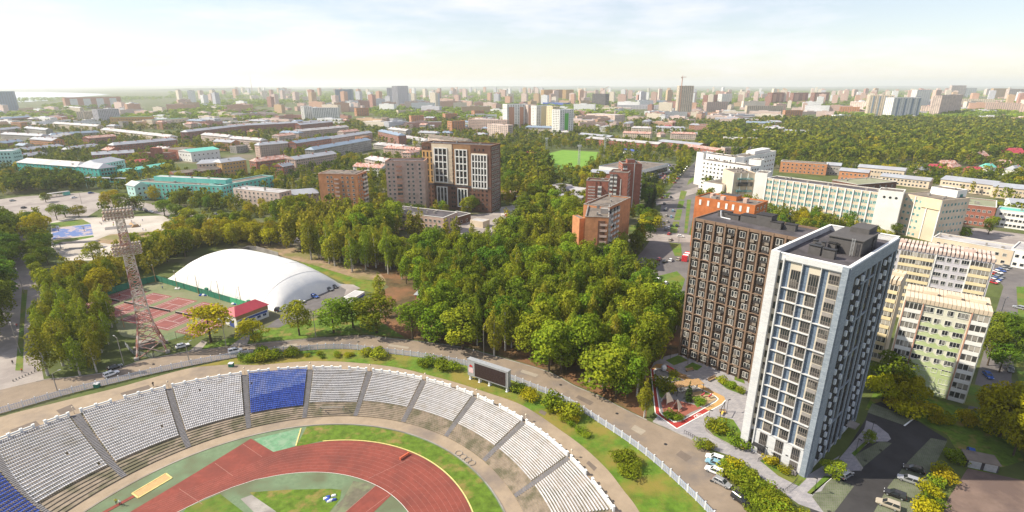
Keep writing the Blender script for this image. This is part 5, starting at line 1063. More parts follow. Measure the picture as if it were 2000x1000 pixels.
# towers and blocks of the middle background
mid = [
 ((596, 209), (612, 208), 42, 14, 12, 4, 4, 'whitew', 'rwhite', 'white concrete tower with vertical stripes, narrow end'), ((612, 211), (662, 211), 38, 14, 11, 14, 3, 'whitew', 'rwhite', 'broad white concrete slab with a red top edge'),
 ((585, 238), (664, 240), 8, 24, 1, 10, 2, 'whitew', 'rwhite', 'low white hall at the foot of the white slab'),
 ((657, 175), (689, 175), 60, 30, 16, 10, 6, 'rblue', 'rdark', 'dark blue-grey office tower on the skyline'), ((757, 172), (776, 172), 82, 26, 24, 6, 4, 'lilac', 'rgrey', 'grey twin tower, the wider one'), ((778, 169), (799, 167), 95, 26, 28, 6, 4, 'lilac', 'rgrey', 'grey twin tower, the taller one with a stepped top'),
 ((697, 212), (721, 211), 28, 15, 9, 5, 3, 'orbrick', 'rbit', 'small orange tower with a white stripe beside trees'), ((804, 227), (829, 226), 28, 15, 9, 5, 3, 'orbrick', 'rbit', 'small orange tower among trees in the middle'), ((870, 223), (893, 222), 28, 15, 9, 5, 3, 'orbrick', 'rbit', 'small orange tower with a flat top behind the new tower'), ((927, 217), (946, 216), 28, 15, 9, 5, 3, 'orbrick', 'rbit', 'small orange tower near the pinkish slab'), ((883, 238), (909, 236), 30, 15, 9, 5, 3, 'orbrick', 'rbit', 'orange tower directly above the new brown tower'),
 ((915, 233), (990, 236), 28, 13, 9, 18, 3, 'pinkbrick', 'rwhite', 'pinkish nine storey slab with pale balconies'), ((952, 242), (992, 246), 26, 13, 9, 10, 3, 'pink', 'rwhite', 'second pinkish slab in front of the coloured towers'),
 ((778, 216), (806, 215), 16, 14, 4, 6, 2, 'cream', 'rwhite', 'cream public building among trees'), ((990, 205), (1030, 203), 50, 18, 16, 8, 3, 'whitew', 'rgrey', 'white tower with orange panels, first of the coloured row'), ((1031, 206), (1047, 205), 50, 18, 16, 4, 3, 'pink', 'rgrey', 'pale tower with a red strip in the coloured row'), ((1047, 208), (1078, 206), 50, 18, 16, 8, 3, 'whitew', 'rgrey', 'white tower with yellow balconies in the coloured row'), ((1078, 209), (1092, 208), 52, 18, 16, 4, 3, 'yellowp', 'rgrey', 'yellow tower in the coloured row'), ((1092, 216), (1119, 213), 52, 18, 16, 6, 4, 'whitew', 'rgrey', 'white tower with a bright green stripe, last of the coloured row'),
 ((1027, 243), (1054, 242), 13, 14, 3, 5, 2, 'orbrick', 'rgrey', 'low orange building at the foot of the coloured row'), ((1030, 255), (1082, 256), 9, 14, 3, 10, 2, 'cream', 'rwhite', 'low cream building at the foot of the coloured row'),
 ((1062, 176), (1084, 175), 66, 22, 18, 6, 3, 'ochre', 'rbit', 'brown tower, first of three on the skyline'), ((1086, 176), (1104, 175), 66, 22, 18, 6, 3, 'tanbrick', 'rbit', 'brown tower, middle of three on the skyline'), ((1105, 176), (1120, 175), 66, 22, 18, 6, 3, 'ochre', 'rbit', 'brown tower, last of three on the skyline'),
 ((1156, 183), (1182, 184), 55, 24, 14, 7, 4, 'rdark', 'rdark', 'unfinished dark concrete frame building under a crane'), ((1322, 168), (1350, 168), 88, 24, 25, 7, 6, 'cream', 'rdark', 'tall unfinished cream tower under a crane'),
 ((1380, 187), (1410, 184), 44, 20, 14, 7, 3, 'redbrick', 'rbit', 'red tower group, lower step'), ((1408, 184), (1428, 183), 50, 20, 15, 5, 3, 'whitew', 'rbit', 'white and blue tower beside the red group'), ((1379, 200), (1420, 199), 28, 16, 9, 10, 3, 'pinkbrick', 'rwhite', 'pinkish slab in front of the red tower group'),
 ((1505, 182), (1529, 180), 44, 20, 12, 5, 4, 'redbrick', 'rbit', 'red and white tower, first of three'), ((1547, 182), (1576, 181), 44, 18, 12, 6, 4, 'redbrick', 'rbit', 'red and white tower, second of three'), ((1588, 182), (1617, 180), 44, 18, 12, 6, 4, 'redbrick', 'rbit', 'red and white tower, third of three'),
 ((1457, 207), (1528, 207), 26, 15, 9, 18, 3, 'cream', 'rwhite', 'cream nine storey slab above the wood'), ((1532, 216), (1566, 216), 18, 15, 5, 7, 3, 'orbrick', 'rbit', 'orange five storey block above the wood'), ((1637, 209), (1676, 210), 24, 18, 8, 8, 3, 'orbrick', 'rbit', 'orange and white block above the wood'), ((1658, 198), (1692, 200), 32, 16, 9, 8, 3, 'pink', 'rwhite', 'pale block behind the orange and white one'),
 ((1690, 186), (1737, 187), 62, 20, 20, 10, 3, 'cream', 'rdark', 'tall cream tower with dark vertical strips above the wood'), ((1737, 192), (1792, 190), 58, 22, 19, 10, 4, 'whitew', 'rgrey', 'stepped white tower with blue strips above the wood'), ((1785, 176), (1813, 175), 70, 22, 22, 6, 3, 'whitew', 'rgrey', 'white tower behind the stepped one'), ((1795, 207), (1826, 208), 34, 18, 10, 6, 4, 'pink', 'rwhite', 'pinkish block right beside the stepped white tower'), ((1830, 190), (1872, 182), 62, 22, 19, 8, 4, 'pink', 'rdark', 'pinkish tower with a dark crown'),
 ((1871, 193), (1940, 194), 30, 16, 9, 16, 3, 'cream', 'rwhite', 'long cream slab on the far side of the wood'), ((1920, 200), (1990, 202), 32, 16, 10, 16, 3, 'pinkbrick', 'rwhite', 'pinkish brick slab with white strips'), ((1988, 203), (2060, 206), 32, 16, 10, 14, 3, 'pinkbrick', 'rwhite', 'pinkish brick slab at the edge of the photo'), ((1936, 173), (1966, 173), 66, 22, 20, 7, 3, 'ochre', 'rwhite', 'ochre tower on the skyline'), ((1966, 174), (1996, 174), 64, 22, 20, 7, 3, 'pink', 'rwhite', 'pink tower on the skyline, beside the ochre one'), ((1996, 175), (2040, 176), 60, 22, 18, 9, 3, 'pink', 'rwhite', 'pale pink tower cut off by the photo'), ((1884, 172), (1904, 172), 55, 20, 16, 5, 3, 'whitew', 'rwhite', 'white twin towers on the skyline'), ((1854, 167), (1882, 167), 60, 20, 18, 6, 3, 'pink', 'rwhite', 'pale skyline tower behind the dark crowned one'),
 ((-60, 180), (36, 178), 75, 26, 20, 18, 4, 'rblue', 'rwhite', 'curved blue-white tower cut off by the edge of the photo'), ((131, 192), (240, 188), 44, 18, 9, 4, 2, 'terra', 'rdark', 'broad red nine storey slab with four white balcony strips'),
 ((168, 219), (198, 216), 24, 18, 6, 10, 3, 'cream', 'rwhite', 'grey and white public building near the red slab'), ((196, 215), (238, 212), 24, 18, 6, 12, 3, 'lilac', 'rwhite', 'pale columned public building near the red slab'), ((218, 230), (300, 228), 16, 22, 3, 14, 3, 'ochre', 'rteal', 'yellow theatre with a green roof and dome'), ((300, 236), (372, 230), 14, 18, 3, 10, 3, 'cream', 'rteal', 'long cream building with a green roof in the trees'),
 ((1145, 222), (1200, 226), 10, 40, 2, 10, 3, 'pink', 'rwhite', 'wide flat shopping hall with a pale roof'), ((1060, 200), (1100, 202), 12, 40, 2, 6, 3, 'plasticb', 'rblue', 'bright blue hall behind the coloured row'), ((1205, 205), (1290, 206), 12, 40, 3, 14, 3, 'lilac', 'rwhite', 'long pale mall beyond the unfinished frame'), ((1240, 196), (1300, 197), 18, 30, 4, 10, 3, 'rblue', 'rblue', 'blue glass mall on the plain'),
]
BASES = [236, 237, 246, 205, 201, 204, 226, 248, 238, 231, 259, 258, 268, 226, 252, 252, 254, 258, 265, 252, 263, 196, 196, 197, 209, 223, 203, 205, 217, 205, 202, 201, 225, 229, 227, 215, 233, 234, 205, 225, 223, 207, 222, 228, 192, 196, 200, 190, 190, 215, 210, 238, 240, 246, 246, 236, 209, 213, 204]
FARM = {}
def farwall(base):
    """wall of a building too far off to build its panes singly: its windows are part of the colour"""
    if base not in FARM:
        src = {'cream': (.62, .54, .44), 'whitew': (.70, .69, .67), 'pink': (.56, .43, .38), 'pinkbrick': (.50, .34, .28), 'orbrick': (.50, .30, .21), 'redbrick': (.38, .20, .16), 'ochre': (.46, .32, .20), 'tanbrick': (.38, .24, .16), 'lilac': (.46, .46, .50), 'rblue': (.20, .25, .33), 'rdark': (.12, .11, .11), 'terra': (.46, .20, .15), 'yellowp': (.66, .55, .2), 'plasticb': (.10, .2, .5), 'grey': (.36, .33, .31)}[base]
        src = tuple(min(.8, c*1.22+.02) for c in src); FARM[base] = brick('far_wall_'+base, tuple(c*.36 for c in src), tuple(c*.6 for c in src), src, 3.2, 3.0, .85, var=.08, bump=0)
    return FARM[base]
assert len(BASES) == len(mid), (len(BASES), len(mid))
for (L, Fq, h, d, fl, cf, cs, wl, rf, lab), bs in zip(mid, BASES):
    (P, w_, rz_, u_, v_), h = at_base(L, Fq, bs); fl = max(1, round(h/3.1)) if fl > 3 else fl
    B('theatre' if 'theatre' in lab else 'hall' if ('hall' in lab or 'mall' in lab) else 'apartment_block', lab, 'theatre' if 'theatre' in lab else 'hall' if ('hall' in lab or 'mall' in lab) else 'apartment block', L, Fq, h, d, fl, cf, cs, wl, rm=rf, vents=3, para=.8, base=bs, ww=min(1.9, w_/cf*.6), wh=1.6, muntin=0,
      ex=(addbox('stripe', .36, .62, -.03, 0, 4, h-6, 'leafgreen') if 'green stripe' in lab else many(*[addbox('balcony_strip', x, x+.13, -.03, 0, 3, h-4, 'whitew') for x in (.08, .31, .54, .78)]) if 'four white' in lab else many(addbox('panel_strip', .1, .35, -.02, 0, 6, h*.9, 'terra'), addbox('panel_strip', .62, .8, -.02, 0, 6, h*.9, 'terra')) if ('orange panels' in lab or 'red and white' in lab or 'red strip' in lab) else addbox('panel_strip', .3, .75, -.02, 0, 8, h, 'yellowp') if 'yellow' in lab and 'balcon' in lab else many(*[addbox('dark_strip', x, x+.06, -.03, 0, 3, h-2, 'rblue') for x in (.15, .4, .65, .88)]) if ('strips' in lab and 'white strips' not in lab) else None))
# ------------------------------------------------------------------ trees: leaf clumps spread through an uneven crown
nrng = np.random.default_rng(11)
def leaf_cloud(lobes, n, size, droop=0.0, flat=.0, shell=.75):
    """n leaf cards over a set of lobes (cx, cy, cz, rx, ry, rz); returns verts (n,4,3) and tints"""
    lob = np.array(lobes); wt = (lob[:, 3]*lob[:, 4]*lob[:, 5])**.667; idx = nrng.choice(len(lob), n, p=wt/wt.sum())
    d = nrng.normal(size=(n, 3)); d /= np.linalg.norm(d, axis=1)[:, None]; d[:, 2] = np.where(nrng.random(n) < .3, np.abs(d[:, 2]), d[:, 2])
    r = shell+(1.06-shell)*nrng.random(n)**.6; c = lob[idx, :3]+d*lob[idx, 3:6]*r[:, None]
    nr = d+nrng.normal(size=(n, 3))*.55+np.array([0, 0, .25]); nr /= np.linalg.norm(nr, axis=1)[:, None]
    a = np.cross(nr, nrng.normal(size=(n, 3))); a /= np.linalg.norm(a, axis=1)[:, None]; b = np.cross(nr, a)
    s = size*(.6+.8*nrng.random(n))[:, None]; a *= s; b *= s*(.55+.35*nrng.random(n))[:, None]
    v = np.stack([c-a*.5, c+b*.5, c+a*.5-np.array([0, 0, 1])*size*droop, c-b*.5], 1)
    lt = nrng.random(len(lob)); t = np.clip(.25+.35*lt[idx]+.40*(nrng.random(n)-.3), 0, 1)
    return v, t
def cards_mesh(name, v, t, m):
    n = len(v); me = bpy.data.meshes.new(name); me.vertices.add(n*4); me.vertices.foreach_set('co', v.reshape(-1)); me.loops.add(n*4); me.loops.foreach_set('vertex_index', np.arange(n*4, dtype=np.int32))
    me.polygons.add(n); me.polygons.foreach_set('loop_start', np.arange(0, n*4, 4, dtype=np.int32)); me.update(calc_edges=True)
    at = me.attributes.new('tint', 'FLOAT', 'FACE'); at.data.foreach_set('value', t.astype(np.float32)); me.materials.append(m); return me
def lobes_broad(rr, H, r):
    """uneven crown of boughs for a tree of height H and crown radius r"""
    out = [(0, 0, H*.56, r*.64, r*.64, H*.30)]
    for k in range(16):
        a = rr.uniform(0, 6.28); e = rr.uniform(-.85, 1); q = r*rr.uniform(.45, .78)*math.cos(e*.85); s = r*rr.uniform(.24, .42)
        out.append((q*math.cos(a), q*math.sin(a), H*.56+H*.33*e, s, s, s*rr.uniform(.7, 1.1)))
    out.append((rr.uniform(-.1, .1)*r, rr.uniform(-.1, .1)*r, H*.90, r*.34, r*.34, H*.10)); return out
def lobes_birch(rr, H, r):
    out = []
    for k in range(17):
        t = k/16; z = H*(.20+.76*t); w = r*(math.sin(math.pi*min(1, .25+.72*t))**.8)*.98; a = rr.uniform(0, 6.28); q = w*rr.uniform(.25, .62); s = max(.5, w*rr.uniform(.38, .6))
        out.append((q*math.cos(a), q*math.sin(a), z, s, s, s*rr.uniform(1.0, 1.6)))
    return out
def lobes_con(rr, H, r):
    out = []
    for k in range(11):
        t = k/10; z = H*(.10+.86*t); w = r*(1-t)**.9+.15
        for j in range(5 if t < .7 else 2): a = rr.uniform(0, 6.28); out.append((w*.5*math.cos(a), w*.5*math.sin(a), z, w*.5, w*.5, H*.035))
    return out
def lobes_shrub(rr, H, r):
    return [(r*rr.uniform(-.5, .5), r*rr.uniform(-.5, .5), H*rr.uniform(.3, .68), r*rr.uniform(.35, .55), r*rr.uniform(.35, .55), H*rr.uniform(.22, .34)) for k in range(9)]
SPEC = {  # kind: (lobes, height, radius, leaf material, bark, leaf count, leaf size, droop, variants)
 'broadleaf_tree': (lobes_broad, 16, 5.4, 'leaf', 'bark', 2300, .62, .1, 4), 'dark_tree': (lobes_broad, 15, 5.6, 'dleaf', 'bark', 2200, .62, .1, 3), 'birch_tree': (lobes_birch, 20, 3.9, 'birch', 'birchbark', 1900, .55, .5, 5),
 'yellow_tree': (lobes_broad, 12, 4.8, 'yleaf', 'bark', 2000, .55, .2, 3), 'conifer': (lobes_con, 14, 2.6, 'needle', 'bark', 1300, .6, .25, 2), 'shrub': (lobes_shrub, 3.0, 2.6, 'leaf', 'bark', 700, .38, .1, 3), 'yellow_shrub': (lobes_shrub, 3.2, 2.8, 'yleaf', 'bark', 700, .4, .1, 2), 'russet_tree': (lobes_broad, 12, 4.6, 'rleaf', 'bark', 1500, .5, .2, 1), 'willow': (lobes_broad, 13, 6.2, 'yleaf', 'bark', 2900, .6, .7, 2)}
PROTO, LOWV = {}, {}
for kd, (lf, H, r, lm, bk, n, sz, dr, nv) in SPEC.items():
    PROTO[kd] = []; LOWV[kd] = []
    for q in range(nv):
        rr = random.Random(hash(kd) % 97 if False else len(kd)*31+q); lob = lf(rr, H, r); v, t = leaf_cloud(lob, n, sz, dr); cr_me = cards_mesh('crown', v, t, M[lm])
        tb = MB(); top = H*(.8 if kd != 'conifer' else .95); lean = rr.uniform(-.3, .3)
        if kd in ('shrub', 'yellow_shrub'):
            for k in range(5): a = rr.uniform(0, 6.28); tb.tube((0, 0, 0), (math.cos(a)*r*.4, math.sin(a)*r*.4, H*.5), .07, .02, 5)
        else:
            rb = H*.016+.06; tb.tube((0, 0, -.2), (lean*.4, 0, top*.45), rb, rb*.7, 7); tb.tube((lean*.4, 0, top*.45), (lean, .1, top), rb*.7, .04, 6)
            for l in lob[1:9:2]: z = max(H*.24, l[2]-H*.16); tb.tube((lean*.4, 0, z), l[:3], rb*.38, .03, 5)
        PROTO[kd].append((tb.mesh('trunk', M[bk]), cr_me))
        LOWV[kd].append([leaf_cloud(lob, k_, s_, dr, shell=.55) for k_, s_ in ((260, sz*2.3), (90, sz*3.6), (34, sz*5.6))])
def wpoly(px): return [G(p[0], p[1])[:2] for p in px]
def bbox(p): xs = [q[0] for q in p]; ys = [q[1] for q in p]; return min(xs), max(xs), min(ys), max(ys)
KEEP = [wpoly(p) for p in (
 [(1063, 300), (1098, 291), (1172, 295), (1166, 314), (1142, 336), (1078, 342)], [(1262, 580), (1225, 520), (1255, 485), (1283, 452), (1292, 385), (1330, 342), (1362, 308), (1380, 298), (1400, 298), (1370, 365), (1356, 470), (1338, 600)], [(1140, 468), (1255, 452), (1360, 455), (1360, 480), (1150, 484)],
 [(1266, 352), (1298, 316), (1334, 320), (1298, 366)], [(860, 430), (985, 408), (1022, 396), (1022, 440), (975, 482), (890, 478)], [(95, 434), (140, 420), (318, 417), (352, 440), (333, 466), (300, 484), (268, 505), (190, 512), (120, 512), (98, 482)], [(-80, 440), (-80, 396), (40, 381), (180, 372), (240, 382), (300, 397), (400, 421), (470, 434), (640, 468), (640, 486), (470, 453), (400, 441), (280, 415), (200, 408), (160, 432), (60, 442)],
 [(1850, 470), (1900, 440), (2100, 465), (2100, 525), (1930, 505)])]
KEEPB = [(p, bbox(p)) for p in KEEP+[[tuple(q) for q in f_] for f_ in FOOT]]
def free(x, y):
    for p, b in KEEPB:
        if b[0] < x < b[1] and b[2] < y < b[3] and inpoly(x, y, p): return False
    return True
ROOFN = {'rgrey': 'grey', 'rwhite': 'pale', 'rblue': 'blue-grey', 'rust': 'rusty', 'rbit': 'brown'}; WALLN = {'redbrick': 'red brick', 'pink': 'pinkish', 'cream': 'cream', 'pinkbrick': 'pale brick', 'grey': 'grey', 'orbrick': 'orange brick', 'whitew': 'white'}
LAND = [((-260, 560), 'the academy'), (tuple(G(120, 260)[:2]), 'the river'), (tuple(G(900, 400)[:2]), 'the new tower'), (tuple(G(1110, 315)[:2]), 'the football pitch'), (tuple(G(630, 236)[:2]), 'the white slab'), (tuple(G(1060, 255)[:2]), 'the coloured towers'), (tuple(G(1420, 360)[:2]), 'the institute'), (tuple(G(1700, 290)[:2]), 'the big wood'), (tuple(G(655, 420)[:2]), 'the orange block'), (tuple(G(960, 750)[:2]), 'the scoreboard'), (tuple(G(1340, 780)[:2]), 'the play area'), (tuple(G(1330, 680)[:2]), 'the brown tower'), (tuple(G(620, 590)[:2]), 'the dome cars'), (tuple(G(1190, 490)[:2]), 'the balcony block'), (tuple(G(1290, 430)[:2]), 'the avenue'), (tuple(G(285, 690)[:2]), 'the floodlight mast'), (tuple(G(230, 460)[:2]), 'the skate square'), (tuple(G(400, 500)[:2]), 'the dome'), (tuple(G(1830, 700)[:2]), 'the green block')]
def near(x, y): return min(LAND, key=lambda l: (l[0][0]-x)**2+(l[0][1]-y)**2)[1]
rr = random.Random(91); nh = 0
for k in range(3000):
    yy = rr.uniform(430, 1350); xx = rr.uniform(-1.0, .62)*yy; px, py = PROJ((xx, yy, 0))
    if px < -40 or px > 1560 or nh > 72 or (px > 985 and py > 290) or (px > 560 and py > 345) or (px < 560 and py > 318): continue
    w_, d_ = rr.uniform(28, 62) if rr.random() < .7 else rr.uniform(14, 24), rr.uniform(12, 15); rz = rr.choice([-.42, -.42, 1.15])+rr.uniform(-.06, .06); u_ = Vector((math.cos(rz), math.sin(rz), 0)); v_ = Vector((-u_.y, u_.x, 0)); P0 = Vector((xx, yy, 0))
    if not all(free(*(P0+u_*(w_*a)+v_*(d_*b))[:2]) for a in (-.1, 0, .25, .5, .75, 1, 1.1) for b in (-.3, .5, 1.3)): continue
    h_ = rr.choice([9, 12, 14.5, 14.5]); wl = rr.choice(['redbrick', 'pink', 'cream', 'pinkbrick', 'grey', 'orbrick', 'whitew']); rf = rr.choice(['rgrey', 'rgrey', 'rwhite', 'rblue', 'rust', 'rbit']); L_, F_ = PROJ(P0+Vector((0, 0, h_))), PROJ(P0+u_*w_+Vector((0, 0, h_)))
    if L_[0] > F_[0]: continue
    building('apartment_house', '%s %s house with a %s roof among trees near %s' % ('long' if w_ > 30 else 'short', WALLN[wl], ROOFN[rf], near(xx, yy)), 'apartment house', L_, F_, h_, d_, round(h_/3), max(3, round(w_/3.2)), 3, wl, 'gable' if rf != 'rbit' else 'flat', rf, rise=3, hip=rr.choice([0, 4]), vents=0, chim=3 if rf != 'rbit' else 0, ww=1.4, wh=1.5, group='apartment houses among the trees')
    nh += 1; q = [tuple(t) for t in FOOT[-1]]; KEEPB.append((q, bbox(q)))
def scatter(px, gap, seed=1, jitter=.42):
    p = wpoly(px); b = bbox(p); rr = random.Random(seed); out = []; j = 0; y = b[2]
    while y < b[3]:
        x = b[0]+(gap*.5 if j % 2 else 0)
        while x < b[1]:
            q = (x+rr.uniform(-jitter, jitter)*gap, y+rr.uniform(-jitter, jitter)*gap)
            if inpoly(q[0], q[1], p) and free(*q): out.append(q)
            x += gap
        y += gap*.87; j += 1
    return out
TREES = []      # (distance, kind, x, y, height, label, group)
def addt(kind, x, y, h, label, group): TREES.append((math.hypot(x, y), kind, x, y, h, label, group))
def grove(px, gap, mix, hr, label, group, seed):
    rr = random.Random(seed)
    kinds = [k for k, n in mix for _ in range(n)]
    for x, y in scatter(px, gap, seed):
        k = kinds[int((math.sin(x*.09+seed)+math.sin(y*.11-x*.05)+2.2+rr.uniform(-1.1, 1.1))/4.4*len(kinds)) % len(kinds)]
        if 'dense wood' in label and rr.random() < .05: continue
        addt(k, x, y, rr.uniform(*hr)*(.45 if k.endswith('shrub') else .8 if k in ('yellow_tree',) else 1), label % {'birch_tree': 'slender olive birch', 'broadleaf_tree': 'full green broadleaf tree', 'dark_tree': 'dark green dense tree', 'yellow_tree': 'yellowing round tree', 'conifer': 'dark pointed conifer', 'shrub': 'green shrub', 'yellow_shrub': 'yellowish shrub', 'willow': 'drooping yellow-green tree', 'russet_tree': 'russet tree'}[k], group)
grove([(745, 515), (860, 500), (1000, 492), (1130, 500), (1230, 530), (1262, 590), (1328, 620), (1318, 690), (1268, 712), (1258, 800), (1222, 788), (1170, 765), (1110, 738), (1060, 716), (1000, 700), (940, 682), (860, 668), (815, 645), (830, 600), (800, 560)], 5.7, [('birch_tree', 4), ('broadleaf_tree', 4), ('birch_tree', 3), ('dark_tree', 4)], (12, 20), '%s in the dense wood beside the ring road', 'trees of the wood beside the ring road', 21)
grove([(560, 470), (700, 500), (760, 530), (760, 470), (900, 470), (1000, 486), (1130, 492), (1130, 462), (1040, 440), (1000, 445), (960, 480), (880, 480), (740, 440), (640, 425), (540, 440)], 7.5, [('birch_tree', 7), ('broadleaf_tree', 3), ('dark_tree', 1)], (15, 22), '%s in the wood below the new towers', 'trees of the wood below the new towers', 22)
grove([(548, 488), (620, 512), (700, 535), (760, 545), (770, 520), (700, 500), (620, 480), (560, 470)], 6.5, [('birch_tree', 1)], (20, 25), '%s in the row behind the white dome', 'birches behind the white dome', 23)
grove([(300, 500), (335, 470), (380, 455), (470, 446), (545, 450), (560, 480), (500, 486), (440, 480), (395, 494), (330, 520)], 6.2, [('yellow_tree', 5), ('birch_tree', 2), ('broadleaf_tree', 2)], (12, 17), '%s in the sunny belt behind the white dome', 'trees in the belt behind the dome', 24)
grove([(85, 735), (150, 745), (232, 722), (238, 670), (215, 625), (190, 600), (105, 600), (78, 650)], 6.2, [('birch_tree', 6), ('broadleaf_tree', 2), ('yellow_shrub', 1)], (13, 19), '%s in the grove between boulevard and tennis courts', 'trees between boulevard and tennis courts', 25)
grove([(105, 590), (190, 595), (250, 560), (310, 535), (340, 505), (300, 505), (240, 520), (180, 540), (110, 555)], 6.5, [('birch_tree', 6), ('yellow_tree', 2), ('broadleaf_tree', 1)], (12, 18), '%s in the belt between skate square and tennis courts', 'trees behind the tennis courts', 26)
grove([(-60, 700), (-60, 470), (10, 440), (24, 450), (30, 520), (25, 560), (12, 600), (8, 690)], 7, [('dark_tree', 3), ('broadleaf_tree', 2)], (14, 19), '%s on the outer side of the boulevard', 'trees on the outer side of the boulevard', 27)
grove([(62, 470), (95, 465), (95, 540), (64, 560)], 7, [('dark_tree', 1), ('broadleaf_tree', 2)], (9, 13), '%s along the inner side of the boulevard', 'trees along the inner side of the boulevard', 28)
grove([(1135, 505), (1225, 500), (1262, 520), (1258, 470), (1240, 475), (1130, 490)], 7, [('birch_tree', 3), ('dark_tree', 2)], (12, 18), '%s at the foot of the orange balcony block', 'trees at the foot of the balcony block', 29)
grove([(1262, 440), (1282, 440), (1270, 500), (1240, 520), (1228, 490)], 7, [('dark_tree', 3), ('birch_tree', 1)], (12, 16), '%s between the avenue and the balcony block', 'trees between avenue and balcony block', 30)
grove([(1240, 372), (1285, 360), (1280, 412), (1245, 410)], 7, [('conifer', 3), ('dark_tree', 1)], (13, 17), '%s beside the brick towers', 'trees beside the brick towers', 31)
grove([(1318, 348), (1345, 320), (1362, 322), (1335, 358)], 7.5, [('broadleaf_tree', 2), ('birch_tree', 1)], (12, 16), '%s in the avenue row', 'trees of the avenue row', 32)
grove([(1000, 440), (1080, 440), (1130, 460), (1130, 430), (1060, 395), (1010, 405)], 7.5, [('broadleaf_tree', 4), ('dark_tree', 2), ('birch_tree', 1)], (14, 20), '%s in the thicket between yard and brick towers', 'trees between yard and brick towers', 33)
grove([(985, 395), (1070, 385), (1075, 340), (1060, 310), (985, 310)], 8, [('broadleaf_tree', 3), ('birch_tree', 2), ('dark_tree', 3)], (14, 20), '%s in the park by the football pitch', 'trees in the park by the football pitch', 34)
grove([(1132, 345), (1150, 335), (1170, 318), (1160, 350), (1140, 362)], 8, [('yellow_tree', 3), ('broadleaf_tree', 1)], (10, 14), '%s in the row beside the football pitch', 'trees beside the football pitch', 35)
grove([(100, 350), (160, 355), (158, 372), (20, 380), (0, 360)], 8, [('dark_tree', 1)], (11, 15), '%s in front of the turquoise corner building', 'trees before the turquoise buildings', 36)
grove([(330, 405), (400, 412), (480, 430), (610, 440), (620, 425), (540, 405), (460, 400), (360, 395)], 8, [('broadleaf_tree', 3), ('birch_tree', 2), ('yellow_tree', 1)], (9, 12), '%s along the street below the academy', 'trees along the street below the academy', 37)
grove([(1700, 800), (1722, 745), (1760, 760), (1820, 800), (1930, 830), (1950, 850), (1870, 850), (1790, 815)], 5.4, [('willow', 2), ('yellow_shrub', 2), ('yellow_tree', 2)], (7, 10), '%s on the lawn before the green panel block', 'trees before the green panel block', 38)
grove([(1912, 890), (1990, 900), (2060, 960), (2060, 830), (1990, 800), (1925, 830)], 7.5, [('willow', 1)], (11, 14), '%s beside the brown garage yard', 'willows beside the garage yard', 39)
grove([(1800, 990), (1845, 905), (1862, 875), (1878, 880), (1860, 920), (1815, 1000), (1790, 1040)], 2.6, [('yellow_shrub', 2), ('shrub', 3)], (6, 8), '%s in the hedge beside the dark car park', 'hedge beside the car park', 40)
grove([(1925, 730), (1970, 735), (1985, 680), (1950, 640), (1935, 660)], 7, [('dark_tree', 1)], (10, 14), '%s shading the yard by the green panel block', 'trees by the green panel block', 41)
grove([(1505, 415), (1720, 470), (1735, 480), (1700, 482), (1500, 428)], 6.5, [('yellow_tree', 2), ('birch_tree', 3)], (8, 13), '%s in the row before the long institute building', 'trees before the institute', 42)
grove([(1405, 900), (1425, 905), (1540, 985), (1580, 1010), (1580, 1040), (1480, 1010), (1412, 925)], 2.6, [('yellow_shrub', 1), ('shrub', 3)], (5, 7), '%s in the hedge between road and courtyard paving', 'hedge between road and courtyard', 43)
for pxs, hh, g in (([(466, 712), (500, 708), (540, 700), (590, 698), (585, 690), (520, 692), (470, 700)], (6, 8), 'shrubs on the bank beside the white car'), ([(700, 698), (755, 700), (750, 692), (705, 690)], (6, 8), 'shrubs on the bank beyond the goal frame'), ([(820, 716), (900, 728), (895, 716), (830, 706)], (6.5, 8), 'shrubs on the bank beside the scoreboard'), ([(1040, 790), (1062, 792), (1030, 765), (1010, 762)], (6.5, 8), 'shrubs on the bank past the scoreboard'), ([(1062, 800), (1120, 835), (1150, 870), (1165, 862), (1125, 818), (1080, 790)], (3, 5.5), 'shrubs scattered down the bank'), ([(600, 700), (690, 698), (690, 692), (600, 694)], (2.5, 4), 'low shrubs on the strip above the fence'), ([(1195, 890), (1250, 905), (1262, 950), (1235, 950), (1200, 915)], (6, 8.5), 'shrubs low on the broad bank')):
    grove(pxs, 3.0, [('shrub', 3), ('yellow_shrub', 1)], hh, '%s among the '+g, g, len(g))
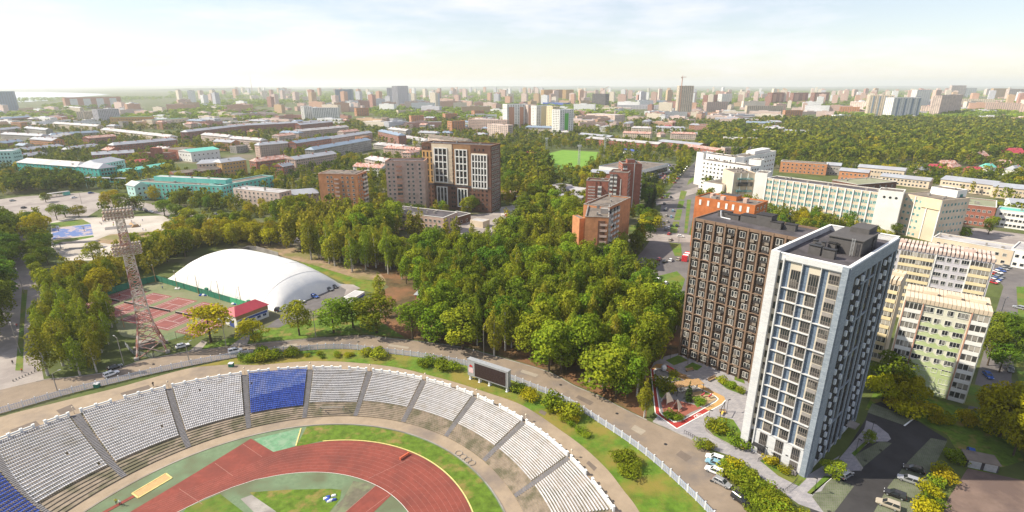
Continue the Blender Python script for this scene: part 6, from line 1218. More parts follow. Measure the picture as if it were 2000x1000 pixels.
# single trees that stand out
for kd, px, py, h, lab in (
 ('yellow_tree', 412, 668, 13.5, 'bright yellow tree beside the red roofed hut'), ('yellow_tree', 498, 668, 9.5, 'golden rounded tree in front of the red roofed hut'), ('broadleaf_tree', 585, 655, 14, 'big round green tree beside the dome car park'), ('broadleaf_tree', 652, 650, 14, 'green tree with a yellow top by the ring road'), ('broadleaf_tree', 736, 650, 15, 'green tree beside the white trailer'), ('birch_tree', 745, 620, 20, 'tall birch behind the white trailer'), ('broadleaf_tree', 690, 640, 12, 'dark rounded tree between two brighter ones by the road'), ('broadleaf_tree', 806, 662, 15, 'wide bright green tree at the road bend'), ('broadleaf_tree', 850, 668, 13, 'darker tree at the road bend'),
 ('broadleaf_tree', 904, 682, 16, 'bright green tree at the edge of the wood above the road'), ('birch_tree', 965, 695, 19, 'thin olive birch at the edge of the wood'), ('broadleaf_tree', 1072, 724, 18, 'bright lime green tree at the edge of the wood, opposite the scoreboard'), ('broadleaf_tree', 1180, 765, 16, 'broad green tree leaning over the road'), ('birch_tree', 1258, 815, 13, 'dense green tree beside the play area'), ('broadleaf_tree', 1225, 775, 15, 'green tree overhanging the road beside the play area'),
 ('dark_tree', 1735, 765, 13, 'single dark green tree beside the white tower'), ('yellow_tree', 1268, 452, 12, 'bright yellow tree beside the avenue'), ('russet_tree', 264, 415, 11, 'bare-looking russet tree beside the skate square'), ('willow', 222, 404, 13, 'tall yellow-green willow beside the skate square'), ('willow', 78, 470, 17, 'tall olive willow on the boulevard'), ('broadleaf_tree', 128, 424, 9, 'rounded green tree behind the blue court'), ('dark_tree', 62, 452, 13, 'dark tree at the top of the boulevard'), ('birch_tree', 205, 405, 13, 'slender birch on the street corner by the square'), ('broadleaf_tree', 240, 408, 12, 'green tree between willow and russet tree'), ('yellow_tree', 300, 500, 10, 'yellowing tree at the near edge of the pump track'), ('broadleaf_tree', 90, 395, 8, 'small tree in front of the bus shelter'), ('broadleaf_tree', 30, 372, 12, 'green tree at the edge of the street near the photo edge'), ('broadleaf_tree', 372, 440, 12, 'green tree between square and street'), ('yellow_tree', 352, 452, 10, 'yellow tree at the far corner of the pump track'), ('dark_tree', 112, 430, 12, 'dark tree behind the willow on the boulevard'), ('yellow_tree', 155, 424, 9, 'wide yellow-green tree at the edge of the square'), ('broadleaf_tree', 184, 512, 11, 'round green tree at the foot of the square'), ('broadleaf_tree', 322, 422, 12, 'autumn tinted tree on the street corner'), ('broadleaf_tree', 352, 405, 13, 'dark tree in front of the turquoise academy'),
 ('broadleaf_tree', 1930, 458, 12, 'brown-green tree in the school yard'), ('shrub', 1868, 462, 8, 'dark rounded bush in the shade of the slim stair tower'), ('shrub', 1081, 800, 6, 'bright green bush on the bank by the fence'), ('shrub', 1115, 815, 5, 'small bush alone on the bank'), ('conifer', 1344, 783, 7, 'small dark spruce in the play area'), ('broadleaf_tree', 1693, 868, 4.5, 'small dark tree on the pavement behind the white tower'), ('broadleaf_tree', 1625, 935, 5, 'young dark tree beside the parked silver car'),
 ('shrub', 1395, 838, 4.5, 'big shrub at the tip of the courtyard lawn'), ('shrub', 1445, 872, 3.6, 'shrub at the foot of the white tower'), ('shrub', 1408, 846, 3, 'low shrub on the courtyard lawn'), ('shrub', 1297, 758, 5, 'leafy shrub in the play area bed'), ('shrub', 1305, 815, 2.6, 'low planting at the corner of the play area'), ('shrub', 1322, 820, 2.6, 'rounded planting beside the white kerb of the play area'), ('shrub', 1366, 790, 3, 'leafy planting in the bed beside the brown play floor'), ('shrub', 1314, 734, 2.4, 'small planting near the climbing frame'), ('shrub', 1410, 748, 2.4, 'shrub in the bed between the towers'), ('shrub', 1428, 758, 2.6, 'reddish green shrub in the bed between the towers'), ('shrub', 1445, 767, 2.4, 'third shrub in the bed between the towers'), ('yellow_shrub', 1502, 905, 2.8, 'pale shrub beside the bicycle stands'), ('yellow_shrub', 1530, 924, 2.4, 'pale shrub by the front steps'), ('shrub', 1385, 878, 2.6, 'low hedge plant beside the parked white cars'), ('shrub', 1370, 872, 2.4, 'hedge end where the road meets the paving')):
    P = G(px, py); addt(kd, P.x, P.y, h, lab, None)
# the town between 330 m and 1350 m: scattered trees
rr = random.Random(5); n_mid = 0
def noise2(x, y): return math.sin(x*.011+1.3)+math.sin(y*.013-x*.006)+math.sin(x*.023+y*.017+2)
RW = wpoly([(1380, 298), (1480, 322), (1560, 318), (1700, 322), (1850, 325), (2030, 305), (2060, 250), (1980, 240), (1800, 238), (1690, 232), (1560, 226), (1480, 240), (1390, 255), (1360, 275)]); RWB = bbox(RW)
nearpoly = [wpoly(p) for p in ([(-60, 820), (-60, 470), (0, 440), (330, 470), (560, 430), (760, 440), (1000, 440), (1140, 450), (1240, 440), (1340, 460), (1480, 600), (1740, 500), (1900, 540), (2100, 540), (2300, 1000), (0, 1000)],)]
y = 320.0
while y < 1400:
    g_ = 7.5+y*.0042; x = -y*1.08
    while x < y*1.08:
        qx, qy = x+rr.uniform(-.45, .45)*g_, y+rr.uniform(-.45, .45)*g_; x += g_
        inw = RWB[0] < qx < RWB[1] and RWB[2] < qy < RWB[3] and inpoly(qx, qy, RW)
        if not inw and (noise2(qx, qy) < -1.1 or rr.random() < .12): continue
        if inpoly(qx, qy, nearpoly[0]) or not free(qx, qy): continue
        k = rr.choices(['broadleaf_tree', 'dark_tree', 'birch_tree', 'yellow_tree', 'conifer'], [5, 4, 3, .8 if not inw else .3, .35])[0]
        addt(k, qx, qy, rr.uniform(8, 13.5) if not inw else rr.uniform(14, 19), None, None)
    y += g_*.87
# build: nearest ones of each kind singly, the rest of each kind as one mass
TREES.sort(key=lambda t: t[0]); LIM = 298; cnt = {}; rest = {}
named = {'broadleaf_tree': 'broadleaf tree', 'dark_tree': 'dark leafy tree', 'birch_tree': 'birch', 'yellow_tree': 'yellowing tree', 'conifer': 'conifer'}
must = [t for t in TREES if t[6] is None and t[5]]
for t in must+[t for t in TREES if not (t[6] is None and t[5])]:
    d, kd, x, y, h, lab, grp = t; cnt[kd] = cnt.get(kd, 0)+1
    if lab: lab = lab.replace('full green', 'tall green' if h > SPEC[kd][1]*1.06 else 'small green' if h < SPEC[kd][1]*.9 else 'full green').replace('slender olive', 'tall slender' if h > 20.5 else 'short olive' if h < 16 else 'slender olive')
    if lab and grp: lab += ', near '+near(x, y)
    px, py = PROJ((x, y, 0))
    if px < -150 or px > 2150 or py > 1120: continue
    if cnt[kd] > LIM: rest.setdefault(kd, []).append(t); continue
    if lab is None:
        lab = '%s standing among the houses and roofs of the town' % {'broadleaf_tree': 'green broadleaf tree', 'dark_tree': 'dark green tree', 'birch_tree': 'olive green birch', 'yellow_tree': 'yellowing tree', 'conifer': 'dark pointed conifer'}[kd]+', near '+near(x, y); grp = named[kd]+'s among the houses'
    pv = PROTO[kd]; tr, crn = pv[rnd.randrange(len(pv))]; s = h/SPEC[kd][1]; sw_ = s*rnd.uniform(.82, 1.32)
    if 'dense wood' in lab: sw_ *= .86
    if grp is None and kd in ('broadleaf_tree', 'yellow_tree'): sw_ *= 1.5
    e = thing(kd, lab, 'shrub' if 'shrub' in kd else 'tree', (x, y, .0), rnd.uniform(0, 6.28), grp); e.scale = (sw_, sw_, s)
    place('trunk', tr, e); place('crown', crn, e)
far_cells = []
def mass(name, items, m, kd):
    vs, ts = [], []
    for d, k, x, y, h, lab, grp in items:
        lv = 0 if d < 480 else 1 if d < 900 else 2
        v, t = LOWV[kd][nrng.integers(len(LOWV[kd]))][lv]; s = h/SPEC[kd][1]; a = nrng.uniform(0, 6.28); c, sn = math.cos(a)*s*1.1, math.sin(a)*s*1.1
        o = np.empty_like(v); o[..., 0] = v[..., 0]*c-v[..., 1]*sn+x; o[..., 1] = v[..., 0]*sn+v[..., 1]*c+y; o[..., 2] = v[..., 2]*s
        vs.append(o); ts.append(np.clip(t+nrng.uniform(-.3, .25), 0, 1))
    o = place(name, cards_mesh(name, np.concatenate(vs), np.concatenate(ts), m)); o['kind'] = 'stuff'
mname = {'broadleaf_tree': 'broadleaf_woodland', 'dark_tree': 'dark_woodland', 'birch_tree': 'birch_woodland', 'yellow_tree': 'yellowing_woodland', 'conifer': 'conifer_woodland'}
for kd, it in rest.items(): mass(mname.get(kd, kd+'_mass'), it, M[SPEC[kd][3]], kd)

# ------------------------------------------------------------------ the far town and its woods
rr = random.Random(77); vs, ts = [], []
y = 1400.0
while y < 7500:
    g_ = 17+(y-1400)*.012; x = -y*1.1
    while x < y*1.1:
        qx, qy = x+rr.uniform(-.5, .5)*g_, y+rr.uniform(-.5, .5)*g_; x += g_
        px, py = PROJ((qx, qy, 0))
        if px < -40 or px > 2040 or (px < 420 and py < 192 and not (px > 330 and py > 180)): continue
        if noise2(qx*.45, qy*.3) < .1 and y < 4200 or rr.random() < .2 or not free(qx, qy): continue
        v, t = LOWV['broadleaf_tree'][rr.randrange(4)][2]; s = rr.uniform(.8, 1.25)*(1+(y-1400)/4200); o = np.empty_like(v); o[..., 0] = v[..., 0]*s*1.5+qx; o[..., 1] = v[..., 1]*s*1.5+qy; o[..., 2] = v[..., 2]*min(s, 1.3)*.9-1.5
        k = slice(0, 34 if y < 2600 else 20); vs.append(o[k]); ts.append(np.clip(t[k]*.8+rr.uniform(-.2, .3), 0, 1))
    y += g_
o = place('far_woodland', cards_mesh('far_woodland', np.concatenate(vs), np.concatenate(ts), M['leaf'])); o['kind'] = 'stuff'
# filler blocks of the far town
walls = ['cream', 'cream', 'whitew', 'whitew', 'pink', 'pink', 'pinkbrick', 'pinkbrick', 'orbrick', 'redbrick', 'lilac', 'ochre']; roofs = ['rgrey', 'rwhite', 'rbit', 'rdark']; fm_cache = {}
nb = 0; kinds_ = {}
for k in range(5200):
    y = 1150*(6.4/1.15)**rr.random() if True else 0; x = rr.uniform(-1.02, 1.02)*y; px, py = PROJ((x, y, 0))
    if px < -20 or px > 2020 or not free(x, y) or (px < 420 and py < 190) or (px < 345 and py < 215): continue
    if RWB[0]-20 < x < RWB[1]+20 and RWB[2]-20 < y < RWB[3]+40 and inpoly(x, y, RW): continue
    if y < 1900 and rr.random() < .35: continue
    dens = noise2(x*.25+40, y*.2)
    if dens < -.4 and y > 2500 and rr.random() < .7: continue
    big = rr.random(); typ = 'tower' if big < (.42 if y > 2300 else .0) else 'slab' if big < .6 else 'low'
    w_, d_, h_ = {'tower': (rr.uniform(20, 30), 20, rr.uniform(38, 62)), 'slab': (rr.uniform(35, 90), 14, rr.choice([15, 15, 27, 30] if y > 1700 else [12, 15, 15])), 'low': (rr.uniform(25, 80), rr.uniform(14, 40), rr.uniform(6, 11))}[typ]
    if kinds_.get(typ, 0) >= 296: continue
    h_ *= 1.0 if y < 2500 else 1.05; wl = rr.choice(walls); rf = rr.choice(roofs); mb = MB()
    mb.box(-w_/2, w_/2, -d_/2, d_/2, -1, h_, 0, 1); mb.box(-w_*.2, w_*.1, -d_*.25, d_*.25, h_, h_+2.2, 0, 1)
    if typ == 'low': roof_gable_b = None
    lab = {'tower': '%s high-rise block far off in the hazy town', 'slab': '%s long apartment slab far off in the hazy town', 'low': '%s low shed or works far off in the hazy town'}[typ] % {'cream': 'cream', 'whitew': 'white', 'pink': 'pinkish', 'pinkbrick': 'pale brick', 'orbrick': 'orange', 'redbrick': 'dark red', 'lilac': 'greyish', 'ochre': 'ochre'}[wl]
    o = mb.build({'tower': 'distant_tower', 'slab': 'distant_block', 'low': 'distant_shed'}[typ], [farwall(wl), M[rf]], None, (x, y, 0), rr.choice([-.45, -.45, 1.1, .1])+rr.uniform(-.08, .08)); kinds_[typ] = kinds_.get(typ, 0)+1
    props(o, lab.replace('far off in the hazy town', 'far off in the hazy town, beyond '+near(x*.6, y*.6)), 'building', lab.replace(' far off in the hazy town', 's of the hazy town'))
    nb += 1
    FOOTN = None
    if nb > 860: break
# small houses between the wood and the pitch
hm = [M[k] for k in ('rred', 'rust', 'rgrey', 'rwhite', 'rteal', 'terra')]; wm_ = [M[k] for k in ('cream', 'whitew', 'orbrick', 'redbrick', 'pink')]
def small_house(px, py, w_, d_, h_, ra, lab, wi, ri):
    P = G(px, py); root = thing('cottage', lab, 'house', tuple(P), ra); mb = MB(); mb.box(0, w_, 0, d_, -.2, h_); mb.build('wall', wm_[wi], root); mb = MB(); roof_gable(mb, w_, d_, h_, d_*.38, .5, 1.5); mb.build('roof', [hm[ri], wm_[wi]], root); facade(root, w_, d_, 'F', max(2, int(w_/3)), [1.0]+([3.8] if h_ > 5 else []), 1.2, 1.2)
    mb = MB(); mb.box(w_*.6, w_*.6+.7, d_*.35, d_*.35+.7, h_, h_+d_*.38+1); mb.build('chimney', M['redbrick'], root)
cot = [(1243, 268, 9, 10, 7, 'white cottage with a dark grey roof beyond the works', 1, 2), (1262, 262, 10, 9, 6, 'brown cottage under tall trees', 3, 1), (1298, 256, 14, 12, 7, 'house with a bright red roof at the wood edge', 0, 0), (1290, 268, 12, 10, 5, 'pinkish cottage below the red roofed house', 4, 1), (1355, 268, 10, 9, 5, 'grey roofed cottage beside the wood', 1, 2), (1470, 268, 14, 12, 9, 'pale two storey house among the trees', 4, 3), (1440, 252, 12, 11, 8, 'cream house between big trees', 0, 2), (1480, 234, 24, 16, 8, 'reddish house group with grey roofs', 3, 2), (1325, 258, 10, 9, 5, 'small grey cottage beside a path', 1, 2),
 (1905, 318, 18, 14, 8, 'ochre house with a brown roof at the foot of the wood', 2, 1), (1965, 312, 20, 16, 8, 'red brick house with a blue and red roof near the edge', 3, 0), (1995, 302, 18, 14, 8, 'house with a pale tin roof at the edge of the photo', 1, 3), (1950, 328, 12, 10, 5, 'low brown cottage behind a fence', 3, 1), (1928, 338, 10, 10, 6, 'white gabled cottage with a green roof', 1, 4), (1890, 340, 14, 9, 4, 'low red shed beside the warehouse', 3, 0), (1860, 334, 18, 9, 4, 'rusty roofed shed row behind the warehouse', 2, 1), (1815, 334, 16, 9, 4, 'red roofed shed beside the cream works', 3, 0), (1795, 340, 12, 9, 4, 'grey roofed shed beside the cream works', 4, 2), (1838, 326, 16, 9, 4, 'brown shed under the wood', 2, 1), (1985, 345, 16, 12, 6, 'grey roofed house at the edge among trees', 1, 2), (1886, 248, 12, 9, 5, 'white cottage above the wood', 1, 2), (1910, 246, 12, 9, 5, 'reddish cottage above the wood', 0, 1), (1660, 306, 14, 9, 4, 'low red roofed shed behind the orange brick building', 2, 1)]
for k, (px, py, w_, d_, h_, lab, wi, ri) in enumerate(cot): small_house(px, py, w_, d_, h_, [-.3, .2, -.15, .5][k % 4], lab, wi, ri)
# cranes and mast on the skyline
def crane(px, py, hh, arm, ang, lab, rise=0.0):
    P = G(px, py); t_ = thing('tower_crane', lab, 'crane', tuple(P), ang); mb = MB(); mb.box(-1, 1, -1, 1, 0, hh); mb.build('mast', M['terra'], t_); mb = MB(); mb.bar((-arm*.3, 0, hh), (arm, 0, hh+rise), 1.2, 1.4); mb.build('jib', M['terra'], t_); mb = MB(); mb.tube((0, 0, hh), (0, 0, hh+7), .8, .2); mb.build('apex', M['terra'], t_); mb = MB(); mb.box(-arm*.3, -arm*.2, -1, 1, hh-3, hh-.8); mb.build('counterweight', M['conc'], t_)
crane(1326, 223, 112, 14, .3, 'tower crane beside the tall unfinished cream tower'); crane(1172, 208, 58, 34, .2, 'crane with a raised jib over the dark unfinished frame', 24)
P = G(493, 182); t_ = thing('broadcast_mast', 'thin lattice mast rising above the hazy skyline', 'mast', tuple(P)); mb = MB(); mb.tube((0, 0, 0), (0, 0, 190), 3.5, .8, 5); mb.build('shaft', M['terra'], t_); mb = MB(); mb.tube((0, 0, 190), (0, 0, 235), .6, .2, 5); mb.build('aerial', M['steel'], t_)
# ------------------------------------------------------------------ tennis courts, inflated dome, red roofed hut
sheet('tennis_ground', [(322, 668), (440, 628), (478, 598), (466, 592), (307, 550), (205, 578), (232, 650), (240, 658)], M['tennisgreen'], .07)
c0, cW, cL = G(300, 642), None, None
A_, B_ = G(384, 596.5), G(292, 635)                       # one court: far baseline corner and near baseline corner
ax = (A_-B_).normalized(); q_ = G(413, 605)-A_; bx_ = (q_-ax*q_.dot(ax)).normalized()
nets_x = []
for k in range(-3, 2):
    O = B_+bx_*(k*15.4); CL, CW = 23.8, 10.97; pt = lambda a, b: O+ax*a+bx_*b
    sheet('tennis_court', None, M['clay'], .09, 0, [tuple(pt(-1.2, -.6)), tuple(pt(CL+1.2, -.6)), tuple(pt(CL+1.2, CW+.6)), tuple(pt(-1.2, CW+.6))])
    mb = MB()
    for a, b, c, d in ((0, 0, CL, 0), (0, CW, CL, CW), (0, 1.37, CL, 1.37), (0, CW-1.37, CL, CW-1.37), (0, 0, 0, CW), (CL, 0, CL, CW), (5.5, 1.37, 5.5, CW-1.37), (CL-5.5, 1.37, CL-5.5, CW-1.37), (5.5, CW/2, CL-5.5, CW/2)):
        P, Q = pt(a, b), pt(c, d); dd = (Q-P).normalized(); n = Vector((-dd.y, dd.x, 0))*.07; mb.face([P-n+Vector((0, 0, .11)), Q-n+Vector((0, 0, .11)), Q+n+Vector((0, 0, .11)), P+n+Vector((0, 0, .11))])
    structure('court_lines', mb, M['line'])
    P, Q = pt(CL/2, -.7), pt(CL/2, CW+.7); nt_ = thing('tennis_net', 'tennis net across the red clay court %s' % ['farthest from the ring road, behind the floodlight mast', 'next to the farthest one', 'in the middle of the row', 'last but one towards the red roofed hut', 'closest to the ring road'][k+3], 'tennis net', tuple(P), math.atan2((Q-P).y, (Q-P).x)); ln_ = (Q-P).length
    for x in (0, ln_): part('post', M['dark'], [(x-.06, x+.06, -.06, .06, 0, 1.1)], nt_)
    part('net', M['dark'], [(0.07, ln_-.07, -.02, .02, .12, .95)], nt_); part('tape', M['white'], [(0.07, ln_-.07, -.035, .035, .95, 1.04)], nt_)
def wire_fence(name, pix, h, m, lab, step=3.0, solid=False):
    w_ = [G(*p) for p in pix]; root = thing(name, lab, 'fence', tuple(w_[0])); pm_ = MB(); pm_.box(-.05, .05, -.05, .05, 0, h+.1); pme = pm_.mesh('post', M['dark'])
    for a, b in zip(w_, w_[1:]):
        n = max(1, int((b-a).length/step)); rz = math.atan2((b-a).y, (b-a).x); L_ = (b-a).length/n; mb = MB(); mb.box(.06, L_-.06, -.025, .025, .1, h) if solid else [mb.box(.06, L_-.06, -.02, .02, z, z+.06) for z in [h*k/8 for k in range(1, 9)]]; pe = mb.mesh('panel', m)
        for k in range(n): q = a.lerp(b, k/n)-w_[0]; place('panel', pe, root, q, rz); place('post', pme, root, q, rz)
    return root
gm2 = mat('green_windbreak', (.03, .17, .11), .8, .15, .6); gm3 = mat('bright_green_windbreak', (.06, .36, .18), .8, .15, .6)
wire_fence('court_fence', [(307, 549), (350, 562), (420, 583), (450, 592)], 3.0, gm2, 'dark green windbreak fence along the foot of the white dome', 4, True)
wire_fence('court_fence', [(450, 592), (492, 604)], 3.0, gm3, 'bright green windbreak fence near the red roofed hut', 4, True)
wire_fence('court_fence', [(205, 578), (250, 564), (307, 549)], 3.0, gm2, 'dark green fence behind the far tennis court', 4, True)
wire_fence('court_fence', [(322, 669), (345, 662), (374, 654)], 3.0, gm3, 'open green wire fence beside the parked dark car', 3)
# dome
D0, D1, D2 = G(325, 546), G(541, 610), G(660, 554)
du = (D1-D0); DL = du.length; du.normalize(); dv = Vector((-du.y, du.x, 0)); DW = (D2-D1).dot(dv); dm = thing('inflated_dome', 'big white inflated sports dome between tennis courts and wood', 'inflatable dome', tuple(D0), math.atan2(du.y, du.x))
mb = MB(); NXd, NYd = 44, 26; HD = 13.8; gridv = []
for i in range(NXd+1):
    s_ = i/NXd
    for j in range(NYd+1):
        t = j/NYd; a = 1-abs(2*s_-1)**3.0; b = 1-abs(2*t-1)**2.3; z = HD*(max(a, 0)**.62)*(max(b, 0)**.62); inx = (.5-t)*0
        z += .05*math.cos(s_*math.pi*44)*(z > .5)
        mb.v.append((DL*s_, DW*t, z))
for i in range(NXd):
    for j in range(NYd): q = i*(NYd+1)+j; mb.f.append((q, q+NYd+1, q+NYd+2, q+1)); mb.m.append(0)
mb.build('membrane', M['membrane'], dm, smooth=True)
sm = mat('seam_grey', (.60, .60, .60), .6)
for i in range(4, NXd, 5):
    mb = MB()
    for j in range(NYd): a, b = gridp = (mb, None)[0].v[:0], None; P, Q = [Vector((DL*i/NXd, DW*t/NYd, 0)) for t in (j, j+1)]; zz = [HD*(max(1-abs(2*i/NXd-1)**3.0, 0)**.62)*(max(1-abs(2*t/NYd-1)**2.3, 0)**.62)+.07 for t in (j, j+1)]; P.z, Q.z = zz; mb.bar(P, Q, .12, .06)
    mb.build('seam', sm, dm)
part('airlock', M['whitew'], [(DL*.35, DL*.42, DW, DW+2.5, 0, 2.6)], dm); part('fan_housing', M['steel'], [(DL*.30, DL*.56, DW+.2, DW+1.2, 0, 1.6)], dm); part('skirt', M['whitew'], [(-.2, DL+.2, -.25, -.05, 0, .35)], dm)
for fx in (.42, .79): part('door', gm2, [(DL*fx-.8, DL*fx+.8, -1.2, -.3, 0, 2.3)], dm)
# hut
rh, Ph, wh_, dh_, uh, vh = B('sports_hut', 'white and blue hut with a dark red roof beside the tennis courts', 'hut', (460, 618), (522, 595), 5.2, 8, 1, None, None, 'whitew', 'gable', 'rred', rise=2.4, hip=3, vents=0)
part('timber_band', M['wood'], [(-.05, wh_+.05, -.06, -.002, 3.4, 5.1)], rh); part('blue_sign', M['plasticb'], [(wh_*.1, wh_*.96, -.05, -.003, 2.2, 3.1)], rh); part('blue_skirt', M['plasticb'], [(wh_*.02, wh_*.5, -.04, -.003, .2, .9)], rh); facade(rh, wh_, dh_, 'F', 5, [1.1], 1.4, .9, 'steelb', 'dglass', True, m0=.6)
part('side_door', M['plasticb'], [(-.05, -.002, 2, 5, 0, 2.6)], rh)
def bench_heap(px, py, lab, cols):
    P = G(px, py); t_ = thing('bench_row', lab, 'bench row', tuple(P)); 
    for k, c in enumerate(cols): part('seat', M[c], [(-2.4+1.2*k, -1.4+1.2*k, -.5, .5, 0, .55), (-2.4+1.2*k, -1.4+1.2*k, .35, .5, .55, .9)], t_)
bench_heap(400, 578, 'row of blue and white seats by the fence, middle of the dome', ['plasticb', 'white', 'plasticb', 'white', 'plasticb']); bench_heap(463, 595, 'row of blue and white seats near the bright green fence', ['white', 'plasticb', 'white', 'plasticb']); bench_heap(352, 565, 'white seats beside the lamp post by the dome', ['white', 'white'])
# sheds, container, wall behind the dome
for (L, Fq, h, d, wl, rf, lab, ro) in (((690, 583), (712, 570), 3.2, 5, 'whitew', 'rwhite', 'white trailer cabin with a blue side beside the grass', 'flat'), ((811, 575), (842, 580), 4.0, 12, 'rred', 'rgrey', 'small shed with a red painted wall under the trees', 'gable')):
    B('cabin', lab, 'cabin', L, Fq, h, d, 1, None, None, wl, ro, rf, para=.1, vents=0, rise=1.0, ex=addbox('painted_side', .05, .95, -.04, -.002, .5, 2.4, 'plasticb' if wl == 'whitew' else 'terra'))
rw_ = [G(*p) for p in ((462, 498), (486, 488), (502, 489), (544, 501))]; wt_ = thing('concrete_wall', 'low grey concrete wall behind the white dome', 'wall', tuple(rw_[0]))
for a, b in zip(rw_, rw_[1:]): mb = MB(); mb.bar(a-rw_[0]+Vector((0, 0, 1.2)), b-rw_[0]+Vector((0, 0, 1.2)), .3, 2.4); mb.build('panel', M['conc'], wt_)
yw = [G(*p) for p in ((893, 462), (946, 468), (1008, 432))]; wt_ = thing('site_fence', 'white hoarding round the building yard beside the new tower', 'fence', tuple(yw[0]))
for a, b in zip(yw, yw[1:]):
    n = 7
    for k in range(n): mb = MB(); mb.bar(a.lerp(b, k/n)-yw[0]+Vector((0, 0, 1.2)), a.lerp(b, (k+.97)/n)-yw[0]+Vector((0, 0, 1.2)), .2, 2.4); mb.build('panel', M['frame'], wt_)

# ------------------------------------------------------------------ floodlight mast
bs = [G(258, 690), G(340, 686), G(284, 700), G(304, 668)]
mc = sum(bs, Vector())/4; MH = 52.0; fm = thing('floodlight_mast', 'tall rusty lattice floodlight mast with two crowns of lamps by the tennis courts', 'floodlight mast', tuple(mc), R(35))
LV = [(0, 4.6), (9, 2.5), (15, 1.95), (24, 1.6), (31, 1.45), (37, 1.35), (44, 1.15), (49, 1.1)]
def lattice(z0, r0, z1, r1, nbay, m, name, th=.17):
    mb = MB(); cs = [(1, 1), (-1, 1), (-1, -1), (1, -1)]; pt = lambda c, t: Vector((c[0]*(r0+(r1-r0)*t), c[1]*(r0+(r1-r0)*t), z0+(z1-z0)*t))
    for c in cs: mb.bar(pt(c, 0), pt(c, 1), th*1.7)
    for k in range(nbay):
        a, b = k/nbay, (k+1)/nbay
        for q in range(4): c, d = cs[q], cs[(q+1) % 4]; mb.bar(pt(c, a), pt(d, b), th); mb.bar(pt(d, a), pt(c, b), th); mb.bar(pt(c, b), pt(d, b), th)
    mb.build(name, m, fm)
for k in range(7): lattice(LV[k][0], LV[k][1], LV[k+1][0], LV[k+1][1], [2, 2, 4, 3, 3, 4, 3][k], M['rust'] if k in (0, 1, 3, 5) else M['mastw'], 'lattice_section', .26 if k == 0 else .19)
for c in ((1, 1), (-1, 1), (-1, -1), (1, -1)): part('footing', M['conc'], [(c[0]*4.6-.7, c[0]*4.6+.7, c[1]*4.6-.7, c[1]*4.6+.7, -.1, .9)], fm)
flm = MB(); flm.lathe([(.1, -.3), (.42, .0), (.46, .22)], 8); flm = flm.mesh('floodlight', M['mastw'], True)
for z in (38.5, 50.5):
    ph = MB(); Wp = 3.7
    for zz in (0, 1.2, 2.4):
        for y in (-Wp*.62, Wp*.62): ph.bar((-Wp, y, zz), (Wp, y, zz), .18)
        for x in (-Wp, -Wp*.33, Wp*.33, Wp): ph.bar((x, -Wp*.62, zz), (x, Wp*.62, zz), .18)
    for x in (-Wp, -Wp*.33, Wp*.33, Wp):
        for y in (-Wp*.62, Wp*.62): ph.bar((x, y, 0), (x, y, 2.6), .16)
    ph.build('platform', M['mastw'], fm, (0, 0, z-2))
    for zz in (0.2, 1.3, 2.4):
        for k in range(9):
            for y in (-1, 1): place('floodlight', flm, fm, (-Wp+2*Wp*k/8, y*Wp*.70, z-1.6+zz), 0, None, (y*math.pi*.42, 0, 0))
part('base_hut', M['conc'], [(-4, 1.5, 3.5, 6.5, 0, 2.4)], fm)
P = G(280, 692); t_ = wire_fence('compound_fence', [(245, 676), (262, 694), (300, 700), (322, 690)], 1.8, M['steel'], 'low grey fence round the feet of the floodlight mast', 2.5)
for px, py, hh, lab in ((1130, 333, 26, 'pale lattice floodlight mast at the near side of the football pitch'), (1067, 309, 24, 'pale lattice floodlight mast beside the red roofed club house'), (1181, 300, 24, 'pale floodlight mast at the far side of the football pitch')):
    P = G(px, py); t_ = thing('pitch_mast', lab, 'floodlight mast', tuple(P)); mb = MB()
    for c in ((1, 1), (-1, 1), (-1, -1), (1, -1)): mb.bar((c[0]*1.1, c[1]*1.1, 0), (c[0]*.7, c[1]*.7, hh), .3)
    for k in range(8):
        for c, d in (((1, 1), (-1, 1)), ((-1, 1), (-1, -1)), ((-1, -1), (1, -1)), ((1, -1), (1, 1))): r0, r1 = 1.1-.05*k, 1.05-.05*k; mb.bar((c[0]*r0, c[1]*r0, hh*k/8), (d[0]*r1, d[1]*r1, hh*(k+1)/8), .2)
    mb.build('lattice', M['frame'], t_); part('lamp_frame', M['frame'], [(-2.2, 2.2, -.3, .3, hh, hh+1.8)], t_)

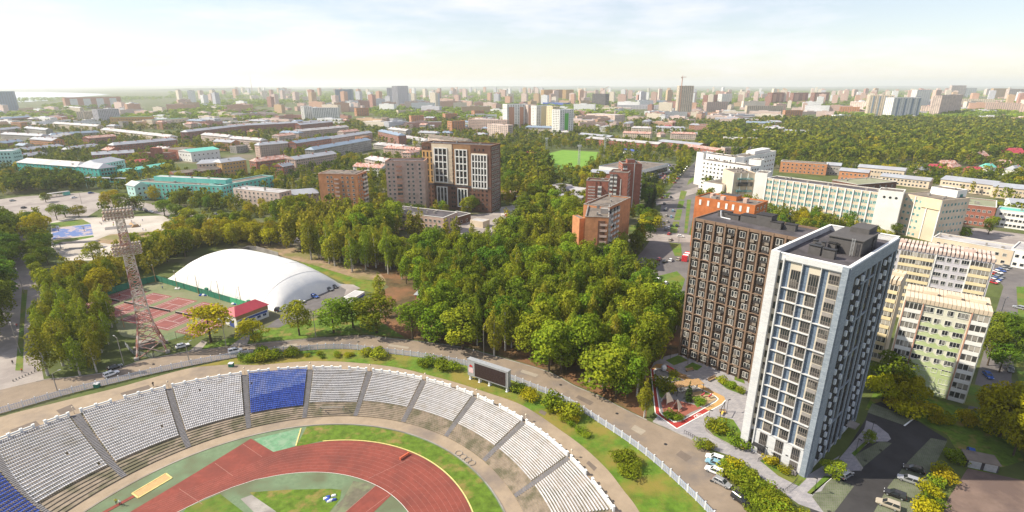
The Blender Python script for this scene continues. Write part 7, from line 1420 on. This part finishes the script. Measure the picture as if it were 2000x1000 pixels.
# ------------------------------------------------------------------ cars
def car_parts(L=4.45, Wd=1.8, Hh=1.48, est=0.0, suv=0.0):
    b = MB(); h0, hb = .28+suv*.06, .86+suv*.12
    st = [(-L/2, .45, .62, .78), (-L/2+.12, .3, hb-.02, .86), (-L/2+.9, h0-.04, hb+.04, .9), (-.2, h0-.04, hb+.02, .9), (L/2-1.3, h0-.04, hb-.02, .89), (L/2-.25, h0, hb-.2, .82), (L/2, .42, .58, .70)]
    rings = []
    for x, z0, z1, w_ in st: w_ *= Wd/1.8; rings.append([(x, -w_*.92, z0), (x, w_*.92, z0), (x, w_, (z0+z1)/2), (x, w_*.93, z1), (x, -w_*.93, z1), (x, -w_, (z0+z1)/2)])
    i0 = len(b.v)
    for r in rings: b.v += r
    for k in range(len(rings)-1):
        for j in range(6): a = i0+k*6+j; c = i0+k*6+(j+1) % 6; b.f.append((a, c, c+6, a+6)); b.m.append(0)
    b.f.append(tuple(i0+j for j in range(5, -1, -1))); b.m.append(0); b.f.append(tuple(i0+(len(rings)-1)*6+j for j in range(6))); b.m.append(0)
    rx0, rx1 = -L/2+.75-est*.45, .25; bx0, bx1 = -L/2+.35-est*.2, L/2-1.25
    rf = MB(); rf.hexa([(rx0-.05, -.66, Hh-.06), (rx1+.05, -.66, Hh-.06), (rx1+.05, .66, Hh-.06), (rx0-.05, .66, Hh-.06)], [(rx0+.12, -.58, Hh+.02), (rx1-.12, -.58, Hh+.02), (rx1-.12, .58, Hh+.02), (rx0+.12, .58, Hh+.02)])
    gl = MB(); gl.hexa([(bx0, -.83, hb-.02), (bx1, -.83, hb-.02), (bx1, .83, hb-.02), (bx0, .83, hb-.02)], [(rx0, -.63, Hh-.05), (rx1, -.63, Hh-.05), (rx1, .63, Hh-.05), (rx0, .63, Hh-.05)])
    pl_ = MB()
    for y in (-1, 1):
        for xa, xb in ((bx0, rx0), (bx1, rx1), ((bx0+bx1)/2-.1, (rx0+rx1)/2)): pl_.bar((xa, y*.84, hb), (xb, y*.65, Hh-.04), .09)
    return b, rf, gl, pl_
whm = MB(); whm.tube((0, -.11, 0), (0, .11, 0), .33, n=14); whm = whm.mesh('wheel', M['tyre']); rim = MB(); rim.tube((0, -.12, 0), (0, .12, 0), .19, n=10); rim = rim.mesh('rim', M['steel'])
hl = MB(); hl.box(-.06, .04, -.2, .2, -.07, .07); hl_me = hl.mesh('headlight', mat('lamp_glass', (.7, .7, .72), .15, spec=.6)); tl_me = hl.mesh('tail_light', mat('red_lamp_glass', (.35, .01, .01), .2, spec=.6))
carglass = mat('car_glass', (.025, .03, .035), .06, .05, spec=.7)
cmesh = {}
for st_, kw in (('sedan', {}), ('estate', dict(est=1, Hh=1.55)), ('suv', dict(est=1, Hh=1.75, suv=1, Wd=1.9, L=4.7))): cmesh[st_] = car_parts(**kw)
paints = {k: mat(k+'_car_paint', c, .22, .03, 3, spec=.6, metal=mt) for k, c, mt in (('white', (.78, .78, .78), 0), ('silver', (.46, .47, .49), .5), ('black', (.018, .018, .02), 0), ('grey', (.15, .16, .17), .4), ('blue', (.03, .09, .34), .1), ('red', (.40, .03, .03), 0), ('light_blue', (.22, .40, .50), .1), ('beige', (.46, .40, .31), .2))}
cm2 = {}
for st_, (b, rf, gl, pl_) in cmesh.items():
    for pn, pm2 in paints.items(): cm2[st_, pn] = (b.mesh('body', pm2, False), rf.mesh('roof_panel', pm2), gl.mesh('windows', carglass), pl_.mesh('pillars', pm2))
def car(px, py, px2, py2, col, lab, st_='sedan', group='parked cars', full=True):
    P, Q = G(px, py), G(px2, py2); rz = math.atan2((Q-P).y, (Q-P).x); root = thing('car', lab, 'car', (P.x, P.y, .1), rz, group); b, rf, gl, pl_ = cm2[st_, col]
    place('body', b, root); place('roof_panel', rf, root); place('window_band', gl, root); 
    if full:
        place('window_pillars', pl_, root)
        for x in (-1.35, 1.38):
            for y in (-.78, .78): w_ = place('wheel', whm, root, (x, y, .33)); place('rim', rim, w_)
        for y in (-.58, .58): place('headlight', hl_me, root, (2.1 if st_ != 'suv' else 2.2, y, .62)); place('tail_light', tl_me, root, (-2.17 if st_ != 'suv' else -2.28, y, .68))
    else:
        for x in (-1.35, 1.38):
            for y in (-.78, .78): place('wheel', whm, root, (x, y, .33))
q5 = lambda x, y: (1550+x*.32, 680+y*.32); q4 = lambda x, y: (1250+x*.32, 680+y*.32)
def carz(f_, a, b, c, d, *r, **k):   # a car whose tail and nose are given in a zoomed view
    p, q = f_(a, b), f_(c, d); car((p[0]+q[0])/2, (p[1]+q[1])/2+2, q[0], q[1]+2, *r, **k)
carz(q4, 500, 690, 410, 660, 'white', 'white car first in the row beside the hedge, closest to the tower entrance', 'estate'); carz(q4, 495, 722, 410, 690, 'light_blue', 'light blue car with a white roof between two white cars', 'sedan'); carz(q4, 495, 770, 408, 735, 'white', 'white car between the light blue and the silver one', 'estate'); carz(q4, 450, 800, 545, 850, 'silver', 'silver car parked askew by the yellow shrubs', 'sedan'); carz(q4, 575, 905, 655, 965, 'black', 'black off-roader at the edge of the ring road', 'suv')
carz(q5, 280, 800, 355, 755, 'silver', 'silver hatchback beside the young dark tree', 'estate'); carz(q5, 785, 760, 675, 725, 'black', 'black car topmost in the dark car park', 'sedan'); carz(q5, 765, 830, 630, 785, 'silver', 'silver estate car second in the dark car park', 'estate'); carz(q5, 690, 925, 540, 870, 'black', 'black estate car third in the dark car park', 'estate'); carz(q5, 640, 985, 505, 935, 'beige', 'beige-grey car lowest in the dark car park', 'suv')
carz(q5, 1075, 620, 1090, 680, 'blue', 'bright blue car beside the grey garages', 'sedan'); carz(q5, 1165, 150, 1205, 190, 'blue', 'blue car in the shade near the green panel block', 'sedan'); carz(q5, 1318, 115, 1325, 150, 'grey', 'dark grey car at the kerb of the back yard', 'sedan')
for px, py, px2, py2, col, lab, st_ in ((218, 733, 232, 728, 'white', 'white car on the ring road beside the pale fence', 'estate'), (225, 720, 240, 715, 'black', 'black car in the shade on the far side of the ring road', 'sedan'), (460, 688, 472, 685, 'white', 'white car driving on the ring road by the shrubs', 'suv'), (357, 678, 368, 675, 'white', 'dark sided car with a white roof by the green court fence', 'sedan'),
 (586, 592, 594, 590, 'white', 'white car at the shaded end of the dome', 'sedan'), (614, 581, 622, 583, 'blue', 'blue car parked at the end of the dome', 'sedan'), (642, 567, 650, 569, 'grey', 'blue-grey car in front of the black one by the dome', 'sedan'), (652, 562, 660, 564, 'black', 'black car farthest along the end of the dome', 'sedan'), (542, 606, 546, 600, 'black', 'black car half hidden at the near corner of the dome', 'sedan'),
 (1329, 463, 1340, 464, 'white', 'white car crossing at the avenue junction', 'sedan'), (1742+175, 592, 1728+184, 588, 'white', 'white car on the yard road by the lamp', 'sedan'), (1990, 603, 1978, 600, 'silver', 'silver car at the edge of the photo by the school yard', 'sedan'), (1990, 645, 1978, 642, 'blue', 'blue van at the edge of the photo', 'suv'),
 (145, 387, 152, 386, 'white', 'white car on the street by the shelter', 'sedan'), (178, 378, 186, 377, 'blue', 'blue car on the far side of the street', 'sedan'), (296, 415, 302, 417, 'white', 'white car parked by the square', 'sedan'), (286, 413, 292, 415, 'black', 'black car next to the white one by the square', 'sedan'), (275, 411, 281, 412, 'black', 'second black car in the row by the square', 'sedan'), (47, 407, 54, 405, 'black', 'black car at the top of the boulevard', 'sedan'), (40, 425, 46, 424, 'white', 'white car lower on the boulevard', 'sedan'), (38, 487, 40, 482, 'red', 'red car on the shaded boulevard', 'sedan'), (25, 393, 31, 392, 'silver', 'silver car by the street corner', 'sedan'), (423, 420, 430, 421, 'grey', 'grey car parked along the street below the academy', 'sedan')):
    car(px, py, px2, py2, col, lab, st_)
rr = random.Random(12); cols_c = list(paints)
for a, b, n, lab, g_ in (((1943, 537), (1966, 523), 5, 'parked by the yellow panel block', 'cars by the yellow panel block'), ((1938, 553), (1952, 541), 5, 'parked in the second row by the yellow panel block', 'cars in the second row by the yellow block')):
    for k in range(n): p = (a[0]+(b[0]-a[0])*k/(n-1), a[1]+(b[1]-a[1])*k/(n-1)); c = ['red', 'white', 'blue', 'silver', 'grey'][k]; car(p[0], p[1], p[0]+9, p[1]+3, c, '%s car %s' % (c.replace('_', ' '), lab), 'sedan', g_, False)
for k in range(11):
    t = k/10; c = rr.choice(cols_c); px, py = 1288+(1310-1288)*(1-t)+rr.uniform(-1, 1), 470-(470-352)*t; car(px, py, px+3, py-2, c, '%s car standing along the near kerb of the avenue' % c.replace('_', ' '), 'sedan', 'cars along the avenue', False)
for k in range(8): c = rr.choice(cols_c); px, py = rr.uniform(1298, 1322), rr.uniform(380, 450); car(px, py, px+1.5, py-6, c, '%s car driving up the avenue' % c.replace('_', ' '), 'sedan', 'cars driving on the avenue', False)
for r_ in range(5):
    for k in range(9): c = rr.choice(cols_c); px, py = 1282+r_*9+k*3.2, 356-k*4.0+r_*.5; car(px, py, px+6, py-1, c, '%s car in the market car park' % c.replace('_', ' '), 'sedan', 'cars in the market car park', False)
for px, py, c in ((1285, 548, 'white'), (1292, 560, 'silver'), (1300, 555, 'white'), (1276, 520, 'blue'), (1310, 510, 'white'), (1325, 508, 'beige'), (1298, 512, 'black'), (1287, 508, 'red'), (1262, 562, 'grey'), (1275, 565, 'white')): car(px, py, px+4, py-5, c, '%s car standing where the avenue meets the wood' % c, 'sedan', 'cars by the wood', False)
for k in range(6): c = rr.choice(cols_c); car(985+k*5, 425-k*2.5, 990+k*5, 427-k*2.5, c, '%s car behind the new brown tower' % c.replace('_', ' '), 'sedan', 'cars behind the new tower', False)
P = G(1337, 510); t_ = thing('red_truck', 'red and white striped trailer stack beside the brown tower', 'trailer', tuple(P), R(60))
for k in range(5): part('striped_panel', M['white'] if k % 2 else mat('signal_red', (.5, .03, .04), .6), [(-1.5+k*2.0, .5+k*2.0, -1.4, 1.4, .2, 3.2)], t_)
P = G(950, 462); t_ = thing('dark_truck', 'dark green truck on the dirt road by the building yard', 'truck', tuple(P), R(60)); part('cargo_bed', mat('truck_green', (.05, .07, .04), .6), [(-3, 1.2, -1.2, 1.2, .9, 2.7)], t_); part('cab', M['grey'], [(1.3, 3, -1.2, 1.2, .6, 2.6)], t_)
for x in (-2, 2): [place('wheel', whm, t_, (x, y, .45), 0, 1.4) for y in (-1, 1)]

# ------------------------------------------------------------------ lamps, poles, shelters, people
def pole(px, py, h, lab, arm=1.6, ang=0.0, name='street_lamp', m='conc', group='street lamps'):
    P = G(px, py); t_ = thing(name, lab, 'street lamp', tuple(P), ang, group); mb = MB(); mb.tube((0, 0, 0), (0, 0, h), .15, .09, 7); mb.build('post', M[m], t_); mb = MB(); mb.tube((0, 0, h), (arm, 0, h+.35), .06); mb.build('arm', M[m], t_); part('lamp_head', M['steel'], [(arm-.1, arm+.7, -.16, .16, h+.28, h+.44)], t_)
for px, py, h, lab, a in ((242, 712, 10, 'grey lamp post in front of the grove by the ring road', 2.6), (442, 676, 10, 'lamp post beside the bright yellow tree', 2.5), (617, 658, 10, 'lamp post by the ring road near the round green tree', 2.5), (945, 694, 10, 'lamp post at the edge of the wood near the scoreboard', 1.4), (370, 708, 7, 'thin pole beside the dark sided car', 1.2), (112, 763, 6, 'short double lamp by the fence near the square', 1.0), (1246, 552, 11, 'tall lamp at the bend of the avenue', .4), (1325, 478, 9, 'lamp at the avenue junction', 2), (1282, 452, 9, 'lamp beside the bright yellow avenue tree', 2), (158+1700-8, 470, 8, 'lamp in the school yard', 1), (1946, 640, 12, 'lamp beside the green panel block', .5), (40, 690, 11, 'lamp with a blue sign on the boulevard verge', 2.4), (47, 572, 11, 'lamp at the head of the boulevard verge', 2.4), (160, 398, 9, 'lamp near the bus shelter', 1)): pole(px, py, h, lab, group=None, ang=a)
for k, (px, py) in enumerate(((305, 552), (347, 565), (388, 574), (430, 586), (472, 598))): pole(px, py, 9, 'wooden lamp post by the dome, %s' % ['at the far corner of the courts', 'second from the far corner', 'in the middle of the fence', 'fourth along the fence', 'at the bright green fence'][k], 1.2, -1.0, 'court_lamp', 'wood', 'lamp posts along the court fence')
pole(243, 640, 8, 'grey pole at the near edge of the tennis courts', 1, 0, 'court_lamp', 'wood', None)
def small_lamp(px, py, lab):
    P = G(px, py); t_ = thing('garden_lamp', lab, 'lamp', tuple(P), rnd.uniform(0, 6), 'black garden lamps'); mb = MB(); mb.tube((0, 0, .1), (0, 0, 4.2), .06, .05); mb.build('post', M['dark'], t_); part('lamp_head', M['dark'], [(-.1, .8, -.12, .12, 4.15, 4.3)], t_)
for px, py, lab in ((1419, 806, 'black garden lamp beside the swing on the paving'), (1383, 826, 'black garden lamp at the tip of the courtyard lawn'), (1494, 902, 'black garden lamp beside the bicycle stands'), (1590, 964, 'black garden lamp on the lawn strip by the parking bays'), (1671, 884, 'black garden lamp behind the white tower'), (1701, 848, 'black garden lamp at the rounded end of the pavement'), (1343, 712, 'black garden lamp at the foot of the brown tower'), (1309, 702, 'black garden lamp at the edge of the wood by the play area')): small_lamp(px, py, lab)
# bus shelter, garages, bins, bollards
P, Q = G(80, 388), G(136, 380); t_ = thing('bus_shelter', 'long white and green bus shelter on the street', 'shelter', tuple(P), math.atan2((Q-P).y, (Q-P).x)); ln_ = (Q-P).length; part('roof', M['rwhite'], [(0, ln_, -2, 2, 3, 3.3)], t_); part('kiosk', M['rteal'], [(ln_*.8, ln_, -1.8, 1.8, 0, 3)], t_); part('kiosk', M['green'], [(0, 3, -1.8, 1.8, 0, 3)], t_)
for k in range(6): part('post', M['steel'], [(3+k*(ln_-8)/5, 3.2+k*(ln_-8)/5, -1.6, -1.4, 0, 3)], t_)
P = G(1886, 912); t_ = thing('garage_row', 'grey metal garages with a flat roof beside the brown yard', 'garage', tuple(P), R(-22))
for k in range(2): g_ = part('garage', M['rdark'], [(k*3.2, k*3.2+3.1, 0, 4, 0, 2.2)], t_); part('garage_door', M['steel'], [(k*3.2+.3, k*3.2+2.8, -.06, 0, .1, 2.1)], g_)
part('roof', M['rbit'], [(-.2, 6.6, -.2, 4.2, 2.2, 2.4)], t_)
for px, py, lab in ((452, 716, 'green and white waste container on the promenade edge'), (190, 756, 'small green waste bin by the pale fence')): P = G(px, py); t_ = thing('waste_bin', lab, 'bin', tuple(P)); part('bin', gm2, [(-.7, .7, -.6, .6, 0, 1.2)], t_); part('lid', M['white'], [(-.75, .75, -.65, .65, 1.2, 1.4)], t_)
bo = MB(); bo.lathe([(.16, 0), (.16, .6), (.1, .75)], 8); bo = bo.mesh('bollard', M['conc'])
for k in range(8): o = place('bollard', bo, None, G(26+k*6, 745-k*2.6)); props(o, 'small concrete bollard at the end of the boulevard', 'bollard', 'bollards at the end of the boulevard')
# people: one skinned figure in a walking pose
sk = [(0, 0, .95, .15), (0, 0, 1.2, .15), (0, 0, 1.42, .16), (0, 0, 1.55, .06), (0, .02, 1.68, .105), (.1, .0, .9, .1), (.11, .14, .5, .075), (.11, .06, .08, .05), (.11, .2, .04, .04), (-.1, 0, .9, .1), (-.11, -.05, .5, .075), (-.11, -.25, .12, .05), (-.11, -.12, .05, .04), (.2, 0, 1.40, .065), (.26, -.10, 1.12, .05), (.26, .02, .9, .04), (-.2, 0, 1.40, .065), (-.26, .12, 1.14, .05), (-.26, .26, .95, .04)]
se = [(0, 1), (1, 2), (2, 3), (3, 4), (0, 5), (5, 6), (6, 7), (7, 8), (0, 9), (9, 10), (10, 11), (11, 12), (2, 13), (13, 14), (14, 15), (2, 16), (16, 17), (17, 18)]
me = bpy.data.meshes.new('body'); me.from_pydata([s[:3] for s in sk], se, []); me.update(); tmp = bpy.data.objects.new('tmp_person', me); C.objects.link(tmp); tmp.modifiers.new('s', 'SKIN'); tmp.modifiers.new('u', 'SUBSURF').levels = 1
for k, s in enumerate(sk): d_ = me.skin_vertices[0].data[k]; d_.radius = (s[3], s[3]); d_.use_root = k == 0
ev = tmp.evaluated_get(bpy.context.evaluated_depsgraph_get()); pm0 = bpy.data.meshes.new_from_object(ev); bpy.data.objects.remove(tmp)
def clothed(name, top, legs):
    m2 = pm0.copy(); m2.name = name; m2.materials.clear()
    for c in (top, legs, (.5, .3, .22), (.05, .035, .025)): key = 'cloth_%d' % int(sum(v*k for v, k in zip(c, (311, 577, 911)))*10); m2.materials.append(bpy.data.materials.get(key) or mat(key, c, .9))
    for p in m2.polygons: z = p.center.z; p.material_index = 1 if z < .92 else 3 if (z > 1.70 or (z > 1.62 and p.center.y < -.01)) else 2 if z > 1.5 or (z < 1.0 and abs(p.center.x) > .22) else 0; p.use_smooth = True
    return m2
pcol = {'black': (.02, .02, .025), 'yellow': (.6, .6, .05), 'red': (.5, .04, .04), 'white': (.7, .7, .7), 'blue': (.05, .1, .4)}
pme = {k: clothed('person', c, (.03, .035, .06)) for k, c in pcol.items()}
for px, py, c, lab, lv in ((70, 768-44, 'black', 'person in black walking on the boulevard paving', 0), (80, 640, 'black', 'person in dark clothes beside the boulevard grove', 0), (72, 644, 'black', 'person with a companion beside the boulevard grove', 0), (26, 712, 'black', 'person in black near the end of the grass verge', 0), (44, 728, 'red', 'person in red at the tip of the grass verge', 0), (34, 640, 'red', 'person in red on the shaded boulevard', 0), (228, 985, 'yellow', 'runner in a yellow shirt on the run-up lane', FZ+.1), (236, 987, 'white', 'white figure beside the runner in yellow', FZ+.1), (925, 690, 'white', 'person walking under the trees by the ring road', 0), (1538, 840-100+160, 'white', 'person in white on the courtyard paving', 0), (235, 590-9, 'red', 'tennis player in red on the far court', 0), (318, 565, 'blue', 'tennis player in blue at the far end of the courts', 0), (185, 578, 'white', 'tennis player in white behind the mast', 0), (1310, 562, 'red', 'person in red on the path by the avenue', 0), (1314, 566, 'white', 'person in white on the path by the avenue', 0), (300, 755, 'black', 'person in black crossing the promenade', 0)):
    o = place('person', pme[c], None, G(px, py, lv)+Vector((0, 0, .1)), rnd.uniform(0, 6.28)); props(o, lab, 'person')
rr = random.Random(4)
for k in range(26):
    px, py = rr.uniform(195, 335), rr.uniform(427, 462); o = place('person', pme[rr.choice(list(pme))], None, G(px, py)+Vector((0, 0, .1)), rr.uniform(0, 6.28)); props(o, 'tiny figure standing or skating on the pale skate square', 'person', 'people on the skate square')
# skate square obstacles
P = G(120, 486); t_ = thing('canopy', 'dark canopy with a sloping roof on the pale square', 'canopy', tuple(P), R(10)); part('roof', M['rdark'], [(0, 20, -2, 2, 3.4, 3.7)], t_)
for x in (.5, 19.2): part('post', M['steel'], [(x, x+.3, -1.5, -1.2, 0, 3.4)], t_)
for px, py, w_, d_, h_, a, lab in ((205, 450, 18, 4, 1.4, .5, 'long grey skate ramp in the middle of the square'), (250, 440, 10, 5, 1.8, -.8, 'wooden skate ramp beside the mast top'), (325, 450, 16, 5, 1.6, .3, 'dark skate ramp at the far edge of the square'), (330, 430, 12, 6, 2, 0, 'curved skate ramp near the street'), (215, 427, 12, 3, 1, .1, 'low pale ledge near the street')):
    P = G(px, py); t_ = thing('skate_ramp', lab, 'skate ramp', tuple(P), a); mb = MB(); mb.hexa([(0, 0, 0), (w_, 0, 0), (w_, d_, 0), (0, d_, 0)], [(0, d_*.35, h_), (w_, d_*.35, h_), (w_, d_*.8, h_), (0, d_*.8, h_)]); mb.build('ramp', M['conc'] if 'pale' in lab else M['wood'] if 'wooden' in lab else M['grey'], t_); part('platform', M['conc'], [(.2, w_-.2, d_*.40, d_*.75, h_, h_+.06)], t_)
mo = MB(); mo.lathe([(4.2, 0), (3.2, .7), (1.6, 1.2), (.3, 1.35)], 14); mo = mo.mesh('dirt_mound', M['dirt'], True)
for px, py in ((262, 462), (280, 458), (300, 456), (322, 458), (250, 474), (275, 475), (298, 473), (318, 470), (285, 485), (265, 488)): o = place('dirt_mound', mo, None, G(px, py), rr.uniform(0, 6), (rr.uniform(.8, 1.5), rr.uniform(.6, 1), 1)); o['kind'] = 'structure'
for x in (115, 165): P = G(x, 452); t_ = thing('basketball_hoop', 'basketball hoop on the blue court, %s the street' % ('away from' if x == 115 else 'towards'), 'basketball hoop', tuple(P), R(8)); part('post', M['dark'], [(-.1, .1, -.1, .1, 0, 3)], t_); part('backboard', M['white'], [(-.9, .9, -.3, -.2, 2.7, 3.8)], t_)

# ------------------------------------------------------------------ play area and courtyard furniture
def bench(px, py, ang, lab, ln_=2.6, double=False):
    P = G(px, py); t_ = thing('bench', lab, 'bench', (P.x, P.y, .12), ang, 'timber benches'); 
    for k in range(4): part('slat', M['wood'], [(-ln_/2, ln_/2, -.34+k*.18, -.2+k*.18, .42, .48)], t_)
    for k in range(2): part('backrest_slat', M['wood'], [(-ln_/2, ln_/2, .36, .42, .6+k*.2, .75+k*.2)], t_)
    for x in (-ln_/2+.2, ln_/2-.2): part('leg', M['dark'], [(x-.05, x+.05, -.3, .3, 0, .42)], t_)
bench(1391, 742, R(35), 'timber bench with a planter before the brown tower', 4); bench(1347, 725, R(20), 'timber bench between the beds by the brown tower', 3); bench(1457, 876, R(25), 'dark timber bench by the entrance of the white tower', 3.4); bench(1411, 807, R(-10), 'small bench under the frame by the lawn', 1.8); bench(1506, 955, R(-45), 'bench in the hedge by the courtyard paving', 2.4); bench(1331, 737, R(-25), 'long bench on the ochre play path', 3)
P = G(1342, 766); t_ = thing('swing_pavilion', 'timber roofed pavilion with two hanging round swings in the play area', 'pavilion', (P.x, P.y, .18), math.atan2(uB.y, uB.x)+R(62))
for k in range(12): part('roof_slat', M['wood'], [(-4.6+k*.77, -3.93+k*.77, -1.6, 1.6, 3.0, 3.12)], t_)
for x in (-4.5, 4.4):
    for y in (-1.5, 1.4): part('post', M['dark'], [(x, x+.12, y, y+.12, 0, 3.0)], t_)
part('beam', M['dark'], [(-4.5, 4.5, -.06, .06, 2.86, 2.98)], t_)
for x in (-2.2, 2.2):
    mb = MB(); n = 12
    for k in range(n): a, b = 2*math.pi*k/n, 2*math.pi*(k+1)/n; mb.tube((x+.95*math.cos(a), 0, 1.35+.95*math.sin(a)), (x+.95*math.cos(b), 0, 1.35+.95*math.sin(b)), .2, n=6)
    sw_o = mb.build('hanging_swing', M['white'], t_); part('seat_pad', M['steel'], [(x-.7, x+.7, -.3, .3, .5, .6)], sw_o)
P = G(1301, 724); t_ = thing('climbing_frame', 'grey and red climbing frame with a slide at the tip of the play area', 'climbing frame', (P.x, P.y, .18), R(20)); mb = MB(); mb.lathe([(.8, .4), (1.0, 1.1), (.75, 1.8), (.2, 2.2)], 9); mb.build('tower', M['steelw'], t_, (-1, 0, 0), smooth=True); mb = MB(); mb.bar((.2, 0, 1.6), (2.4, -.6, .3), .8, .25); mb.build('slide', mat('play_red', (.5, .04, .05), .4), t_); mb = MB(); mb.lathe([(.9, .2), (1.1, .9), (.5, 1.6)], 8); mb.build('dome', M['grey'], t_, (.6, 1.4, 0))
for k, (px, py) in enumerate(((1299, 752), (1307, 758))):
    P = G(px, py); t_ = thing('play_bridge', ['yellow timber balance beam, farther of the two', 'yellow timber balance beam, nearer of the two'][k], 'balance beam', (P.x, P.y, .18), R(-40)); part('plank', mat('yellow_timber', (.55, .40, .10), .6), [(-2.2, 2.2, -.5, .5, .4, .6)], t_); part('leg', M['dark'], [(-1.9, -1.6, -.4, .4, 0, .4)], t_); part('leg', M['dark'], [(1.6, 1.9, -.4, .4, 0, .4)], t_)
sail = mat('beige_sail', (.62, .54, .44), .8)
for k, (px, py) in enumerate(((1303, 785), (1321, 799))):
    P = G(px, py); t_ = thing('play_tent', ['beige sail tent on the brown play floor, higher one', 'beige sail tent on the brown play floor beside the planting'][k], 'play tent', (P.x, P.y, .2), R(30+25*k)); mb = MB(); mb.face([(-1.4, -1.2, .4), (1.4, -1.2, .4), (.4, 0, 3.0), (-.8, 0, 3.2)]); mb.face([(1.4, 1.2, .4), (-1.4, 1.2, .4), (-.8, 0, 3.2), (.4, 0, 3.0)]); mb.build('sail', sail, t_)
    for x, y in ((-1.4, -1.2), (1.4, -1.2), (1.4, 1.2), (-1.4, 1.2)): mb = MB(); mb.tube((x, y, 0), (-.2, 0, 3.0), .06); mb.build('pole', M['frame'], t_)
for px, py, lab in ((1372, 776, 'pink spring rocker on the sandy play floor'), (1386, 778, 'red spring rocker on the sandy play floor')): P = G(px, py); t_ = thing('spring_rocker', lab, 'spring rocker', (P.x, P.y, .2), R(30)); mb = MB(); mb.tube((0, 0, 0), (0, 0, .5), .14); mb.build('spring', M['steel'], t_); mb = MB(); mb.bar((-.6, 0, .6), (.6, 0, .9), .35, .4); mb.bar((.5, 0, .9), (.7, 0, 1.3), .25); mb.build('seat', M['rred'], t_)
for px, py, lab in ((1410, 810, 'black frame swing beside the courtyard lawn'),): 
    P = G(px, py); t_ = thing('frame_swing', lab, 'swing', (P.x, P.y, .12), R(55)); part('post', M['dark'], [(-2, -1.85, -.07, .07, 0, 3)], t_); part('post', M['dark'], [(1.85, 2, -.07, .07, 0, 3)], t_); part('crossbar', M['dark'], [(-2, 2, -.07, .07, 3, 3.15)], t_); part('seat', mat('yellow_seat', (.6, .45, .1), .6), [(-1, 1, -.25, .25, .5, .6)], t_)
def railing(pix, lab):
    w_ = [G(*p) for p in pix]; t_ = thing('railing', lab, 'railing', tuple(w_[0]))
    for a, b in zip(w_, w_[1:]):
        mb = MB(); mb.bar(a-w_[0]+Vector((0, 0, 1.1)), b-w_[0]+Vector((0, 0, 1.1)), .07); mb.build('rail', M['dark'], t_)
        for k in range(4): q = a.lerp(b, k/4)-w_[0]; mb = MB(); mb.tube(q, q+Vector((0, 0, 1.1)), .045, n=5); mb.build('post', M['dark'], t_)
railing([(1336, 847), (1352, 855), (1368, 866)], 'thin dark railing where the paving meets the ring road'); railing([(1533, 962), (1548, 950), (1558, 938)], 'dark railing across the courtyard paving near the parking bays'); railing([(1480, 902), (1488, 897), (1495, 893)], 'bicycle stands on the paving before the white tower')
bk = mat('white_marking', (.75, .7, .68), .8)
P = G(1364, 813); mb = MB(); n = 10
for cx_ in (-.55, .55):
    for k in range(n): a, b = 2*math.pi*k/n, 2*math.pi*(k+1)/n; mb.face([(cx_+.42*math.cos(a), .42*math.sin(a), 0), (cx_+.42*math.cos(b), .42*math.sin(b), 0), (cx_+.3*math.cos(b), .3*math.sin(b), 0), (cx_+.3*math.cos(a), .3*math.sin(a), 0)])
mb.face([(-.55, -.05, 0), (0, -.05, 0), (.1, .5, 0), (0, .5, 0)]); mb.face([(0, -.05, 0), (.1, -.05, 0), (.6, .5, 0), (.5, .5, 0)]); mb.face([(-.1, .45, 0), (.5, .45, 0), (.5, .55, 0), (-.1, .55, 0)])
o = structure('cycle_marking', mb, bk); o.location = (P.x, P.y, .135); o.rotation_euler = (0, 0, R(28)); o.scale = (1.6, 1.6, 1)

# ------------------------------------------------------------------ the hazy air
mb = MB(); mb.box(-24000, 24000, -600, 24500, -9, 225); hz = mb.build('haze', [], None); hz['kind'] = 'stuff'
hm_ = bpy.data.materials.new('haze_air'); hm_.use_nodes = True; t = hm_.node_tree; t.nodes.clear(); ou = t.nodes.new('ShaderNodeOutputMaterial'); pv_ = t.nodes.new('ShaderNodeVolumePrincipled'); pv_.inputs['Color'].default_value = (.93, .965, 1, 1); pv_.inputs['Density'].default_value = .000085; pv_.inputs['Anisotropy'].default_value = .2
t.links.new(pv_.outputs[0], ou.inputs['Volume']); hz.data.materials.clear(); hz.data.materials.append(hm_)
